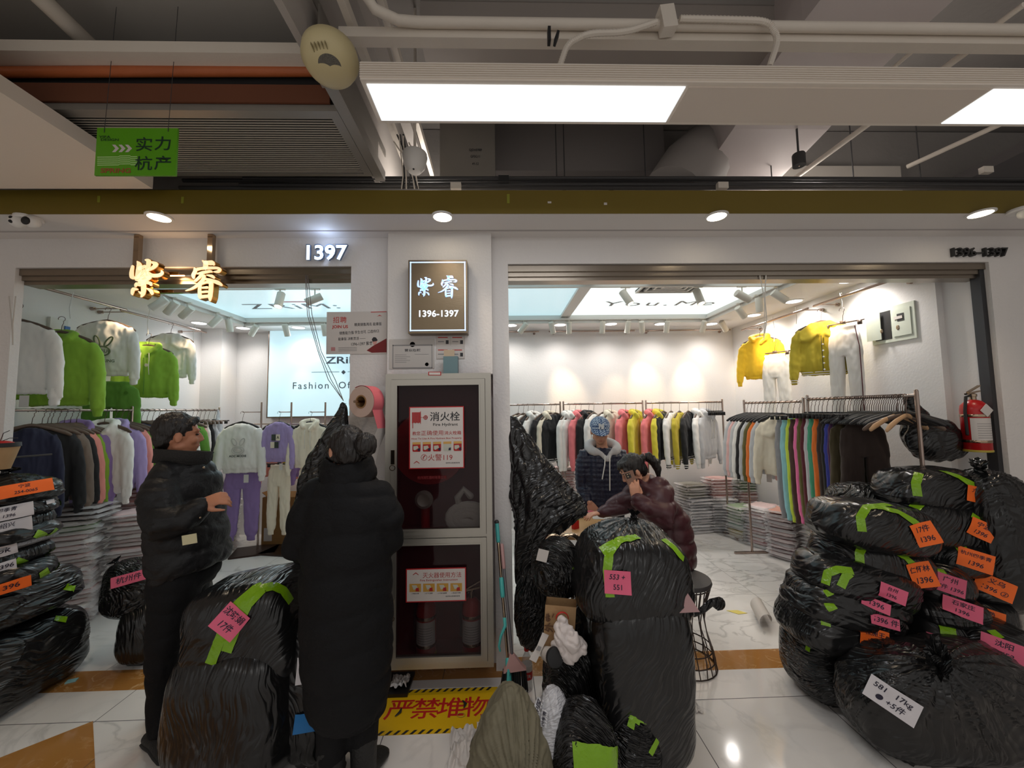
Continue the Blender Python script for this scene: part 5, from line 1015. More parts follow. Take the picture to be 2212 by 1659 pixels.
# ---- T stands at the back left with outfits
STD = [(548, 920, 'sweat', 'white', 'pants', 'purple', 'white sweatshirt with a ring print', 'left'), (614, 914, 'sweat', 'lilac', 'pants', 'cream', 'lilac sweatshirt with square prints', 'middle'), (689, 912, 'hoodie', 'cream', 'pants', 'cream', 'cream hoodie', 'right')]
YT_ = 4.75
for i, (px, py, k1, c1, k2, c2, d1, pos) in enumerate(STD):
    x = at(px, 900, YT_).x; zb_ = at(px, 890, YT_).z; gx_ = at(px-(22, 9, 17)[i], 900, YT_).x
    t = thing('display_stand', (x, YT_+0.08, 0), 'dark T stand, %s of the three before the light box' % {'left': 'leftmost', 'middle': 'middle one', 'right': 'rightmost'}[pos], 'display stand')
    put('base_plate', G().box((x+0.02, YT_+0.08, 0.01), (0.46, 0.36, 0.02), Matrix.Rotation(R((20, -12, 10)[i]), 3, 'Z')), mat('dark_bronze_steel', srgb(70, 56, 50), 0.3, metal=0.8), t)
    put('pole', G().cyl(V((x+0.03, YT_+0.1, 0.02)), V((x+0.03, YT_+0.1, zb_+0.12)), 0.011), railm, t, smooth=True)
    g = G(); g.cyl(V((x+0.03, YT_+0.1, zb_+0.0)), V((gx_, YT_-0.02, zb_+0.0)), 0.006); g.cyl(V((x-0.22, YT_+0.1, zb_-0.15)), V((x+0.24, YT_+0.1, zb_-0.15)), 0.008); put('arm', g, railm, t, smooth=True)
    garment((gx_, YT_-0.02, zb_+0.008), (4, -6, 3)[i], k1, c1, d1+' on the %s stand before the light box' % pos, None, (0.98, 0.80, 0.90)[i], tag=True, sx=(1.0, 0.92, 0.92)[i], cord=(k1 == 'hoodie'), hm=HBLK, hlabel='black hanger on the %s stand before the light box' % pos)
    tt = LINK[-1]
    g2 = garment((gx_-0.01, YT_+0.03, zb_-0.48), (4, -6, 3)[i], k2, c2, {'left': 'purple', 'middle': 'cream', 'right': 'pale cream'}[pos]+' sweatpants hanging on the %s stand before the light box' % pos, None, 0.86 if i else 0.92, hm=HBLK, hlabel='black clip hanger hidden behind the top on the %s stand' % pos, tag=False, sx=(1.15, 0.85, 0.85)[i])
    for j, c in enumerate((('pink', 'salmon'), ('mustard', 'salmon', 'purple'), ('pink', 'pale_pink'))[i]):
        garment((x+0.06+0.04*j, YT_+0.34, zb_-0.135), 62, 'sweat', c, '%s sweatshirt, %s one behind the front outfit of the %s stand' % (c.replace('_', ' '), ordn[j], pos), None, 0.9, hm=HBLK, hlabel='black hanger, %s one behind the front outfit of the %s stand' % (ordn[j], pos))
st_ = [o for o in LINK if o.get('label', '') .startswith('white sweatshirt with a ring print')][0]
g = G(); 
for (cx, cz, rx, rz, ro) in ((0, -0.42, 0.07, 0.045, 0), (0, -0.42, 0.045, 0.028, 0), (-0.045, -0.32, 0.022, 0.045, 0.5), (0.045, -0.32, 0.022, 0.045, -0.5)): ringp(cx, cz, rx, rz, ro, 0.006)
put('ring_print', g, mat('pearl_print', srgb(200, 196, 190), 0.4), st_, world=False); put('printed_word', G().merge(text('AOC MODIE', 0.035, 0.001), Matrix.Translation((0, Y_-0.002, -0.49)) @ Matrix.Rotation(R(90), 4, 'X')), inkd, st_, world=False)
st_ = [o for o in LINK if o.get('label', '').startswith('lilac sweatshirt with square prints')][0]
for (cx, cz, m_) in ((-0.03, -0.33, inkd), (0.045, -0.33, FAB['cream']), (-0.045, -0.44, FAB['cream']), (0.02, -0.44, inkd)): put('printed_square', G().bb((cx-0.035, Y_-0.004, cz-0.045), (cx+0.033, Y_-0.001, cz+0.045)), m_, st_, world=False)
put('printed_letter', G().merge(text('A', 0.06, 0.001), Matrix.Translation((0.045, Y_-0.006, -0.33)) @ Matrix.Rotation(R(90), 4, 'X')), inkd, st_, world=False)
# ---- light box on the back wall
YL = YB-0.12; a, b = at(583, 715, YL), at(800, 897, YL)
t = thing('light_box', ((a.x+b.x)/2, YB-0.06, b.z), 'big pale blue advertising light box with brand lettering on the back wall', 'light box')
put('frame', G().bb((a.x-0.02, YL+0.004, b.z-0.02), (b.x+0.2, YB-0.001, a.z+0.02)), railm, t); put('lit_face', G().bb((a.x, YL, b.z), (b.x+0.18, YL+0.003, a.z)), mat('lit_blue_film', (0.6, 0.8, 0.85), 0.3, emit=srgb(186, 216, 228), es=0.72), t)
slate = mat('slate_print', srgb(84, 92, 104), 0.5)
wtext('ZRiM', 704, 779, YL-0.002, 15, slate, t, 'lettering', 0.4, 0.0005, 1.6, 'LEFT'); wtext('Fashion  Of.You', 631, 834, YL-0.002, 15, slate, t, 'lettering', 0.05, 0.0005, 1.0, 'LEFT', sp=1.25)
a2 = at(673, 804, YL); b2_ = at(733, 804, YL); g = G(); g.bb((a2.x, YL-0.002, a2.z-0.003), (b2_.x, YL, a2.z+0.003)); c = at(742, 804, YL); g.box(c, (0.045, 0.002, 0.045), Matrix.Rotation(R(45), 3, 'Y')); g.bb((at(751, 804, YL).x, YL-0.002, a2.z-0.003), (at(790, 804, YL).x, YL, a2.z+0.003)); put('ruled_line', g, slate, t)
light('glow', 'AREA', ((a.x+b.x)/2, YL-0.05, (a.z+b.z)/2), 6, (0.85, 0.95, 1), 1.3, ((a.x+b.x)/2, 0, 1.5), sy=1.0)
# cardboard box and bag behind the stands
a, b = at(567, 1075, 5.02), at(641, 1142, 5.02); t = thing('cardboard_box', ((a.x+b.x)/2, 5.15, 0), 'open brown cardboard box standing behind the middle stand', 'box')
put('carton', G().bb((a.x, 5.02, 0), (b.x, 5.40, a.z)), mat('brown_cardboard', srgb(152, 112, 62), 0.8, var=0.08), t); put('shipping_label', G().bb((a.x+0.03, 5.017, 0.06), (a.x+0.13, 5.0195, 0.22)), paperm, t)
g = G(); g.box((a.x+0.03, 5.2, a.z+0.03), (0.004, 0.36, 0.10), Matrix.Rotation(R(-50), 3, 'Y')); put('flap', g, mat('brown_cardboard', (0, 0, 0)), t)
p = atx(474, 965, XK+0.02); g = G(); g.ball((XK+0.05, ly(468), p.z-0.02), (0.14, 0.14, 0.20), n=20, m=14); g.tube([V((XK+0.02, ly(468), za1)), V((XK+0.03, ly(468), p.z+0.2))], [0.01, 0.05], 8, round_=True)
put('white_carrier_bag', blob(g, 0.012, 2, nzd(30, 0.012, 3)), mat('thin_white_plastic', srgb(206, 212, 218), 0.25, alpha=0.62, bump=0.6, bscale=26), None, label='translucent white carrier bag hanging at the far end of the left wall rack', cat='bag')
# ================================================================ folded packets in stacks
def rr_ring(hx, hy, z, p=5, n=36, wob=0.0, sd=0):
    out = []
    for j in range(n):
        a = 2*math.pi*j/n; c, s = math.cos(a), math.sin(a); k = 1+wob*nz((c*1.5, s*1.5, z*9), 2.5, sd)
        out.append(V((hx*k*math.copysign(abs(c)**(2/p), c), hy*k*math.copysign(abs(s)**(2/p), s), z+wob*0.09*nz((c, s, 0), 3.1, sd+4))))
    return out
PKT = []
for sd in range(4):
    g = G(); g.loft([rr_ring(0.10, 0.08, 0.002, 4, wob=0.1, sd=sd), rr_ring(0.145, 0.115, 0.001, 5, wob=0.1, sd=sd), rr_ring(0.152, 0.122, 0.014, 5, wob=0.1, sd=sd+1), rr_ring(0.148, 0.118, 0.028, 5, wob=0.12, sd=sd+1), rr_ring(0.11, 0.09, 0.035, 4, wob=0.1, sd=sd+2)])
    c = g.mesh('folded_garment', True, 60)
    g = G(); r1 = rr_ring(0.150, 0.120, 0.030, 6, wob=0.05, sd=sd); r2 = rr_ring(0.185, 0.150, 0.016, 9, wob=0.16, sd=sd+7); r3 = rr_ring(0.150, 0.120, 0.006, 6, wob=0.05, sd=sd)
    g.loft([r1, r2, r3], cap=False); f = g.mesh('plastic_film', True, 70); PKT.append((c, f))
filmm = mat('clear_poly_film', srgb(244, 240, 240), 0.25, alpha=0.5, bump=0.8, bscale=30, spec=0.7)
PC = {}
def pkt_mat(c):
    if c not in PC: base = FAB[c].node_tree.nodes['Principled BSDF'].inputs['Base Color'].default_value; PC[c] = mat(c+'_folded_in_film', tuple(min(0.9, 0.68*base[i]+0.30) for i in range(3)) if c not in ('black', 'maroon', 'brown', 'dark_brown') else tuple(0.8*base[i]+0.14 for i in range(3)), 0.32, bump=0.5, bscale=18, bdist=0.01)
    return PC[c]
def stack(px, py, cols, rot, where, dx=0.0, base=None, th=0.0365, jit=0.012, zb=0.0):
    p = base if base is not None else atz(px, py, 0); rnd = random.Random(int(px*3+py)); z = zb; n = len(cols)
    for i, c in enumerate(cols):
        co, fi = PKT[rnd.randrange(4)]
        M = Matrix.Translation(V((p.x+rnd.uniform(-jit, jit)+dx*i, p.y+rnd.uniform(-jit, jit), z+0.0005))) @ Matrix.Rotation(R(rot+rnd.uniform(-5, 5)+(90 if rnd.random() < .0 else 0)), 4, 'Z') @ Matrix.Rotation(R(rnd.uniform(-1.5, 1.5)), 4, 'X')
        t = new('folded_packet', co, None, None, None, label='%s packet, %s' % (c.replace('_', ' '), ('topmost of ' if i == n-1 else 'lowest of ' if i == 0 else ordn[n-1-i]+' from the top of ')+where), cat='clothing packet', group='packets in '+where); t.matrix_basis = M; WM[t] = M
        m = pkt_mat(c)
        if not t.data.materials: t.data.materials.append(m)
        t.material_slots[0].link = 'OBJECT'; t.material_slots[0].material = m
        f = new('plastic_film', fi, None, None, t)
        if not fi.materials: fi.materials.append(filmm)
        z += th
    return z
W9 = ['light_grey']*9
stack(1505, 1146, ['light_grey']*9+['navy', 'light_grey', 'navy'], 8, 'the white stack before the olive one')
stack(1556, 1144, ['white', 'light_grey']*6, -5, 'the plain white stack beside the caller')
p = atz(1530, 1128, 0); stack(0, 0, ['light_grey']*11+['salmon']*8, 4, 'the salmon topped stack', base=V((p.x, 5.28, 0)), jit=0.008)
p2 = V((p.x+0.40, 5.28, 0)); stack(0, 1, ['salmon']*14+['dark_green']*6, -4, 'the green topped corner stack', base=p2, jit=0.008)
stack(0, 2, ['pale_pink']*22+['light_grey', 'navy'], 3, 'the pink stack behind the rack post', base=V((p2.x+0.36, 5.30, 0)), jit=0.008)
stack(0, 3, ['olive']*17, 10, 'the olive stack behind the caller', base=V((p.x-0.36, 5.28, 0)), jit=0.008)
stack(1606, 1160, ['cream', 'cream', 'mustard', 'white', 'mint', 'white', 'dark_green', 'dark_green', 'white', 'dark_green', 'dark_green'], 20, 'the mixed green and cream stack')
stack(1650, 1176, ['white', 'pink', 'pale_pink', 'white', 'pale_pink', 'pale_pink', 'white', 'pale_pink', 'light_grey', 'pale_pink', 'pale_pink', 'white', 'pale_pink'], 28, 'the pale pink stack')
stack(1702, 1202, ['maroon', 'pale_pink', 'maroon', 'pale_pink', 'maroon', 'pale_pink', 'maroon', 'pale_pink', 'maroon', 'pale_pink', 'maroon', 'pale_pink', 'maroon', 'orange'], 32, 'the burgundy stack')
stack(1785, 1225, ['light_grey', 'pale_pink', 'light_grey', 'pink', 'light_grey', 'light_grey']+['cream']*12, 20, 'the cream stack beside the taped bags', jit=0.03)
stack(1732, 1288, ['black', 'light_grey', 'black'], 35, 'the low stack left of the taped bags', jit=0.03)
p = atz(1690, 1196, 0); g = G(); g.tube([V((p.x-0.2, p.y+0.1, 0.50)), V((p.x-0.08, p.y+0.08, 0.56)), V((p.x+0.02, p.y+0.06, 0.55)), V((p.x+0.14, p.y+0.05, 0.53))], [0.05, 0.08, 0.075, 0.04], 12, round_=True, ell=0.45, upv=(0, 1, 0)); 
# left
stack(474, 1187, ['light_grey', 'white']*8+['white'], 30, 'the white stack behind the man', jit=0.02)
stack(0, 4, ['pale_pink', 'white']*10+['dark_green', 'white'], 25, 'the left pale stack behind the left heap', base=V((-3.55, 3.35, 0)), jit=0.02)
stack(0, 5, ['white', 'pale_pink']*11, 22, 'the middle pale stack behind the left heap', base=V((-3.28, 3.62, 0)), jit=0.02)
stack(0, 6, ['white']*17+['salmon']*9, 15, 'the far pale stack behind the left heap', base=V((-3.52, 3.95, 0)), jit=0.02)
stack(0, 7, ['brown']*3, 15, 'the brown bundle behind the left heap', base=V((-3.52, 3.38, 0)), zb=0.81, jit=0.02)
stack(0, 8, ['salmon', 'pale_pink']*12, 5, 'the salmon stack beside the capped person', base=V((at(1213, 1000, 5.25).x, 5.25, 0)), jit=0.015)
# ================================================================ black bags
def bagmat(name, col, rough, bs, st=0.55, coat=0.0):
    m = bpy.data.materials.new(name); m.use_nodes = True; nt = m.node_tree; N = nt.nodes.new; L = nt.links.new; b = nt.nodes['Principled BSDF']
    b.inputs['Base Color'].default_value = (*col, 1); b.inputs['Roughness'].default_value = rough; b.inputs['Specular IOR Level'].default_value = 0.5
    tc = N('ShaderNodeTexCoord'); n0 = N('ShaderNodeTexNoise'); n0.inputs['Scale'].default_value = 2.2; L(tc.outputs['Object'], n0.inputs['Vector'])
    mp = N('ShaderNodeVectorMath'); mp.operation = 'MULTIPLY_ADD'; L(n0.outputs['Color'], mp.inputs[0]); mp.inputs[1].default_value = (0.35, 0.35, 0.35); L(tc.outputs['Object'], mp.inputs[2])
    oi = N('ShaderNodeObjectInfo'); rv = N('ShaderNodeVectorMath'); rv.operation = 'SCALE'; rv.inputs[0].default_value = (1.5, 3.2, 2.0); L(oi.outputs['Random'], rv.inputs['Scale'])
    outs = []
    for rot_, sc_, k_ in (((0.2, 0.5, 0.3), (1, 1, 5.5), 1.0), ((0.4, -0.7, 0.9), (1, 1, 6.5), 1.7)):
        vr_ = N('ShaderNodeVectorRotate'); vr_.rotation_type = 'EULER_XYZ'; L(mp.outputs[0], vr_.inputs['Vector']); L(rv.outputs[0], vr_.inputs['Rotation']); mm = N('ShaderNodeMapping'); L(vr_.outputs[0], mm.inputs[0]); mm.inputs['Scale'].default_value = sc_; mm.inputs['Rotation'].default_value = rot_
        n1 = N('ShaderNodeTexNoise'); n1.inputs['Scale'].default_value = bs*k_; n1.inputs['Detail'].default_value = 1.5; L(mm.outputs[0], n1.inputs['Vector'])
        a = N('ShaderNodeMath'); a.operation = 'SUBTRACT'; L(n1.outputs[0], a.inputs[0]); a.inputs[1].default_value = 0.5; c = N('ShaderNodeMath'); c.operation = 'ABSOLUTE'; L(a.outputs[0], c.inputs[0])
        q = N('ShaderNodeMapRange'); L(c.outputs[0], q.inputs[0]); q.inputs[1].default_value = 0; q.inputs[2].default_value = 0.16; outs.append(q.outputs[0])
    c = N('ShaderNodeMath'); c.operation = 'ADD'; L(outs[0], c.inputs[0]); L(outs[1], c.inputs[1])
    bp = N('ShaderNodeBump'); bp.inputs['Strength'].default_value = st; bp.inputs['Distance'].default_value = 0.012; L(c.outputs[0], bp.inputs['Height']); L(bp.outputs[0], b.inputs['Normal'])
    MATS[name] = m; return m
BAGM = bagmat('black_bin_liner', (0.010, 0.010, 0.0105), 0.24, 2.6, 0.42); BAGM2 = bagmat('crumpled_black_plastic', (0.009, 0.009, 0.0095), 0.19, 6.0, 0.8)
WBAG = bagmat('white_carrier_plastic', srgb(205, 205, 210), 0.3, 8.0, 0.5); GBAG = bagmat('grey_film_plastic', srgb(150, 150, 154), 0.25, 8.0, 0.5); SACK = mat('olive_woven_sack', srgb(118, 112, 92), 0.75, bump=1.0, bscale=9, var=0.2, bdist=0.03)
TAPE = mat('lime_packing_tape', srgb(126, 174, 22), 0.22, bump=0.6, bscale=35, bdist=0.01, var=0.15)
ORG = mat('orange_sticky_label', srgb(255, 112, 30), 0.6); PNK = mat('pink_sticky_label', srgb(226, 98, 130), 0.6); WHT = mat('white_sticky_label', srgb(216, 212, 216), 0.6); BLU = mat('blue_sticky_label', srgb(20, 110, 176), 0.6)
PEN = mat('blue_black_marker', srgb(28, 22, 48), 0.6)
def cube_sphere(n):
    vs = {}; V_ = []; F = []
    def idx(p):
        k = (round(p.x, 5), round(p.y, 5), round(p.z, 5))
        if k not in vs: vs[k] = len(V_); V_.append(p)
        return vs[k]
    for ax in range(3):
        for sg in (-1, 1):
            gr = []
            for i in range(n+1):
                row = []
                for j in range(n+1):
                    a = math.tan((i/n*2-1)*math.pi/4); b = math.tan((j/n*2-1)*math.pi/4); q = [0, 0, 0]; q[ax] = sg; q[(ax+1) % 3] = a; q[(ax+2) % 3] = b
                    row.append(idx(V(q).normalized()))
                gr.append(row)
            for i in range(n):
                for j in range(n): F.append((gr[i][j], gr[i+1][j], gr[i+1][j+1], gr[i][j+1]))
    return V_, F
CS = {n: cube_sphere(n) for n in (22, 34, 52)}
BAGS = {}
def bag(key, box, Y, dy, label, seed=0, p=3.0, rot=0.0, tilt=0.0, wr=1.0, knot=None, m=None, floor=False, cat='bag', name='black_bag', group=None, res=34, pinch=None, slump=0.12, ctr=None, hs=None):
    if ctr: c = V(ctr); hw, dy, hh = hs
    else: x0, y0, x1, y1 = box; Yn_ = Y-0.5*dy; k = Yn_/831.0; hw = (x1-x0)/2*k*0.96; hh = (y1-y0)/2*k*0.97; c = at((x0+x1)/2, (y0+y1)/2, Yn_)+V((0, 0.5*dy, 0))
    if floor: zt_ = c.z+hh; hh = zt_/2; c = V((c.x, c.y, hh))
    Vs, F = CS[res]; Mr = Matrix.Rotation(R(rot), 3, 'Z') @ Matrix.Rotation(R(tilt), 3, 'Y'); out = []; s0 = max(hw, hh, dy)
    kd = None
    if knot: kd = V(knot).normalized()
    for v in Vs:
        q = V([math.copysign(abs(t)**(2.0/p), t) for t in v]) if False else v.copy()
        L = (abs(v.x)**p+abs(v.y)**p+abs(v.z)**p)**(1.0/p); q = v/L
        # slump: wider at the bottom
        sl = 1.0 - slump*q.z*0.5
        loc = V((q.x*hw*sl, q.y*dy*sl, q.z*hh))
        a = 0.06*nz(v, 1.4, seed) + 0.022*nz(v, 3.0, seed+2)
        if kd is not None:
            kx = kd.orthogonal().normalized(); ky = kd.cross(kx); ang = math.atan2(v.dot(kx), v.dot(ky)); dk = v.dot(kd)
            w_ = max(0.0, dk+0.25)/1.25
            q1 = nz((math.cos(ang)*2, math.sin(ang)*2, dk*0.15), 3.2, seed); a += wr*w_*0.045*(1-min(1, abs(q1)*4))
            if dk > 0.75: a += 0.16*(dk-0.75)/0.25
        sa = seed*1.3; vx, vz = v.x*math.cos(sa)+v.z*math.sin(sa), v.z*math.cos(sa)-v.x*math.sin(sa); st = V((vx*0.35, v.y*1.0, vz*2.4)); dm = 0.0 if kd is None else max(0.0, v.dot(kd))
        r = 1-min(1, abs(nz(st, 1.6, seed+9))*5.0); r2 = 1-min(1, abs(nz(st, 3.1, seed+4))*4.0)
        a += wr*(1-dm)*(0.020*r*r + 0.007*r2*r2)
        n_ = V((v.x, v.y, v.z)); loc += V((n_.x, n_.y, n_.z))*a*s0*0.62
        if floor and loc.z < -hh*0.93: loc.z = -hh*0.999+0.002
        out.append(c + Mr @ loc if not floor else c + (Matrix.Rotation(R(rot), 3, 'Z') @ loc))
    g = G().add(out, F); me = g.mesh(name, True, 180)
    o = put(name, me, m or BAGM, None, label=label, cat=cat, group=group, loc=(c.x, c.y, max(0.0, c.z-hh)))
    bvh = BVHTree.FromPolygons([v_ for v_ in out], F); BAGS[key] = (o, bvh, c)
    if knot:
        kp = None; d_ = Mr @ V((kd.x*hw, kd.y*dy, kd.z*hh)); h = bvh.ray_cast(c+d_*3, -d_.normalized()); kp = (h[0] if h[0] is not None else c+d_)
        kn = d_.normalized(); u = kn.orthogonal().normalized(); w2 = kn.cross(u); sz = s0*0.16
        g = G(); g.ball(kp+kn*sz*0.25, (sz*0.42,)*3, n=14, m=8)
        rings = []
        for i, (t, rad) in enumerate(((0.3, 0.25), (0.55, 0.5), (0.8, 0.85), (1.0, 1.15))):
            rings.append([kp+kn*sz*(t+0.12*math.sin(j*2.1+seed))+(u*math.cos(2*math.pi*j/22)+w2*math.sin(2*math.pi*j/22)*0.45)*sz*rad*(1+0.25*(j % 2)) for j in range(22)])
        g.loft(rings, cap=False); g.loft([[q_ + (q_-kp).normalized()*0.0015 for q_ in r_] for r_ in rings], cap=False)
        put('tied_knot', g, BAGM2 if m is None else m, o, smooth=True, ang=60)
    return o
def hit(key, px, py):
    o, bvh, c = BAGS[key]; d = ray(px, py).normalized(); h = bvh.ray_cast(CAM, d)
    if h[0] is None: t = (c-CAM).dot(d); h = bvh.find_nearest(CAM+d*t)
    return h[0], (h[1] if h[1].dot(h[0]-c) > 0 else -h[1])
def tape(key, pts, wpx=14, m=None, nm='packing_tape'):
    o, bvh, c = BAGS[key]; P = []
    for i in range(len(pts)-1):
        a, b = pts[i], pts[i+1]; n = max(2, int(math.hypot(b[0]-a[0], b[1]-a[1])/4))
        for k in range(n): P.append((a[0]+(b[0]-a[0])*k/n, a[1]+(b[1]-a[1])*k/n))
    P.append(pts[-1]); H = [hit(key, *q) for q in P]; g = G(); rows = []
    w_ = wpx*(c-CAM).dot(fw)/831.0/2
    for i in range(len(H)):
        p_, n_ = H[i]; t = (H[min(i+1, len(H)-1)][0]-H[max(i-1, 0)][0])
        if t.length < 1e-6: continue
        t.normalize(); s = n_.cross(t).normalized(); r_ = []
        for f in (-1, -0.5, 0, 0.5, 1):
            h = bvh.find_nearest(p_+s*w_*f); q_ = h[0]*0.7+(p_+s*w_*f)*0.3; hn = h[1] if h[1].dot(h[0]-c) > 0 else -h[1]; r_.append(q_+hn*0.004)
        rows.append(r_)
    vs = [q for r_ in rows for q in r_]; n = len(rows)
    g.add(vs, [(i*5+j, i*5+j+1, (i+1)*5+j+1, (i+1)*5+j) for i in range(n-1) for j in range(4)])
    return put(nm, g, m or TAPE, o, smooth=True, ang=180)
def label(key, px, py, wpx, hpx, rot, m, txt=None, lab=None, tsize=0.30, stiff=0.7):
    o, bvh, c = BAGS[key]; p_, n_ = hit(key, px, py); 
    pts = [hit(key, px+dx, py+dy) for dx in (-wpx*.35, 0, wpx*.35) for dy in (-hpx*.35, 0, hpx*.35)]
    n_ = sum((q[1] for q in pts), V((0, 0, 0))).normalized(); tc = (CAM-p_).normalized(); n_ = (n_*0.5+tc*0.65).normalized()
    k = (p_-CAM).dot(fw)/831.0; w_, h_ = wpx*k, hpx*k
    upd = (up*math.cos(R(rot))+rt*math.sin(R(rot))*-1); x = upd.cross(n_).normalized(); y = n_.cross(x)
    N_ = 8; grid = []
    lift = max((q[0]-p_).dot(n_) for q in pts)
    for j in range(N_+1):
        row = []
        for i in range(N_+1):
            base = p_+x*w_*(i/N_-.5)+y*h_*(j/N_-.5); h = bvh.ray_cast(base+n_*0.25, -n_, 0.5)
            d_ = (h[0]-base).dot(n_) if h[0] is not None else -0.01
            d_ = max(d_+0.008, lift*stiff) if d_ > -0.05 else lift*stiff-0.008*(abs(i/N_-.5)*2)
            row.append(d_)
        grid.append(row)
    for _ in range(2):
        g2 = [[max(grid[j][i], 0.5*grid[j][i]+0.125*(grid[max(j-1, 0)][i]+grid[min(j+1, N_)][i]+grid[j][max(i-1, 0)]+grid[j][min(i+1, N_)])) for i in range(N_+1)] for j in range(N_+1)]; grid = g2
    def S(u, v, e=0.0):
        u = min(max(u, 0), 1)*N_; v = min(max(v, 0), 1)*N_; i = min(int(u), N_-1); j = min(int(v), N_-1); fu, fv = u-i, v-j
        d_ = (grid[j][i]*(1-fu)+grid[j][i+1]*fu)*(1-fv)+(grid[j+1][i]*(1-fu)+grid[j+1][i+1]*fu)*fv
        return p_+x*w_*(u/N_-.5)+y*h_*(v/N_-.5)+n_*(d_+e)
    g = G().grid(lambda u, v: S(u, v), N_, N_); q = put('sticky_label', g, m, o, smooth=True, ang=180, **({'label': lab} if lab else {}))
    if txt:
        tg = G(); lines = txt.split('\n'); nl = len(lines); rnd = random.Random(hash(key) % 97 if False else int(px+py))
        for li, s in enumerate(lines):
            cj = any(ord(ch) > 0x2E80 for ch in s); tm = text(s, 1.0, 0.012); xs = [v_[0] for v_ in tm.v] or [0]; W_ = max(xs)-min(xs)
            sz = min(h_*(0.62/nl), w_*0.84/max(W_, .1)); sh = rnd.uniform(0.0, 0.25)
            cx_ = 0.5+rnd.uniform(-.03, .03); cyy = 1-(li+0.5)/nl*0.86-0.07
            tg.add([S(cx_+(vx+sh*vy)*sz/w_, cyy+vy*sz/h_, 0.0012) for vx, vy, vz in tm.v], tm.f)
        put('handwriting', tg, PEN, q)
    return q
# ---- right heap, from the back to the front
T_ = 'in the right heap'
bag('R0', (1835, 1048, 1950, 1150), 2.70, 0.2, 'crumpled black bag at the back left shoulder of the right heap', 1, m=BAGM2, wr=1.6)
bag('RF', (2115, 1025, 2262, 1330), 2.33, 0.18, 'tall black bag with a knotted top at the far right of the right heap', 2, knot=(-0.45, -0.2, 1), res=34)
bag('R1', (1932, 1014, 2185, 1112), 2.46, 0.19, 'black taped parcel bag lying highest on the right heap, orange label', 3, tilt=4)
tape('R1', [(1982, 1072), (1978, 1045), (1985, 1022)]); tape('R1', [(2036, 1018), (2070, 1030), (2108, 1052)]); label('R1', 2116, 1070, 50, 34, -10, ORG, '六服装\n1396')
bag('R2', (1940, 1078, 2175, 1195), 2.44, 0.2, 'black parcel bag second from the top of the right heap, torn orange label', 4, tilt=8)
tape('R2', [(1975, 1098), (1990, 1082), (2010, 1084)], 18); tape('R2', [(2098, 1112), (2118, 1126)], 12); tape('R2', [(2150, 1106), (2162, 1112), (2158, 1130)], 12); label('R2', 2117, 1144, 42, 38, -28, ORG, '宁波\n1396')
bag('R5', (2020, 1165, 2160, 1250), 2.40, 0.19, 'black parcel bag in the middle of the right heap with a wide orange label', 5)
tape('R5', [(2068, 1172), (2082, 1192)], 18); label('R5', 2105, 1210, 54, 40, -14, ORG, '杭州四季青\n1396')
bag('R3', (1796, 1088, 2040, 1200), 2.24, 0.21, 'shiny black parcel bag with crossed lime tape at the top left of the right heap', 6, tilt=9, wr=1.3)
tape('R3', [(1862, 1148), (1858, 1118), (1872, 1096), (1920, 1090)]); tape('R3', [(1890, 1094), (1940, 1106), (1975, 1128), (1995, 1148)]); label('R3', 1995, 1153, 44, 46, 22, ORG, '17件\n1396')
bag('R4', (1796, 1168, 2030, 1272), 2.28, 0.20, 'black parcel bag right below the shiny crossed tape bag', 7, tilt=11)
tape('R4', [(1858, 1224), (1856, 1195), (1866, 1176)]); tape('R4', [(1925, 1190), (1955, 1204), (1984, 1232)]); label('R4', 1988, 1241, 46, 50, 18, ORG, '仁怀林\n1396')
bag('R12', (2080, 1238, 2195, 1302), 2.36, 0.18, 'black parcel bag near the right end of the heap, second lowest orange label', 8)
tape('R12', [(2128, 1240), (2150, 1248)], 12); label('R12', 2148, 1268, 56, 40, -22, ORG, '义乌\n1396 ②')
bag('R11', (1980, 1224, 2100, 1302), 2.30, 0.18, 'black parcel bag with a pink label in the middle of the right heap', 9)
tape('R11', [(2028, 1230), (2036, 1240)], 14); label('R11', 2052, 1263, 46, 38, -12, PNK, '广州\n7件 1396')
bag('R6', (1758, 1214, 1998, 1318), 2.22, 0.2, 'black parcel bag with a double lime band and pink label in the right heap', 10, tilt=13, wr=1.3)
tape('R6', [(1783, 1262), (1788, 1238), (1810, 1230), (1842, 1234)]); tape('R6', [(1816, 1268), (1826, 1246), (1836, 1238)]); label('R6', 1925, 1281, 48, 30, -18, PNK, '台州\n1396')
bag('R14', (2075, 1296, 2195, 1365), 2.32, 0.18, 'black parcel bag with an orange label near the right edge of the heap', 11)
tape('R14', [(2082, 1288), (2108, 1308)], 14); label('R14', 2134, 1333, 48, 34, -8, ORG, '常熟\n1396')
bag('R13', (1975, 1294, 2135, 1352), 2.24, 0.19, 'black parcel bag with a pink label right above the lower pink labelled bags', 12)
label('R13', 2077, 1318, 58, 36, -10, PNK, '石家庄\n1396')
bag('R7', (1742, 1268, 1975, 1335), 2.22, 0.2, 'flat black bag squeezed under the double banded one', 13, tilt=11, wr=1.4)
tape('R7', [(1782, 1283), (1796, 1278)], 12); label('R7', 1888, 1306, 50, 22, -16, PNK, '1396')
bag('R8', (1738, 1294, 1962, 1362), 2.20, 0.2, 'flat black bag with a lime dot and a pink label, lower left of the heap', 14, tilt=10, wr=1.4)
tape('R8', [(1790, 1304), (1800, 1318)], 18); label('R8', 1908, 1342, 50, 22, -6, PNK, '1396 件')
bag('R9', (1728, 1308, 1960, 1422), 2.22, 0.21, 'black bag with two lime tabs and an orange label low on the heap', 15, tilt=9, wr=1.4)
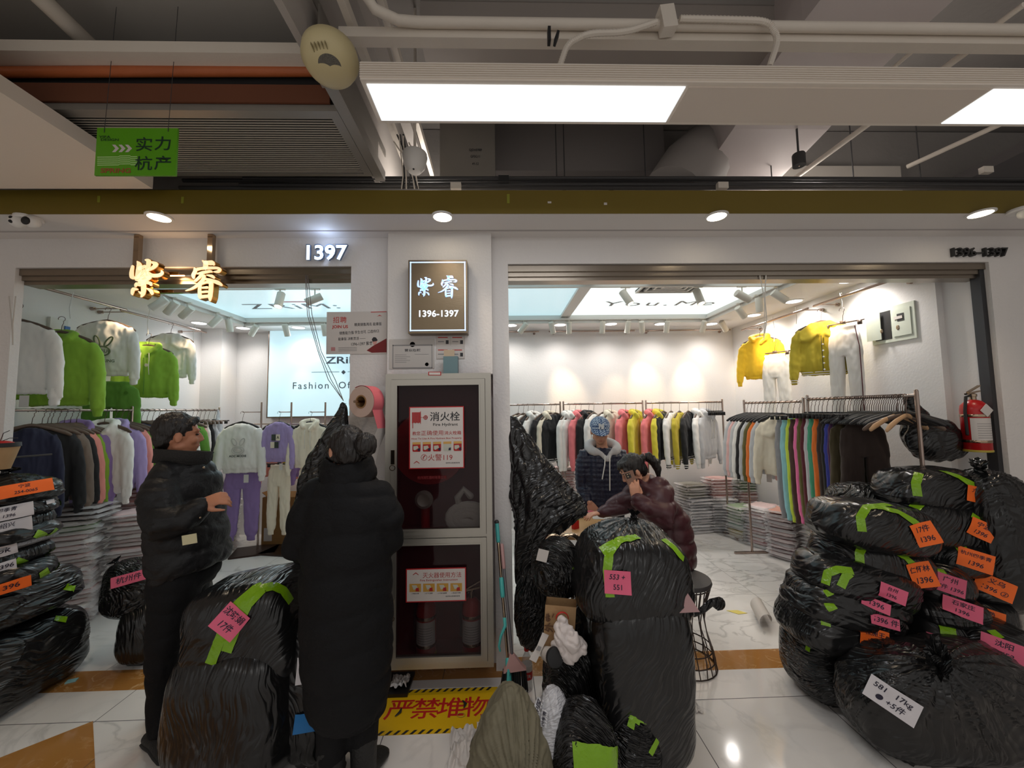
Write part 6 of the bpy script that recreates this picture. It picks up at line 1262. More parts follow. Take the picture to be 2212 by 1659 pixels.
tape('R9', [(1752, 1318), (1768, 1330)], 16); tape('R9', [(1782, 1328), (1784, 1352)], 15); label('R9', 1885, 1377, 52, 38, -8, ORG, '株洲王\n1396')
bag('R15', (1980, 1338, 2110, 1560), 2.20, 0.2, 'black bag standing behind the big knotted bag with a vertical lime tape', 16)
tape('R15', [(2042, 1338), (2050, 1378)], 26); label('R15', 2045, 1398, 60, 38, -2, PNK, '大连江\n1396')
bag('R16', (2090, 1358, 2270, 1560), 2.12, 0.2, 'black bag at the lower right of the heap with a large pink label', 17, knot=None)
tape('R16', [(2140, 1362), (2162, 1380)], 16); label('R16', 2168, 1405, 66, 44, -10, PNK, '沈阳\n1453')
bag('R10', (1735, 1352, 1905, 1500), 2.28, 0.20, 'black bag on the floor at the foot of the right heap, green loop', 18, floor=True, wr=1.5, m=BAGM2)
tape('R10', [(1745, 1406), (1750, 1375), (1757, 1368), (1760, 1398)], 9)
bag('RB', (1900, 1400, 2250, 1540), 2.28, 0.2, 'black bag hidden at the bottom rear of the right heap', 19, floor=True)
bag('R17', (1872, 1425, 2290, 1690), 1.92, 0.20, 'largest knotted black bag lying in front of the right heap, white handwritten label', 20, knot=(-0.35, -0.75, 1), wr=1.5, res=52, floor=True)
label('R17', 1926, 1511, 84, 48, -26, WHT, '581   17kg\n● +5件', tsize=0.3)
# ---- left heap
bag('L9', None, 0, 0, 'huge black bag lying on the floor under the left heap', 21, p=4.2, res=52, ctr=(-2.94, 2.36, 0.225), hs=(0.225, 0.42, 0.225), wr=1.6, slump=0.1)
tape('L9', [(118, 1336), (143, 1339)], 14)
bag('L8', None, 0, 0, 'big black bag second from the floor in the left heap', 22, p=3.4, res=52, ctr=(-2.955, 2.36, 0.575), hs=(0.23, 0.39, 0.13), tilt=-5, wr=1.6); tape('L8', [(140, 1268), (160, 1272)], 16)
bag('L7', None, 0, 0, 'black parcel bag with two lime bands and an orange label in the left heap', 23, tilt=-6, ctr=(-2.910, 2.33, 0.755), hs=(0.25, 0.20, 0.075))
tape('L7', [(92, 1232), (106, 1258)], 16); tape('L7', [(126, 1222), (146, 1236), (138, 1256)], 18); label('L7', 18, 1267, 62, 26, 5, ORG, '1396')
bag('L6', None, 0, 0, 'black parcel bag with three lime patches in the left heap', 24, tilt=-6, ctr=(-2.950, 2.33, 0.855), hs=(0.25, 0.20, 0.070))
tape('L6', [(106, 1192), (120, 1208)], 18); tape('L6', [(142, 1184), (146, 1206)], 18); tape('L6', [(28, 1216), (54, 1220)], 24); label('L6', 8, 1224, 34, 22, 8, WHT, '1396')
bag('L5', None, 0, 0, 'grey white plastic parcel squeezed between black bags of the left heap', 25, tilt=-8, m=GBAG, name='grey_parcel', ctr=(-2.930, 2.33, 0.925), hs=(0.25, 0.20, 0.045)); tape('L5', [(86, 1178), (100, 1192)], 20)
bag('L4', None, 0, 0, 'black parcel bag crossed by two lime bands high in the left heap', 26, tilt=-4, ctr=(-2.910, 2.33, 0.985), hs=(0.25, 0.20, 0.060))
tape('L4', [(76, 1152), (102, 1162)], 18); tape('L4', [(112, 1148), (128, 1168)], 20); label('L4', 8, 1182, 36, 28, 8, WHT, 'ok')
bag('L3', None, 0, 0, 'black parcel bag third from the top of the left heap with a wide white label', 27, ctr=(-2.950, 2.33, 1.060), hs=(0.25, 0.20, 0.065))
tape('L3', [(128, 1118), (140, 1126)], 16); label('L3', 18, 1142, 66, 34, 5, WHT, '绍兴\n1392')
bag('L2', None, 0, 0, 'black parcel bag second from the top of the left heap with a white label', 28, ctr=(-2.930, 2.33, 1.140), hs=(0.25, 0.20, 0.065))
tape('L2', [(130, 1084), (142, 1090)], 16); label('L2', 16, 1108, 72, 30, 4, WHT, '四季青\n1396'); label('L2', 107, 1084, 14, 8, 10, WHT)
bag('L1', None, 0, 0, 'black parcel bag on top of the left heap with a bright orange label', 29, wr=1.4, knot=(0.1, 0, 1), ctr=(-2.910, 2.33, 1.225), hs=(0.25, 0.20, 0.075))
label('L1', 52, 1056, 84, 28, 6, ORG, '宁波\n254-0065')
bag('L10', (222, 1222, 330, 1335), 2.85, 0.17, 'black bag with ears and a pink label beside the legs of the man', 30, knot=(-0.7, -0.2, 0.9), m=BAGM2); label('L10', 279, 1250, 56, 22, 6, PNK, '杭州件')
bag('L11', (262, 1300, 350, 1382), 2.85, 0.2, 'small black bag on the floor below the pink labelled one', 31, floor=True)
bag('L12', (395, 1250, 432, 1320), 3.2, 0.12, 'small black bag peeping out behind the legs of the man', 32, floor=True, res=22)
# ---- left middle pair
bag('C1', (362, 1395, 632, 1640), 1.98, 0.24, 'big lower black bag between the man and the woman', 33, p=3.6, floor=True, res=52, rot=-12, wr=0.7)
bag('C2', (405, 1268, 640, 1478), 2.02, 0.22, 'upper black bag with two parallel lime tapes and a tilted pink label', 34, p=4.5, tilt=-8, res=52, knot=None, wr=0.9)
tape('C2', [(455, 1434), (480, 1370), (510, 1310), (550, 1272), (566, 1264)], 20); tape('C2', [(490, 1408), (510, 1356), (536, 1305), (570, 1270), (590, 1266)], 20); tape('C2', [(590, 1266), (612, 1276), (628, 1300)], 18)
label('C2', 499, 1342, 58, 54, -38, PNK, '沈晓娟\n17件', tsize=.3)
bag('C3', (596, 1262, 690, 1420), 2.35, 0.16, 'dark bag rising between the taped bag and the woman', 35, m=BAGM2, wr=1.5)
bag('C4', (608, 1340, 720, 1612), 2.02, 0.17, 'tall black bag half hidden behind the long coat with a blue label', 36, floor=True, wr=1.2)
label('C4', 652, 1448, 20, 50, 0, WHT); label('C4', 660, 1560, 44, 36, -6, BLU)
# ---- middle right stack
bag('D1', (1285, 1292, 1496, 1612), 1.98, 0.23, 'lower tall black bag standing right of the open rubbish bag', 37, p=4.5, slump=-0.05, floor=True, res=52, knot=None, wr=0.7)
bag('D2', (1252, 1158, 1500, 1352), 2.02, 0.24, 'upper black bag with the pink label reading 553 and 551', 38, p=3.4, tilt=5, slump=0.25, res=52, knot=(0.1, 0.2, 1), wr=1.3)
tape('D2', [(1318, 1290), (1312, 1232), (1316, 1195), (1335, 1168), (1378, 1160)], 17); tape('D2', [(1300, 1192), (1330, 1172)], 20); tape('D2', [(1432, 1166), (1456, 1184), (1476, 1208)], 14)
label('D2', 1334, 1258, 56, 46, 1, PNK, '553 +\n551')
g = G(); g.tube([at(1500, 1328, 1.93), at(1520, 1316, 1.93), at(1536, 1302, 1.93), at(1552, 1304, 1.93)], [0.012, 0.018, 0.02, 0.034], 10, round_=True, ell=0.5)
put('tied_corner', g, BAGM2, BAGS['D1'][0], smooth=True)
g = G(); g.prism([at(1455, 1325, 1.78), at(1486, 1282, 1.80), at(1512, 1322, 1.78)], (0, 0.02, 0)); put('pink_paper', g, mat('pale_pink_paper', srgb(176, 140, 140), .6), None, label='pale pink paper sheet sticking out between the two stacked black bags', cat='paper')
# ---- floor bits
bag('F1', (1018, 1518, 1192, 1720), 1.72, 0.15, 'crumpled olive woven sack lying before the yellow floor notice', 39, m=SACK, name='woven_sack', cat='sack', p=2.2, wr=2.6, floor=True, res=52, slump=0.9, knot=(0.15, -1, -0.1))
bag('F2', (1150, 1512, 1250, 1700), 1.76, 0.11, 'white printed carrier bag between the olive sack and the black bags', 40, m=WBAG, name='white_carrier_bag', p=2.2, wr=1.8, floor=True, slump=0.5)
for s, px, py, r_, h in (('中国', 1165, 1528, 60, 12), ('四季青', 1176, 1552, 75, 7), ('HANGZHOU', 1228, 1560, 60, 6), ('注意保管', 1212, 1620, 70, 7)): label('F2', px, py, 30, h+8, r_, WBAG, s)
bag('F3', (1190, 1545, 1345, 1700), 1.70, 0.13, 'crumpled black bag in front with a broad lime tape patch', 41, m=BAGM2, p=2.4, wr=2.0, floor=True, slump=0.4); tape('F3', [(1238, 1632), (1290, 1638), (1332, 1644)], 46)
bag('F4', (1308, 1512, 1432, 1640), 1.84, 0.13, 'black torn bag on the floor with curling lime tape strips', 42, m=BAGM2, p=2.2, wr=2.0, floor=True, slump=0.5)
tape('F4', [(1318, 1528), (1352, 1538), (1382, 1560)], 12); tape('F4', [(1356, 1520), (1368, 1548), (1362, 1572)], 14); tape('F4', [(1382, 1552), (1412, 1562), (1424, 1590), (1404, 1628)], 12)
TISS = mat('white_tissue', srgb(214, 208, 204), 0.85, bump=0.4, bscale=30)
def tissue(box, Y, label_, sd, dy=0.06, fl=True, m=None, name='crumpled_tissue', cat='tissue', base=None):
    x0, y0, x1, y1 = box; c = at((x0+x1)/2, (y0+y1)/2, Y); k = Y/831; hw, hh = (x1-x0)/2*k, (y1-y0)/2*k
    g = G(); n = 30
    def f(u, v):
        a, b = (u-.5)*2, (v-.5)*2; r = 1+0.25*nz((a, b, 0), 2.0, sd)
        fold = 0.5*abs(nz((a, b*0.4, 0), 2.6, sd+3))+0.3*abs(nz((a*0.5, b, 1), 4.0, sd+6))
        return V((c.x+hw*a*r, c.y-dy*0.3+dy*fold*2-dy*b*-0.4, c.z+hh*b*r))
    if fl:
        def f(u, v):
            a, b = (u-.5)*2, (v-.5)*2; r = 1+0.3*nz((a, b, 0), 1.8, sd); fold = abs(nz((a, b*0.5, 0), 2.4, sd+3))+0.6*abs(nz((a*0.6, b, 1), 4.4, sd+6))
            p0 = atz((x0+x1)/2, (y0+y1)/2+ (y1-y0)*0.12, 0) if base is None else V(base)
            return V((p0.x+hw*a*r, p0.y+dy*1.3*b*r, p0.z+0.004+fold*hw*1.0*(1-0.5*max(abs(a), abs(b))**2)))
    g.grid(f, n, n); return put(name, g, m or TISS, None, smooth=True, ang=180, label=label_, cat=cat)
tissue((968, 1585, 1032, 1650), 1.8, 'large white crumpled tissue on the tiles left of the olive sack', 1, 0.1); tissue((1028, 1568, 1056, 1596), 1.9, 'small twist of white tissue beside the larger one', 2, 0.05)
tissue((845, 1462, 884, 1484), 2.1, 'folded white paper scrap lying on the black board below the cabinet', 3, 0.04, base=(atz(864, 1474, 0.03).x, atz(864, 1474, 0.03).y, 0.03)); tissue((1496, 1522, 1512, 1534), 2.1, 'tiny white scrap on the corridor tiles', 4, 0.03); tissue((0, 1522, 18, 1552), 2.2, 'white scrap at the left edge of the floor', 5, 0.05)
tissue((1352, 1600, 1440, 1662), 1.75, 'flat translucent plastic sheet under the torn black bag', 6, 0.10, m=GBAG, name='plastic_sheet', cat='plastic sheet')
p = atz(1640, 1335, 0); put('curled_paper', G().grid(lambda u, v: V((p.x+0.10*math.cos(-math.pi*0.1+u*4.0)*0.6+0.10*(v-.5), p.y+0.26*(v-.5)-0.05*u, 0.055+0.052*math.sin(-math.pi*0.1+u*4.0))), 20, 4), paperm, None, smooth=True, ang=180, label='curled white paper sheet lying on the shop floor', cat='paper')
a = atz(1590, 1323, 0); put('yellow_card', G().prism([V((a.x-0.06, a.y+0.03, 0.001)), V((a.x+0.0, a.y-0.03, 0.001)), V((a.x+0.08, a.y-0.02, 0.001)), V((a.x+0.03, a.y+0.03, 0.001))], (0, 0, 0.002)), mat('yellow_card_paper', srgb(232, 214, 110), .6), None, label='small yellow card lying on the shop floor tiles', cat='card')
a = atz(155, 1472, 0); put('blue_sweet_wrapper', G().box((a.x, a.y, 0.004), (0.05, 0.035, 0.006), Matrix.Rotation(0.4, 3, 'Z')), mat('pale_blue_foil', srgb(150, 206, 214), .3), None, label='pale blue scrap on the brown threshold strip at left', cat='scrap')
# ================================================================ people
SKIN = mat('skin', srgb(206, 150, 122), 0.5, bump=0.1, bscale=90, spec=0.4); SKIN2 = mat('tanned_skin', srgb(188, 128, 98), 0.5, bump=0.1, bscale=90, spec=0.4)
HAIRM = mat('black_hair', (0.012, 0.009, 0.008), 0.42, bump=0.9, bscale=90, stretch=(1, 1, 0.15), bdist=0.01); EYEM = mat('dark_eye', (0.02, 0.012, 0.01), 0.2); LIPM = mat('lips', srgb(160, 82, 76), 0.5)
def hframe(c, front, roll=0.0, upv=(0, 0, 1)):
    f = V(front).normalized(); y = -f; x = y.cross(V(upv)).normalized()*1.0; z = x.cross(y).normalized()
    M = Matrix((x, y, z)).transposed().to_4x4(); return Matrix.Translation(V(c)) @ M @ Matrix.Rotation(R(roll), 4, 'Y')
def head_geo(g, M, s=1.0):
    h = G()
    h.ball((0, 0.012, 0.025), (0.074, 0.092, 0.098)); h.ball((0, -0.022, -0.035), (0.058, 0.066, 0.075)); h.ball((0, -0.042, -0.082), (0.032, 0.034, 0.026))
    for s_ in (-1, 1):
        h.ball((s_*0.036, -0.058, -0.022), (0.026, 0.024, 0.026)); h.ball((s_*0.078, 0.004, -0.005), (0.010, 0.018, 0.031)); h.ball((s_*0.030, -0.076, 0.030), (0.026, 0.012, 0.010)); h.ball((s_*0.048, 0.0, -0.058), (0.02, 0.03, 0.022))
    h.tube([V((0, -0.078, 0.018)), V((0, -0.092, -0.004)), V((0, -0.098, -0.022))], [0.008, 0.009, 0.011], 8, round_=True)
    for s_ in (-1, 1): h.ball((s_*0.012, -0.092, -0.026), (0.009, 0.011, 0.008))
    h.ball((0, -0.077, -0.052), (0.024, 0.011, 0.007)); h.ball((0, -0.074, -0.064), (0.019, 0.011, 0.008))
    g.merge(h, M @ Matrix.Scale(s, 4))
def face_parts(parent, M, s=1.0, glasses=False):
    Ms = M @ Matrix.Scale(s, 4)
    for s_ in (-1, 1):
        put('eye', G().merge(G().ball((s_*0.031, -0.074, 0.006), (0.011, 0.009, 0.005), n=12, m=8), Ms), EYEM, parent, smooth=True)
        put('eyebrow', G().merge(G().tube([V((s_*0.014, -0.086, 0.030)), V((s_*0.032, -0.085, 0.036)), V((s_*0.050, -0.074, 0.030))], [0.003, 0.004, 0.002], 6, round_=True), Ms), HAIRM, parent, smooth=True)
    put('lips', G().merge(G().tube([V((-0.022, -0.078, -0.058)), V((0, -0.085, -0.057)), V((0.022, -0.078, -0.058))], [0.002, 0.0045, 0.002], 8, round_=True), Ms), LIPM, parent, smooth=True)
def hand_geo(g, W, d, palmn, side, curl=(30, 35, 25), spread=6, thumb=(55, 20), s=1.0):
    """W wrist, d pointing direction, palmn = direction the palm faces, side = +1 thumb on +x side"""
    d = V(d).normalized(); n = V(palmn); n = (n-d*n.dot(d)).normalized(); x = d.cross(-n).normalized()*1.0
    M = Matrix((x, d, -n)).transposed().to_4x4(); M.translation = V(W); M = M @ Matrix.Scale(s, 4)
    h = G(); h.loft([[V((hx*math.cos(a), y, hz*math.sin(a))) for a in [2*math.pi*j/14 for j in range(14)]] for y, hx, hz in ((-0.02, 0.026, 0.019), (0.0, 0.027, 0.017), (0.03, 0.036, 0.016), (0.065, 0.041, 0.014), (0.088, 0.040, 0.012), (0.096, 0.03, 0.007))])
    for i, (fx, L) in enumerate(((0.031, 0.070), (0.0105, 0.078), (-0.0105, 0.073), (-0.031, 0.058))):
        p = V((side*fx, 0.088, 0)); a = R(curl[0]*(0.85+0.12*i)); pts = [p-V((0, 0.015, 0)), p]; ang = 0; yaw = R(spread*(1.5-i)*side*0.8)
        for k, f in enumerate((0.45, 0.31, 0.24)):
            ang += R(curl[k]*(0.85+0.12*i)); q = V((math.sin(yaw)*math.cos(ang), math.cos(yaw)*math.cos(ang), -math.sin(ang))); p = p+q*L*f; pts.append(p)
        h.tube(pts, [0.0095, 0.0095, 0.0088, 0.008, 0.0068], 9, round_=True)
    p = V((side*0.030, 0.020, -0.004)); a = R(thumb[0]); q = V((side*math.sin(a), math.cos(a), -0.25)).normalized(); p2 = p+q*0.040; b = R(thumb[1]); q2 = V((side*math.sin(b), math.cos(b), -0.45)).normalized(); p3 = p2+q2*0.030; p4 = p3+q2*0.022
    h.tube([p-q*0.01, p, p2, p3, p4], [0.014, 0.014, 0.0105, 0.0095, 0.0075], 9, round_=True)
    g.merge(h, M)
def limb(g, pts, rad, n=14, ell=None, upv=None): return g.tube(pts, rad, n, round_=True, ell=ell, upv=upv)
def puff(ch, a, seed, z0=0.0, wr=0.006, s=9):
    def f(p, n_):
        d = a*(abs(math.sin(math.pi*(p.z-z0)/ch + 0.5*nz(p, 3, seed)))**0.5-0.7) if ch else 0
        r = 1-min(1, abs(nz((p[0], p[1], p[2]*1.4), s, seed))*4)
        return p + n_*(d + wr*nz(p, s*0.6, seed+2) - wr*0.6*r)
    return f
def bake(nm, g, m, parent, vox=0.012, sm=4, disp=None, **kw):
    return put(nm, blob(g, vox, sm, disp), m, parent, **kw)
def shoe(g, a, d, L=0.26, w_=0.048, h=0.06, sole=True):
    d = V((d[0], d[1], 0)).normalized(); s = V((-d.y, d.x, 0)); a = V(a); rings = []
    for t, ww, z1 in ((-0.30, 0.55, 0.5), (-0.27, 0.8, 0.95), (-0.1, 0.9, 1.15), (0.1, 0.86, 1.1), (0.35, 1.0, 0.8), (0.55, 1.05, 0.62), (0.68, 0.8, 0.45), (0.72, 0.4, 0.3)):
        c = V((a.x, a.y, 0))+d*L*t; rings.append([c+s*w_*ww*math.cos(q)+V((0, 0, max(0.004, h*z1*(0.5+0.5*math.sin(q))))) for q in [2*math.pi*j/16 for j in range(16)]])
    g.loft(rings)
BLK = mat('black_puffer_nylon', (0.010, 0.010, 0.011), 0.5, spec=0.3, bump=0.35, bscale=50); BLK2 = mat('black_trouser_cloth', (0.008, 0.008, 0.009), 0.8, spec=0.2, bump=0.3, bscale=60); BLK3 = mat('black_wool_coat', (0.008, 0.008, 0.009), 0.75, spec=0.2, bump=0.3, bscale=70)
SHOEM = mat('black_sneaker', (0.013, 0.013, 0.013), 0.6, bump=0.4, bscale=80); NAVYQ = mat('navy_quilted_nylon', srgb(22, 24, 48), 0.45, bump=0.5, bscale=22, bdist=0.02); MAROON = mat('maroon_down_nylon', srgb(72, 34, 40), 0.42, bump=0.25, bscale=26)
# ---- the man at the left
Ym = 2.03; P = lambda x, y, Y=Ym: at(x, y, Y*1.06)
fm = V((0.78, 0.62, 0.0)); Mh = hframe(P(388, 942), fm)
t = thing('person', V((P(350, 1500).x, Ym, 0)), 'person in a black puffer jacket standing in profile with one hand raised', 'person')
g = G(); head_geo(g, Mh, 0.99)
ank_n, ank_f = P(344, 1516, 1.97), P(352, 1506, 2.13); kn_n, kn_f = P(357, 1372, 1.96), P(370, 1372, 2.11); hp_n, hp_f = P(382, 1240, 1.98), P(405, 1240, 2.12)
limb(g, [P(400, 1240), P(402, 1150), P(400, 1060), P(392, 1010)], [0.085, 0.09, 0.10, 0.07], ell=1.0)
limb(g, [P(392, 1015), P(388, 975), P(387, 955)], [0.062, 0.056, 0.052])
for a, b, c in ((hp_n, kn_n, ank_n), (hp_f, kn_f, ank_f)): limb(g, [a, a.lerp(b, .5), b, b.lerp(c, .4), c, V((c.x, c.y, 0.05))], [0.085, 0.075, 0.055, 0.052, 0.036, 0.036])
sh, el, wr_ = P(362, 1028, 1.95), P(364, 1132, 1.85), P(434, 1088, 1.90); shf, elf, wrf = P(410, 1028, 2.17), P(410, 1128, 2.22), P(432, 1096, 2.12)
for a, b, c in ((sh, el, wr_), (shf, elf, wrf)): limb(g, [a, b, c], [0.042, 0.036, 0.026])
hand_geo(g, wr_, (1, 0.25, 0.28), (0.0, 0.6, -0.5), 1, (40, 42, 28), 5, (35, 8), 0.95); hand_geo(g, wrf, (1, -0.3, 0.3), (0, -0.6, -0.5), -1, (60, 55, 35), 5, (40, 10), 0.95)
bake('body', g, SKIN2, t, 0.006, 3)
face_parts(t, Mh, 0.99)
g = G(); Ms = Mh
h = G(); h.ball((0, 0.022, 0.040), (0.082, 0.096, 0.094)); h.ball((0, 0.062, -0.012), (0.066, 0.05, 0.058)); h.tube([V((-0.064, -0.044, 0.068)), V((-0.02, -0.060, 0.086)), V((0.03, -0.060, 0.086)), V((0.064, -0.040, 0.066))], [0.014, 0.022, 0.022, 0.014], 10, round_=True)
for s_ in (-1, 1): h.ball((s_*0.070, 0.006, 0.046), (0.014, 0.04, 0.034)); 
g.merge(h, Ms); bake('hair', g, HAIRM, t, 0.007, 2, nzd(60, 0.006, 3, (1, 1, 0.5)))
g = G()
rings = []
for (x, y, rx, ry_) in ((396, 992, .085, .10), (398, 1006, .115, .15), (400, 1030, .14, .19), (402, 1075, .15, .21), (406, 1130, .155, .215), (410, 1180, .158, .215), (412, 1215, .156, .21), (412, 1232, .146, .20)):
    c = P(x, y, 2.05); rings.append([c+V((rx*math.cos(a), ry_*math.sin(a), (0.03 if y > 1200 else 0)*math.cos(a))) for a in [2*math.pi*j/26 for j in range(26)]])
g.loft(rings)
limb(g, [P(362, 1030, 1.95), P(342, 1080, 1.88), P(362, 1136, 1.84), P(400, 1124, 1.86), P(430, 1093, 1.895)], [0.088, 0.09, 0.088, 0.070, 0.054])
limb(g, [P(398, 1028, 2.18), P(402, 1085, 2.24), P(408, 1132, 2.24), P(420, 1116, 2.16), P(430, 1100, 2.125)], [0.095, 0.09, 0.082, 0.068, 0.054])
bake('puffer_jacket', g, BLK, t, 0.013, 4, puff(0.13, 0.016, 2, 0.05, 0.012, 10))
g = G(); ring = []
for zz, r_ in ((-0.01, 0.115), (0.03, 0.116), (0.062, 0.122), (0.064, 0.114), (0.03, 0.102), (-0.01, 0.10)):
    c = P(392, 998, 2.04)+V((0.012*zz/0.07, 0.004, zz)); ring.append([c+V((r_*1.08*math.cos(a), r_*math.sin(a), 0.018*math.cos(a+2.2))) for a in [2*math.pi*j/30 for j in range(30)]])
g.loft(ring, closed=True); put('collar', g, mat('black_corduroy', (0.02, 0.018, 0.017), 0.9, bump=0.6, bscale=120), t, smooth=True, ang=180)
g = G(); a_, b_ = P(397, 1155, 1.79), P(422, 1175, 1.79); g.box((a_+b_)/2+V((0, 0, 0)), (0.062, 0.004, 0.044), Matrix.Rotation(R(-8), 3, 'Y') @ Matrix.Rotation(R(6), 3, 'Z')); put('fabric_label', g, mat('beige_fabric_label', srgb(206, 198, 160), 0.7), t)
for x, y in ((432, 1118), (440, 1010)): put('snap_button', G().ball(P(x, y, 1.86 if y > 1100 else 1.90), 0.006, n=10, m=6), chrome, t, smooth=True)
g = G()
for a, b, c in ((hp_n, kn_n, ank_n), (hp_f, kn_f, ank_f)): limb(g, [a+V((0, 0, 0.06)), a.lerp(b, .35), a.lerp(b, .8), b, b.lerp(c, .45), c.lerp(b, .1), V((c.x, c.y, 0.07))], [0.125, 0.115, 0.092, 0.085, 0.076, 0.06, 0.052], ell=0.95)
g.ball(P(402, 1232, 2.05), (0.15, 0.17, 0.11)); bake('trousers', g, BLK2, t, 0.012, 4, puff(0, 0, 9, 0, 0.010, 8))
for nm, a in (('shoe', ank_n), ('shoe', ank_f)):
    g = G(); shoe(g, (a.x-0.005, a.y, 0), (0.88, -0.47)); s_ = put(nm, blob(g, 0.007, 2), SHOEM, t)
    g = G(); shoe(g, (a.x-0.005, a.y, 0), (0.88, -0.47), 0.265, 0.051, 0.018); put('sole', g, mat('dark_rubber', (0.03, 0.03, 0.03), 0.7), s_, smooth=True)
# ---- the woman seen from behind
Yw = 1.83; P = lambda x, y, Y=Yw: at(x, y, Y)
Mh = hframe(P(749, 974, 1.84), (-0.62, 0.74, -0.25))
t = thing('person', V((P(745, 1560).x, Yw, 0)), 'person seen from behind in a long black padded coat with her hair in a bun', 'person')
g = G(); head_geo(g, Mh, 0.92)
aL, aR = P(716, 1612, 1.80), P(786, 1590, 1.86); kL, kR = P(728, 1450, 1.84), P(782, 1450, 1.86); hL, hR = P(728, 1290, 1.85), P(778, 1290, 1.85)
limb(g, [P(753, 1290), P(753, 1190), P(755, 1100), P(753, 1045)], [0.13, 0.115, 0.13, 0.08], ell=0.75, upv=(1, 0, 0)); limb(g, [P(753, 1050), P(752, 1010), P(751, 985, 1.84)], [0.055, 0.05, 0.048])
for a, b, c in ((hL, kL, aL), (hR, kR, aR)): limb(g, [a, b, c, V((c.x, c.y, 0.05))], [0.085, 0.055, 0.036, 0.036])
for a, b, c, s_ in ((P(690, 1075), P(655, 1180, 1.86), P(705, 1170, 2.06), 1), (P(818, 1075), P(842, 1165, 1.88), P(790, 1165, 2.06), -1)):
    limb(g, [a, b, c], [0.042, 0.036, 0.026]); hand_geo(g, c, (0.3*s_, 0.8, 0.2), (0.3*s_, 0, -1), s_, (40, 40, 30), 5, (40, 10), 0.9)
bake('body', g, SKIN, t, 0.006, 3); face_parts(t, Mh, 0.92)
g = G(); h = G(); h.ball((0, 0.022, 0.034), (0.087, 0.10, 0.098)); h.ball((0, 0.06, -0.02), (0.074, 0.058, 0.07)); h.ball((-0.0, -0.03, 0.085), (0.066, 0.05, 0.034))
for s_ in (-1, 1): h.tube([V((s_*0.06, -0.052, 0.06)), V((s_*0.08, -0.03, 0.02)), V((s_*0.078, 0.0, -0.03)), V((s_*0.06, 0.04, -0.06))], [0.014, 0.018, 0.016, 0.012], 8, round_=True)
g.merge(h, Mh @ Matrix.Scale(0.90, 4)); bake('hair', g, HAIRM, t, 0.007, 2, nzd(55, 0.007, 4, (1, 1, 0.4)))
g = G(); c = P(786, 962, 1.77)
for k in range(3): g.tube([c+V(((0.016+0.012*k)*math.cos(a), -0.006+0.01*k, (0.018+0.013*k)*math.sin(a))) for a in [R(30*j+k*40) for j in range(12)]], 0.016, 8, closed=True)
g.ball(c, (0.04, 0.034, 0.046)); bake('hair_bun', g, HAIRM, t, 0.006, 2, nzd(70, 0.005, 8))
g = G(); q = Mh @ Matrix.Scale(0.96, 4)
for s_ in (-1, 1): g.merge(G().tube([V((s_*0.034+0.024*math.cos(R(a)), -0.098, 0.004+0.018*math.sin(R(a)))) for a in range(0, 360, 30)], 0.0014, 5, closed=True), q); g.merge(G().tube([V((s_*0.058, -0.098, 0.008)), V((s_*0.082, -0.04, 0.010)), V((s_*0.084, 0.005, 0.004))], 0.0016, 5), q)
put('glasses', g, mat('thin_dark_wire', (0.05, 0.045, 0.04), 0.3, metal=0.8), t, smooth=True)
g = G(); rings = []
for (x, y, rx, ry_) in ((752, 1028, .105, .11), (755, 1045, .15, .135), (757, 1068, .19, .155), (757, 1100, .205, .17), (752, 1160, .212, .18), (750, 1220, .218, .185), (750, 1290, .218, .19), (751, 1370, .214, .185), (752, 1440, .205, .18), (752, 1500, .192, .17), (754, 1540, .172, .16)):
    c = P(x, y, 1.85); rings.append([c+V((0.94*rx*math.cos(a), ry_*math.sin(a), 0)) for a in [2*math.pi*j/30 for j in range(30)]])
g.loft(rings)
limb(g, [P(690, 1075, 1.84), P(664, 1125, 1.82), P(648, 1180, 1.86), P(660, 1190, 1.95), P(690, 1180, 2.04)], [0.088, 0.085, 0.082, 0.072, 0.055]); limb(g, [P(818, 1075, 1.84), P(838, 1120, 1.83), P(842, 1165, 1.88), P(820, 1172, 1.97), P(795, 1168, 2.04)], [0.085, 0.075, 0.072, 0.066, 0.055])
bake('padded_coat', g, BLK3, t, 0.013, 4, puff(0.16, 0.012, 12, 0.0, 0.009, 7))
g = G(); ring = []
for zz, r_ in ((-0.02, 0.128), (0.03, 0.125), (0.085, 0.112), (0.10, 0.10), (0.09, 0.088), (0.03, 0.10), (-0.01, 0.105)):
    c = P(752, 1034, 1.85)+V((0, 0, zz)); ring.append([c+V((r_*1.0*math.cos(a), r_*0.95*math.sin(a), 0.012*math.sin(a*2+1))) for a in [2*math.pi*j/30 for j in range(30)]])
g.loft(ring, closed=True); bake('collar', g, BLK3, t, 0.011, 3, puff(0, 0, 3, 0, 0.007, 14))
g = G()
for b, c in ((kL, aL), (kR, aR)): limb(g, [b, b.lerp(c, .5), V((c.x, c.y, 0.16))], [0.085, 0.078, 0.06])
bake('trousers', g, BLK2, t, 0.012, 3, puff(0, 0, 19, 0, 0.008, 9))
for a, d in ((aL, (-0.25, 0.9)), (aR, (0.2, 0.9))):
    g = G(); shoe(g, (a.x, a.y-0.02, 0), d, 0.25, 0.056, 0.075); limb(g, [V((a.x, a.y, 0.06)), V((a.x, a.y, 0.2))], [0.056, 0.06]); put('boot', blob(g, 0.008, 3), SHOEM, t)
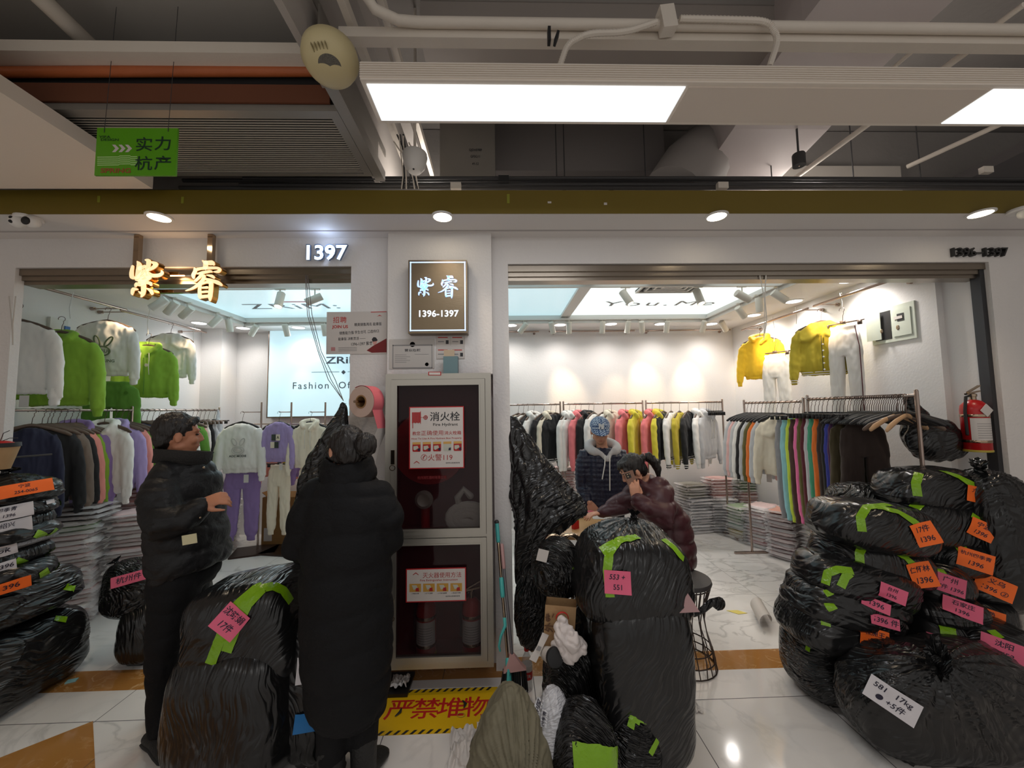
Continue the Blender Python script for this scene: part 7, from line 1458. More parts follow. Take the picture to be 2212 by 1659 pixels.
# ---- the capped person in navy
Yn = 3.6; P = lambda x, y, Y=Yn: at(x, y, Y)
Mh = hframe(P(1296, 932, 3.56), (-0.12, -0.92, -0.32))
t = thing('person', V((P(1300, 1000).x, Yn, 0)), 'person in a patterned blue cap and navy quilted jacket over a grey hoodie', 'person')
g = G(); head_geo(g, Mh, 1.0)
limb(g, [P(1302, 1110), P(1303, 1060), P(1304, 1010), P(1303, 980)], [0.13, 0.12, 0.125, 0.08], ell=0.75, upv=(1, 0, 0)); limb(g, [P(1303, 985), P(1300, 962), P(1298, 945, 3.58)], [0.055, 0.052, 0.05])
for s_ in (-1, 1):
    x = P(1303, 1100).x+s_*0.09; limb(g, [V((x, Yn, 0.78)), V((x, Yn-0.01, 0.45)), V((x, Yn, 0.09)), V((x, Yn, 0.05))], [0.085, 0.055, 0.036, 0.036]); shoe_c = (x, Yn)
    sh_, e_, w_ = P(1303+s_*36, 990), P(1305+s_*46, 1045, 3.62), P(1303+s_*30, 1085, 3.48); limb(g, [sh_, e_, w_], [0.04, 0.034, 0.026]); hand_geo(g, w_, (-s_*0.5, -0.1, -0.7), (0, 1, -0.1), -s_, (20, 20, 10), 4, (30, 10), 0.9)
bake('body', g, SKIN, t, 0.006, 3); face_parts(t, Mh, 1.0)
g = G(); h = G(); h.ball((0, 0.025, 0.03), (0.083, 0.094, 0.085)); h.ball((0, 0.06, -0.02), (0.072, 0.05, 0.07)); g.merge(h, Mh); bake('hair', g, HAIRM, t, 0.009, 2)
cm = bpy.data.materials.new('houndstooth_cap_cloth'); cm.use_nodes = True; nt = cm.node_tree; bs = nt.nodes['Principled BSDF']; bs.inputs['Roughness'].default_value = 0.8
tc = nt.nodes.new('ShaderNodeTexCoord'); ck = nt.nodes.new('ShaderNodeTexChecker'); ck.inputs['Scale'].default_value = 62; ck.inputs['Color1'].default_value = (*srgb(58, 84, 128), 1); ck.inputs['Color2'].default_value = (*srgb(176, 190, 206), 1); nt.links.new(tc.outputs['Object'], ck.inputs['Vector']); nt.links.new(ck.outputs['Color'], bs.inputs['Base Color'])
g = G(); h = G(); rings = []
for th in (0, 12, 25, 40, 55, 70, 84):
    a0 = R(th); rings.append([V((0.092*math.cos(a0)*math.cos(q), 0.018+0.106*math.cos(a0)*math.sin(q), 0.048+0.088*math.sin(a0))) for q in [2*math.pi*j/30 for j in range(30)]])
h.loft(rings); n = 14; vr = []
for r_, z_, th in ((0.98, 0.050, 0), (1.22, 0.040, 0), (1.45, 0.022, 0), (1.45, 0.017, 0), (1.2, 0.035, 0), (0.98, 0.045, 0)):
    vr.append([V((0.088*math.sin(R(a))*min(1, 1.0), 0.018-0.104*math.cos(R(a))*(1 if r_ < 1 else 1+(r_-1)*1.5*math.cos(R(a))**0.5 if math.cos(R(a)) > 0 else 1), z_-0.012*(math.sin(R(a))**2)*(r_-0.9))) for a in range(-72, 73, 9)])
h.loft(vr, closed=False, cap=False); g.merge(h, Mh); cp = put('cap', g, cm, t, smooth=True)
h = G(); Mt = Mh @ Matrix.Translation((0, -0.092, 0.085)) @ Matrix.Rotation(R(62), 4, 'X'); tn = text('N', 0.062, 0.003, 0.002); ty = text('Y', 0.062, 0.003, 0.002); h.merge(tn, Mt); h.merge(ty, Mt @ Matrix.Translation((0.004, -0.004, 0.001))); put('embroidered_letters', h, mat('white_embroidery', srgb(224, 224, 222), .7), cp)
HOODM = mat('grey_hoodie_cotton', srgb(196, 192, 190), 0.85, bump=0.2, bscale=150)
g = G(); c = P(1302, 962, 3.6); pts = [c+V((0.13*math.sin(R(a)), -0.10*math.cos(R(a)), 0.045*(1-math.cos(R(a)))-0.065)) for a in range(20, 341, 20)]; g.tube(pts, [0.018]+[0.034+0.016*abs(math.sin(R(a)/2)) for a in range(40, 321, 20)]+[0.018], 10, round_=True)
g.tube([pts[0], c+V((0.01, -0.125, -0.12))], [0.022, 0.02], 8, round_=True); g.tube([pts[-1], c+V((-0.0, -0.125, -0.12))], [0.022, 0.02], 8, round_=True); bake('hoodie_hood', g, HOODM, t, 0.01, 3)
for s_, L in ((-1, 0.20), (1, 0.30)):
    a = c+V((s_*0.022, -0.155, -0.075)); put('drawstring', G().tube([a, a+V((-0.012, -0.025, -0.08)), a+V((-0.03+0.01*s_, -0.032, -L))], 0.005, 6, round_=True), cordm, t, smooth=True)
g = G(); rings = []
for (x, y, rx, ry_) in ((1303, 966, .10, .10), (1304, 976, .16, .125), (1305, 992, .20, .14), (1305, 1030, .205, .155), (1303, 1070, .205, .16), (1301, 1098, .20, .155)):
    cc = P(x, y, 3.62); rings.append([cc+V((rx*math.cos(a), ry_*math.sin(a), 0)) for a in [2*math.pi*j/26 for j in range(26)]])
g.loft(rings)
for s_ in (-1, 1): limb(g, [P(1303+s_*38, 987, 3.62), P(1304+s_*46, 1015, 3.6), P(1304+s_*46, 1050, 3.6), P(1302+s_*34, 1082, 3.52)], [0.078, 0.075, 0.07, 0.06])
bake('quilted_jacket', g, NAVYQ, t, 0.013, 3, lambda p, n_: p+n_*(0.007*math.sin(p.x*75+p.z*75)*math.sin(p.x*75-p.z*75)+0.006*nz(p, 8, 3)))
g = G()
for s_ in (-1, 1): x = P(1303, 1100).x+s_*0.09; limb(g, [V((x, Yn, 0.80)), V((x, Yn, 0.45)), V((x, Yn, 0.10))], [0.115, 0.085, 0.065])
bake('trousers', g, BLK2, t, 0.014, 3)
for s_ in (-1, 1): x = P(1303, 1100).x+s_*0.09; g = G(); shoe(g, (x, Yn, 0), (0, -1)); put('shoe', g, SHOEM, t, smooth=True)
# ---- the caller in maroon
Yc = 2.88; P = lambda x, y, Y=Yc: at(x, y, Y)
Mh = hframe(P(1366, 1018, 2.84), (-0.82, -0.12, -0.52), 0)
t = thing('person', V((P(1438, 1200).x, Yc, 0)), 'person in a maroon down coat bending over the round table and holding a phone', 'person')
g = G(); head_geo(g, Mh, 0.95)
limb(g, [P(1446, 1172), P(1438, 1120), P(1418, 1070), P(1400, 1042)], [0.11, 0.10, 0.10, 0.07]); limb(g, [P(1402, 1048), P(1385, 1036), P(1374, 1026)], [0.056, 0.05, 0.05])
for s_ in (-1, 1):
    b = V((P(1446, 1172).x-0.02, Yc+s_*0.10, 0.78)); limb(g, [b, b+V((-0.08, -0.02*s_, -0.38)), b+V((0.0, 0, -0.69)), b+V((0.0, 0, -0.73))], [0.09, 0.058, 0.036, 0.036])
s1, e1, w1 = P(1385, 1062, 2.95), P(1338, 1092, 2.98), P(1300, 1108, 2.96); s2, e2_, w2 = P(1424, 1060, 2.74), P(1436, 1118, 2.62), P(1374, 1080, 2.66)
limb(g, [s1, e1, w1], [0.055, 0.04, 0.027]); limb(g, [s2, e2_, w2], [0.055, 0.042, 0.027])
hand_geo(g, w1+V((0, 0, 0.005)), (-1, -0.15, -0.12), (0, 0, -1), 1, (16, 22, 12), 7, (50, 15), 0.92); hand_geo(g, w2, (-0.05, 0.15, 1), (0.1, 1, 0), 1, (14, 30, 30), 7, (35, -10), 0.92)
bake('body', g, SKIN, t, 0.006, 3); face_parts(t, Mh, 0.95)
g = G(); h = G(); h.ball((0, 0.024, 0.036), (0.085, 0.10, 0.095)); h.ball((0, 0.065, -0.01), (0.072, 0.05, 0.07)); h.ball((0, -0.03, 0.085), (0.07, 0.05, 0.035))
for s_ in (-1, 1): h.tube([V((s_*0.055, -0.062, 0.065)), V((s_*0.08, -0.05, 0.02)), V((s_*0.078, -0.04, -0.04)), V((s_*0.07, -0.035, -0.085))], [0.014, 0.016, 0.012, 0.005], 8, round_=True)
g.merge(h, Mh @ Matrix.Scale(0.96, 4)); g.tube([P(1388, 990, 2.86), P(1400, 986, 2.84), P(1414, 998, 2.83), P(1421, 1016, 2.83), P(1424, 1036, 2.83)], [0.028, 0.036, 0.034, 0.026, 0.008], 12, round_=True); bake('hair', g, HAIRM, t, 0.007, 2, nzd(55, 0.007, 6, (1, 1, 0.4)))
put('hair_tie', G().tube([P(1390, 988, 2.86)+V((0.0, 0.03*math.cos(a), 0.03*math.sin(a))) for a in [R(36*k) for k in range(10)]], 0.008, 6, closed=True), mat('pink_hair_tie', srgb(190, 130, 126), .7), t, smooth=True)
g = G(); rings = []
for (x, y, rx, ry_, tl) in ((1395, 1040, .10, .14, .5), (1404, 1052, .14, .20, .5), (1416, 1075, .165, .225, .35), (1428, 1105, .175, .235, .2), (1436, 1140, .18, .24, .05), (1440, 1180, .185, .245, 0), (1442, 1215, .18, .24, 0)):
    cc = P(x, y, 2.86); rings.append([cc+V((rx*math.cos(a), ry_*math.sin(a), -rx*math.cos(a)*tl*-1*-1)) for a in [2*math.pi*j/26 for j in range(26)]])
g.loft(rings)
limb(g, [s1, s1.lerp(e1, .6), e1, e1.lerp(w1, .5), w1.lerp(e1, 0.08)], [0.098, 0.088, 0.078, 0.066, 0.052]); limb(g, [s2, s2.lerp(e2_, .6), e2_, e2_.lerp(w2, .5), w2.lerp(e2_, 0.06)], [0.10, 0.098, 0.09, 0.074, 0.054])
g.tube([P(1385, 1046, 2.86)+V((0.02+0.075*math.cos(a)*0.8, 0.09*math.sin(a), 0.07*math.cos(a)*0.6)) for a in [R(30*k) for k in range(12)]], 0.032, 10, closed=True)
bake('down_coat', g, MAROON, t, 0.013, 4, puff(0.10, 0.016, 22, 0.02, 0.010, 9))
g = G()
for s_ in (-1, 1): b = V((P(1446, 1172).x-0.02, Yc+s_*0.10, 0.74)); limb(g, [b, b+V((-0.06, 0, -0.36)), b+V((0.0, 0, -0.64))], [0.11, 0.085, 0.06])
bake('trousers', g, BLK2, t, 0.014, 3)
for s_ in (-1, 1): b = V((P(1446, 1172).x-0.02, Yc+s_*0.10, 0.0)); g = G(); shoe(g, b, (-1, 0)); put('shoe', g, SHOEM, t, smooth=True)
ph = thing('mobile_phone', P(1373, 1045, 2.66), 'phone in a rose gold case held to the ear of the caller', 'phone'); Mp = Matrix.Rotation(R(-12), 3, 'Y') @ Matrix.Rotation(R(20), 3, 'Z') @ Matrix.Rotation(R(-12), 3, 'X')
c = w2+V((-0.012, 0.035, 0.115)); put('case', G().box(c, (0.075, 0.009, 0.152), Mp), mat('rose_gold_case', srgb(150, 116, 100), 0.3, metal=0.5), ph); g = G(); q = c+Mp @ V((-0.014, -0.007, 0.048)); g.box(q, (0.036, 0.004, 0.036), Mp); cb = put('camera_bump', g, mat('dark_glass', (0.03, 0.03, 0.03), 0.1), ph)
for dx, dz in ((-0.008, 0.008), (0.008, 0.008), (-0.008, -0.008)): put('lens', G().ball(q+Mp @ V((dx, -0.003, dz)), 0.006, n=10, m=6), chrome, cb, smooth=True)
# ================================================================ table and what lies on it
ct = at(1236, 1130, 3.0); ZT = 0.75; ct = V((atz(1232, 1128, ZT).x, atz(1232, 1128, ZT).y, 0))
oak = mat('oak_veneer', srgb(190, 150, 104), 0.35, var=0.08, bump=0.1, bscale=20, stretch=(1, 8, 1))
t = thing('round_table', ct, 'round wooden table with pale top between the caller and the draped bags', 'table')
put('tabletop', G().lathe(ct+V((0, 0, ZT-0.03)), [(0.30, 0), (0.345, 0.004), (0.35, 0.028), (0.345, 0.030)], 48), oak, t, smooth=True)
for a in (30, 120, 210, 300): g = G(); d = V((math.cos(R(a)), math.sin(R(a)), 0)); g.tube([ct+d*0.14+V((0, 0, ZT-0.03)), ct+d*0.24], [0.022, 0.016], 10); put('leg', g, oak, t, smooth=True)
def flat(nm, px, py, w_, d_, rot, m, lab, cat, z=ZT, th=0.0015, tilt=0):
    p = atz(px, py, z); return put(nm, G().box((p.x, p.y, z+th/2+0.0005+tilt*0.02), (w_, d_, th), Matrix.Rotation(R(rot), 3, 'Z') @ Matrix.Rotation(R(tilt*8), 3, 'X')), m, None, label=lab, cat=cat)
flat('order_sheet', 1302, 1118, 0.17, 0.10, -6, paperm, 'white order sheet at the right edge of the round table', 'paper')
flat('order_sheet', 1284, 1094, 0.13, 0.14, 20, paperm, 'white paper under the fingers of the caller', 'paper', th=0.004); flat('sticker_sheet', 1275, 1106, 0.06, 0.05, 30, pinkm, 'pink sticker sheet beside the hand of the caller', 'sticker sheet', th=0.007)
flat('order_sheet', 1270, 1112, 0.10, 0.12, 10, GBAG, 'folded grey sheets in the middle of the round table', 'paper', th=0.003)
p = atz(1243, 1142, ZT); t = thing('cigarette_packet', V((p.x, p.y, ZT)), 'small red box with a green end at the left of the round table', 'box'); put('carton', G().box((p.x, p.y, ZT+0.032), (0.05, 0.03, 0.062), Matrix.Rotation(R(35), 3, 'Z')), redp, t); put('green_end', G().box((p.x, p.y, ZT+0.066), (0.05, 0.03, 0.006), Matrix.Rotation(R(35), 3, 'Z')), TAPE, t)
flat('stapler', 1257, 1118, 0.09, 0.025, 30, black, 'black stapler lying left of the papers on the round table', 'stapler', th=0.025)
# ================================================================ draped and hanging black bags at the pier
def drape(key, prof, label_, seed, m=None, amp=0.03):
    """prof: list of (px, py, Y, half width px, half depth m)"""
    g = G(); n = 44; rings = []
    for i, (x, y, Y_, hw, hd) in enumerate(prof):
        c = at(x, y, Y_); k = Y_/831
        rings.append([c+V((hw*k*math.cos(a)*(1+amp*8*nz((math.cos(a)*2, math.sin(a)*2, i*0.12), 2.4, seed)), hd*math.sin(a)*(1+amp*8*nz((math.cos(a)*2, math.sin(a)*2, i*0.12), 2.4, seed+1)), 0.02*nz((math.cos(a), math.sin(a), i), 2, seed))) for a in [2*math.pi*j/n for j in range(n)]])
    g.loft(rings); me = blob(g, 0.011, 1, lambda p, n_: p+n_*(0.012*nz((p[0]*1.6, p[1]*1.6, p[2]*0.45), 9, seed)-0.014*(1-min(1, abs(nz((p[0]*1.8, p[1]*1.8, p[2]*0.35), 12, seed+4))*5))))
    return put('draped_bin_liner', me, m or BAGM, None, label=label_, cat='plastic bag')
drape('H1', [(744, 868, 2.42, 7, .02), (740, 890, 2.42, 12, .03), (728, 930, 2.41, 26, .05), (712, 980, 2.40, 42, .07), (700, 1030, 2.39, 50, .09), (690, 1090, 2.38, 50, .10), (684, 1150, 2.36, 46, .10), (678, 1215, 2.35, 34, .09), (676, 1262, 2.34, 24, .07)], 'black bin liners gathered on wires and hanging beside the left opening', 3)
drape('H2', [(1106, 900, 2.62, 10, .03), (1118, 940, 2.60, 24, .06), (1136, 985, 2.58, 38, .08), (1156, 1030, 2.56, 56, .10), (1174, 1070, 2.54, 72, .12), (1190, 1104, 2.52, 76, .13), (1178, 1128, 2.50, 62, .12), (1160, 1158, 2.48, 46, .10), (1140, 1190, 2.48, 30, .08), (1134, 1260, 2.48, 20, .06)], 'large black plastic sheet draped from the pier over the end of the round table', 7)
g = G()
for dx in (0, 6, -4): g.tube([at(661+dx*0.5, 588, 2.60), at(668+dx, 680, 2.55), at(690+dx*0.7, 760, 2.50), at(715+dx*1.5, 820, 2.45), at(742, 866, 2.42)], 0.0022, 5)
put('hanging_wire', g, mat('grey_twine', srgb(120, 112, 110), 0.7), None, smooth=True, label='thin wires running from the shutter rail down to the hanging bin liners', cat='wire')
g = G(); g.tube([at(1655, 588, 2.60), at(1652, 640, 2.6), at(1656, 690, 2.58), at(1652, 720, 2.57)], 0.004, 6); g.tube([at(1640, 588, 2.60), at(1652, 650, 2.6), at(1650, 735, 2.57)], 0.003, 6); put('white_string', g, cordm, None, smooth=True, label='white cords hanging from the shutter rail of the right opening', cat='cord')
g = G(); g.tube([at(1958, 858, 2.76), at(1990, 915, 2.75), at(2020, 950, 2.74)], [0.03, 0.07, 0.10], 12, round_=True); g.ball(at(2015, 950, 2.74), (0.20, 0.11, 0.16), n=24, m=16); g.ball(at(2058, 972, 2.73), (0.10, 0.06, 0.07)); g.ball(at(1978, 940, 2.76), (0.08, 0.08, 0.14))
put('black_bag', blob(g, 0.012, 4, nzd(14, 0.02, 5)), BAGM, None, label='black bag hanging from the near end of the right wall rack', cat='bag')
# ================================================================ things round the open rubbish bag
bag('D3', (1176, 1400, 1296, 1545), 2.05, 0.16, 'open black rubbish bag full of takeaway waste standing beside the tall black bags', 51, m=BAGM2, p=2.6, wr=1.8, floor=True, slump=0.2)
bag('D4', (1112, 1235, 1200, 1410), 2.42, 0.10, 'crumpled black bag piled behind the open rubbish bag', 52, m=BAGM2, p=2.4, wr=2.2, res=52)
bag('D5', (1150, 1172, 1262, 1300), 2.18, 0.13, 'crumpled black bag hung on the metal hoops above the rubbish bag', 53, m=BAGM2, p=2.2, wr=2.4, res=52)
bag('D6', (1240, 1290, 1305, 1440), 2.22, 0.12, 'dark bag squeezed behind the brown paper bag', 54, m=BAGM, p=2.6, wr=1.4)
tape('D5', [(1238, 1222), (1250, 1232), (1244, 1244)], 14)
KR = mat('kraft_paper', srgb(172, 138, 98), 0.75, bump=0.3, bscale=20, var=0.08)
t = thing('paper_bag', at(1210, 1408, 1.92), 'brown kraft takeaway bag with red print standing in the open rubbish bag', 'paper bag')
Q = [at(1178, 1306, 1.93), at(1245, 1312, 1.95), at(1238, 1420, 1.95), at(1172, 1412, 1.93)]; off = V((0.02, 0.10, 0)); g = G()
g.loft([[Q[3], Q[2], Q[2]+off, Q[3]+off], [Q[0], Q[1], Q[1]+off*0.8, Q[0]+off*0.8]], cap=False); put('paper_sheet', g, KR, t)
g = G(); a = at(1214, 1335, 1.925); g.tube([a+V((0.03*math.cos(R(k)), -0.006, 0.03*math.sin(R(k)))) for k in range(0, 200, 20)], 0.007, 6, ell=0.3, upv=(0, 1, 0)); g.tube([at(1211, 1352, 1.922), at(1199, 1400, 1.922)], 0.005, 6, ell=0.3, upv=(0, 1, 0)); put('red_print', g, redm, t)
put('brown_print', G().merge(text('外卖', 0.045, 0.001), frame(at(1188, 1345, 1.925), (0.1, 0, 1), (-1, 0, 0.1))), mat('brown_print', srgb(96, 66, 46), .7), t)
g = G(); g.ball(at(1225, 1390, 1.86), (0.07, 0.05, 0.08), n=26, m=18); g.ball(at(1212, 1358, 1.88), (0.035, 0.03, 0.06)); g.ball(at(1250, 1395, 1.87), (0.04, 0.04, 0.045)); put('crumpled_tissue', blob(g, 0.006, 1, lambda p, n_: p+n_*(0.022*nz(p, 16, 1)-0.012*(1-min(1, abs(nz(p, 26, 4))*4)))), mat('thin_white_film', srgb(216, 206, 202), 0.6), None, label='white crumpled tissue spilling from the open rubbish bag', cat='tissue')
c = at(1198, 1420, 1.84); Mc = Matrix.Rotation(R(70), 3, 'X') @ Matrix.Rotation(R(20), 3, 'Y'); t = thing('coffee_cup', c, 'white takeaway cup with a black lid in the open rubbish bag', 'cup'); put('lid', G().lathe(c, [(0.030, 0.012), (0.040, 0.010), (0.042, 0.0), (0.042, -0.006)], 26, Mc), black, t, smooth=True); put('cup_body', G().lathe(c, [(0.039, -0.006), (0.030, -0.09), (0.002, -0.09)], 26, Mc), paperm, t, smooth=True)
t = put('receipt_strip', G().loft([[at(1143, 1424, 1.88), at(1158, 1432, 1.88)], [at(1160, 1395, 1.9), at(1172, 1400, 1.9)], [at(1172, 1366, 1.93), at(1186, 1372, 1.93)]], cap=False), paperm, None, label='curling white receipt hanging over the edge of the rubbish bag', cat='receipt')
put('printed_barcode', G().prism([at(1158, 1404, 1.889), at(1166, 1407, 1.889), at(1170, 1398, 1.895), at(1163, 1395, 1.895)], (0, 0.001, 0)), thin, t)
t = put('paper_cup', G().lathe(at(1196, 1190, 2.05), [(0.022, -0.035), (0.030, 0.035), (0.027, 0.035), (0.02, -0.03)], 20, Matrix.Rotation(R(35), 3, 'Y')), paperm, None, smooth=True, label='white paper scrap stuck in the crumpled black bags', cat='cup') if False else put('white_card', G().box(at(1172, 1200, 2.04), (0.055, 0.002, 0.06), Matrix.Rotation(R(15), 3, 'Y')), paperm, None, label='white card stuck in the crumpled black bags', cat='card')
# folded trolleys: steel hoops
g = G()
for (x, y, w_, h_) in ((1195, 1172, 16, 26), (1236, 1170, 15, 24), (1228, 1180, 24, 30)):
    c = at(x, y, 2.30); k = 2.3/831; g.tube([c+V((-w_*k, 0, -h_*k*4)), c+V((-w_*k, 0, 0))]+[c+V((-w_*k*math.cos(R(a)), 0, w_*k*math.sin(R(a)))) for a in range(15, 180, 15)]+[c+V((w_*k, 0, 0)), c+V((w_*k, 0, -h_*k*4))], 0.009, 8)
tr = thing('luggage_trolley', V((at(1215, 1200, 2.3).x, 2.3, 0)), 'folded steel trolley whose curved handles rise behind the crumpled bags', 'trolley'); put('curved_handle', g, chrome, tr, smooth=True)
g = G()
for x in (1203, 1236): a = at(x, 1240, 2.3); g.tube([a, V((a.x, 2.3, 0.05))], 0.010, 8)
a, b = at(1190, 1300, 2.3), at(1248, 1300, 2.3); g.box((0.5*(a.x+b.x), 2.28, 0.04), (0.24, 0.18, 0.03)); put('frame_tubes', g, railm, tr, smooth=True, ang=40)
# cola bottle
pb = atz(1139, 1490, 0); t = thing('drink_bottle', pb, 'empty plastic drink bottle with a red cap and red label beside the rubbish bag', 'bottle')
petm = mat('clear_pet', (0.55, 0.55, 0.55), 0.08, alpha=0.35, spec=0.8)
put('bottle_body', G().lathe(pb, [(0.026, 0.0), (0.031, 0.008), (0.030, 0.05), (0.032, 0.07), (0.032, 0.15), (0.030, 0.175), (0.016, 0.205), (0.012, 0.215), (0.012, 0.225)], 24), petm, t, smooth=True)
lb = put('label_band', G().lathe(pb, [(0.0325, 0.072), (0.0328, 0.075), (0.0328, 0.112), (0.0325, 0.115)], 24), redm, t, smooth=True); put('white_band', G().lathe(pb, [(0.0325, 0.116), (0.0328, 0.118), (0.0328, 0.146), (0.0325, 0.148)], 24), paperm, t, smooth=True); put('cap', G().lathe(pb, [(0.013, 0.222), (0.015, 0.224), (0.015, 0.24), (0.012, 0.243), (0.001, 0.243)], 18), redm, t, smooth=True)
put('printed_word', G().merge(text('农夫', 0.02, 0.0003), frame(pb+V((0.002, -0.0335, 0.095)), (1, 0, 0), (0, 0, 1))), paperm, lb)
# mop and dustpan against the pier
teal = mat('teal_plastic', srgb(84, 190, 186), 0.4); pinkp = mat('pale_pink_plastic', srgb(206, 160, 156), 0.45)
YMm = 2.36; a, b = at(1073, 1128, 2.50), at(1097, 1425, 2.30)
t = thing('squeeze_mop', V((b.x, b.y, 0)), 'steel mop with turquoise grips leaning beside the hydrant cabinet', 'mop')
def seg(p0, p1, f0, f1): return [p0.lerp(p1, f0), p0.lerp(p1, f1)]
put('handle_tube', G().tube(seg(a, b, 0.02, 1.0), 0.0085, 10, round_=True), chrome, t, smooth=True)
for f0, f1, r_ in ((0.0, 0.15, 0.013), (0.44, 0.56, 0.014)): put('grip', G().tube(seg(a, b, f0, f1), r_, 12, round_=True), teal, t, smooth=True)
put('end_cap', G().ball(a, 0.015), darkp, t, smooth=True)
c_ = a.lerp(b, 0.72); put('lever', G().tube([c_, c_+V((0.004, -0.02, -0.03)), c_+V((-0.022, -0.028, -0.085)), c_+V((-0.034, -0.03, -0.14)), c_+V((-0.028, -0.03, -0.165))], [0.010, 0.010, 0.008, 0.007, 0.006], 8, round_=True), teal, t, smooth=True)
g = G(); g.tube([b, V((b.x+0.005, b.y-0.02, 0.10))], [0.014, 0.018], 10, round_=True); g.box((b.x+0.008, b.y-0.03, 0.07), (0.09, 0.05, 0.05)); put('mop_head_frame', g, teal, t, smooth=True); g = G(); g.ball((b.x+0.01, b.y-0.035, 0.04), (0.055, 0.035, 0.036)); put('sponge', g, mat('used_green_sponge', srgb(96, 96, 70), 0.9, bump=0.6, bscale=60), t, smooth=True)
a, b = at(1084, 1178, 2.48), at(1106, 1412, 2.30)
t = thing('broom', V((b.x, b.y, 0)), 'grey handled broom with a pale pink head and black bristles by the cabinet', 'broom'); put('handle_tube', G().tube([a, b], 0.0085, 10, round_=True), mat('grey_painted_tube', srgb(120, 116, 120), 0.35, metal=0.4), t, smooth=True); put('hand_grip', G().tube(seg(a, b, 0.0, 0.22), 0.012, 10, round_=True), pinkp, t, smooth=True)
g = G(); g.loft([[V((b.x-0.012, b.y-0.012, b.z)), V((b.x+0.012, b.y-0.012, b.z)), V((b.x+0.012, b.y+0.012, b.z)), V((b.x-0.012, b.y+0.012, b.z))], [V((b.x-0.035, b.y-0.02, b.z-0.06)), V((b.x+0.05, b.y-0.02, b.z-0.05)), V((b.x+0.05, b.y+0.015, b.z-0.05)), V((b.x-0.035, b.y+0.015, b.z-0.06))], [V((b.x-0.055, b.y-0.022, b.z-0.095)), V((b.x+0.08, b.y-0.022, b.z-0.08)), V((b.x+0.08, b.y+0.015, b.z-0.08)), V((b.x-0.055, b.y+0.015, b.z-0.095))]]); put('broom_head', g, pinkp, t)
g = G(); rnd = random.Random(3)
for k in range(90): x = rnd.uniform(-0.052, 0.078); y = rnd.uniform(-0.02, 0.012); z0_ = b.z-0.085; g.tube([V((b.x+x, b.y+y, z0_)), V((b.x+x*1.25-0.008, b.y+y*1.6-0.01, max(0.004, z0_-0.115+rnd.uniform(-.006, .006))))], 0.0035, 4)
put('bristles', g, black, t)
# wire stool behind the stacked bags
cs = atz(1484, 1432, 0); t = thing('wire_stool', V((cs.x, cs.y, 0)), 'dark bronze wire stool standing behind the tall black bags', 'stool')
brz = mat('dark_bronze_wire', srgb(62, 50, 46), 0.3, metal=0.7); prof = [(0.175, 0.0), (0.165, 0.08), (0.13, 0.2), (0.115, 0.3), (0.13, 0.40), (0.155, 0.48), (0.16, 0.51)]; g = G()
for k in range(24):
    a = 2*math.pi*k/24; g.tube([V((cs.x+r_*math.cos(a+z*0.6*(1 if k % 2 else -1)), cs.y+r_*math.sin(a+z*0.6*(1 if k % 2 else -1)), z+0.006)) for r_, z in prof], 0.0035, 5)
put('wire_cage', g, brz, t, smooth=True)
for r_, z in ((0.176, 0.006), (0.168, 0.06), (0.155, 0.12), (0.158, 0.50)): put('wire_ring', G().tube([V((cs.x+r_*math.cos(R(15*k)), cs.y+r_*math.sin(R(15*k)), z)) for k in range(24)], 0.004, 5, closed=True), brz, t, smooth=True)
put('seat', G().lathe(V((cs.x, cs.y, 0.512)), [(0.001, 0.0), (0.165, 0.0), (0.17, 0.012), (0.165, 0.028), (0.001, 0.034)], 36), mat('dark_seat_pad', (0.05, 0.045, 0.045), 0.6), t, smooth=True)
# ================================================================ yellow floor notice and board
A, B, C_, D_ = atz(828, 1494, 0.001), atz(1075, 1482, 0.001), atz(1064, 1580, 0.001), atz(801, 1590, 0.001)
x0_, x1_, y0_, y1_ = (A.x+D_.x)/2, (B.x+C_.x)/2+0.01, (C_.y+D_.y)/2, (A.y+B.y)/2
t = thing('floor_notice', V(((x0_+x1_)/2, (y0_+y1_)/2, 0)), 'yellow floor notice with hazard border and four red characters before the cabinet', 'floor sign')
put('yellow_sheet', G().bb((x0_, y0_, 0.0005), (x1_, y1_, 0.0018)), mat('yellow_vinyl', srgb(222, 178, 10), 0.45, var=0.06), t)
g = G(); st = 0.042; bw = 0.026
def stripe(px_, py_, L, ax):
    k = 0
    while k*st < L-0.02:
        o = k*st; g.prism([V(p_) for p_ in ((px_+o, py_, 0.0021), (px_+o+0.017, py_, 0.0021), (px_+o+0.017+bw*0.8, py_+bw, 0.0021), (px_+o+bw*0.8, py_+bw, 0.0021))] if ax == 0 else [V(p_) for p_ in ((px_, py_+o, 0.0021), (px_, py_+o+0.017, 0.0021), (px_+bw, py_+o+0.017+bw*0.7, 0.0021), (px_+bw, py_+o+bw*0.7, 0.0021))], (0, 0, 0.0004)); k += 1
stripe(x0_, y0_, x1_-x0_-0.02, 0); stripe(x0_, y1_-bw, x1_-x0_-0.02, 0); stripe(x0_, y0_+bw, y1_-y0_-2*bw-0.02, 1); stripe(x1_-bw, y0_+bw, y1_-y0_-2*bw-0.02, 1); put('hazard_stripe', g, black, t)
for i, ch in enumerate('严禁堆物'):
    g = G(); cx_ = x0_+(x1_-x0_)*(0.185+0.213*i); M = Matrix.Translation((cx_, (y0_+y1_)/2, 0.0022)) @ Matrix.Diagonal((1.0, 0.98, 1, 1)); g.merge(text(ch, (y1_-y0_)*0.50, 0.0015), M); put('red_character', g, mat('notice_red', srgb(186, 26, 30), 0.5), t)
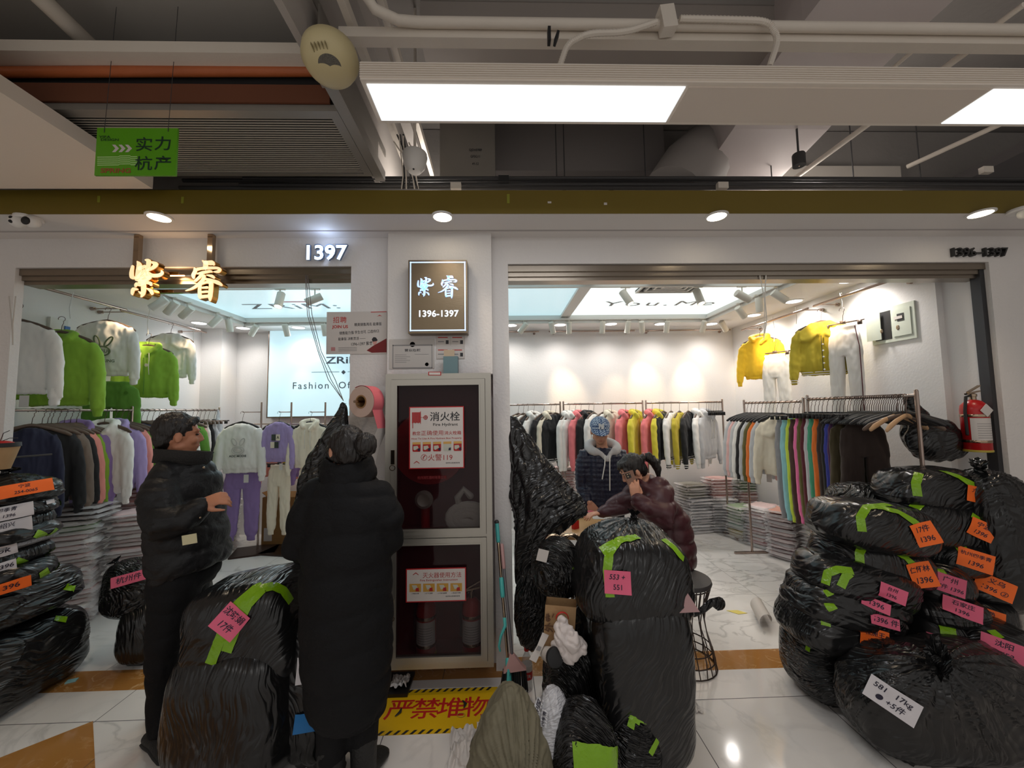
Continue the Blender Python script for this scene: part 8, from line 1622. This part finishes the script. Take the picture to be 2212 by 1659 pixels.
for x, y, r_ in ((862, 1540, 0), (1008, 1522, 1)): p = atz(x, y, 0.003); put('leaf_scrap', G().tube([p+V((-0.012, -0.025, 0.004)), p+V((0.006*(1-2*r_), 0, 0.006)), p+V((0.006-0.03*r_, 0.026, 0.004))], [0.004, 0.009, 0.004], 8, round_=True, ell=0.3, upv=(1, 0, 0)), black, None, smooth=True, label=('dark curled scrap lying on the first red character', 'dark curled scrap lying on the last red character')[r_], cat='scrap')
p = atz(996, 1545, 0.004); put('rubber_loop', G().tube([p+V((0.022*math.cos(R(a)), 0.014*math.sin(R(a)), 0.001)) for a in range(0, 360, 20)], 0.0014, 5, closed=True), mat('tan_rubber', srgb(170, 140, 60), .5), None, smooth=True, label='thin tan rubber band lying on the yellow floor notice', cat='rubber band')
a, b = atz(836, 1445, 0.02), atz(880, 1502, 0.02); put('black_board', G().bb((a.x-0.12, b.y+0.01, 0.0025), (atz(890, 1470, 0.02).x, atz(860, 1452, 0.02).y, 0.022)), mat('black_board', (0.012, 0.011, 0.011), 0.35), None, label='black board lying on the floor at the foot of the cabinet', cat='board')
# left edge cup holder things
c = at(-2, 985, 2.30); t = thing('hanging_pot', c, 'kraft coloured pot with a red and black rim at the left edge', 'pot')
put('pot_body', G().lathe(c, [(0.045, -0.075), (0.075, 0.05), (0.07, 0.05)], 28), KR, t, smooth=True); put('dark_rim', G().lathe(c, [(0.072, 0.05), (0.080, 0.052), (0.078, 0.075), (0.06, 0.07)], 28), black, t, smooth=True); put('red_filling', G().ball(c+V((0, 0, 0.062)), (0.06, 0.06, 0.025)), redm, t, smooth=True)
g = G(); g.tube([c+V((0, 0, 0.08)), c+V((0.04, -0.02, 0.13)), c+V((0.085, -0.03, 0.145))], 0.002, 5); put('twig', g, darkp, t, smooth=True); g = G(); g.tube([c+V((0, 0, 0.08)), c+V((0.05, 0, 0.10)), c+V((0.085, 0.01, 0.10))], 0.002, 5); put('twig', g, darkp, t, smooth=True); g = G(); g.tube([c+V((-0.05, 0.1, -0.02)), V((c.x, YF, c.z-0.02))], 0.006, 6); put('bracket', g, darkp, t, smooth=True)
g = G()
for x, s_ in ((20, 1), (34, -1)): g.tube([at(x, 640, 2.52), at(x+6*s_, 700, 2.50), at(28, 745, 2.50)], 0.0035, 5)
put('plastic_strand', g, mat('clear_strand', srgb(196, 190, 184), 0.3), None, smooth=True, label='thin pale plastic strands hanging on the pier at the left edge', cat='strand')
a, b = at(-30, 1008, 2.2), at(47, 1026, 2.2); put('white_panel', G().bb((a.x, 2.2, a.z-0.05), (b.x, 2.215, a.z)), black, None, label='black edge of a small stand above the left heap', cat='stand') if False else None
light('back_fill', 'AREA', (-0.5, -1.6, 2.86), 15, (1, 0.97, 0.93), 3.6, (-0.5, -1.4, 0), sy=0.25)  # added area light behind the viewpoint, fills the facade and bag fronts
t = thing('linear_panel_light', (-0.5, -1.6, 2.87), 'added unseen white luminaire behind the viewpoint that brightens the facade', 'ceiling light'); put('housing', G().bb((-2.4, -1.74, 2.885), (1.4, -1.46, 2.96)), MATS['white_powder_coat'], t); put('light_panel', G().bb((-2.38, -1.72, 2.878), (1.38, -1.48, 2.884)), panelglow, t)  # unseen luminaire added as the body of that fill light
finish()
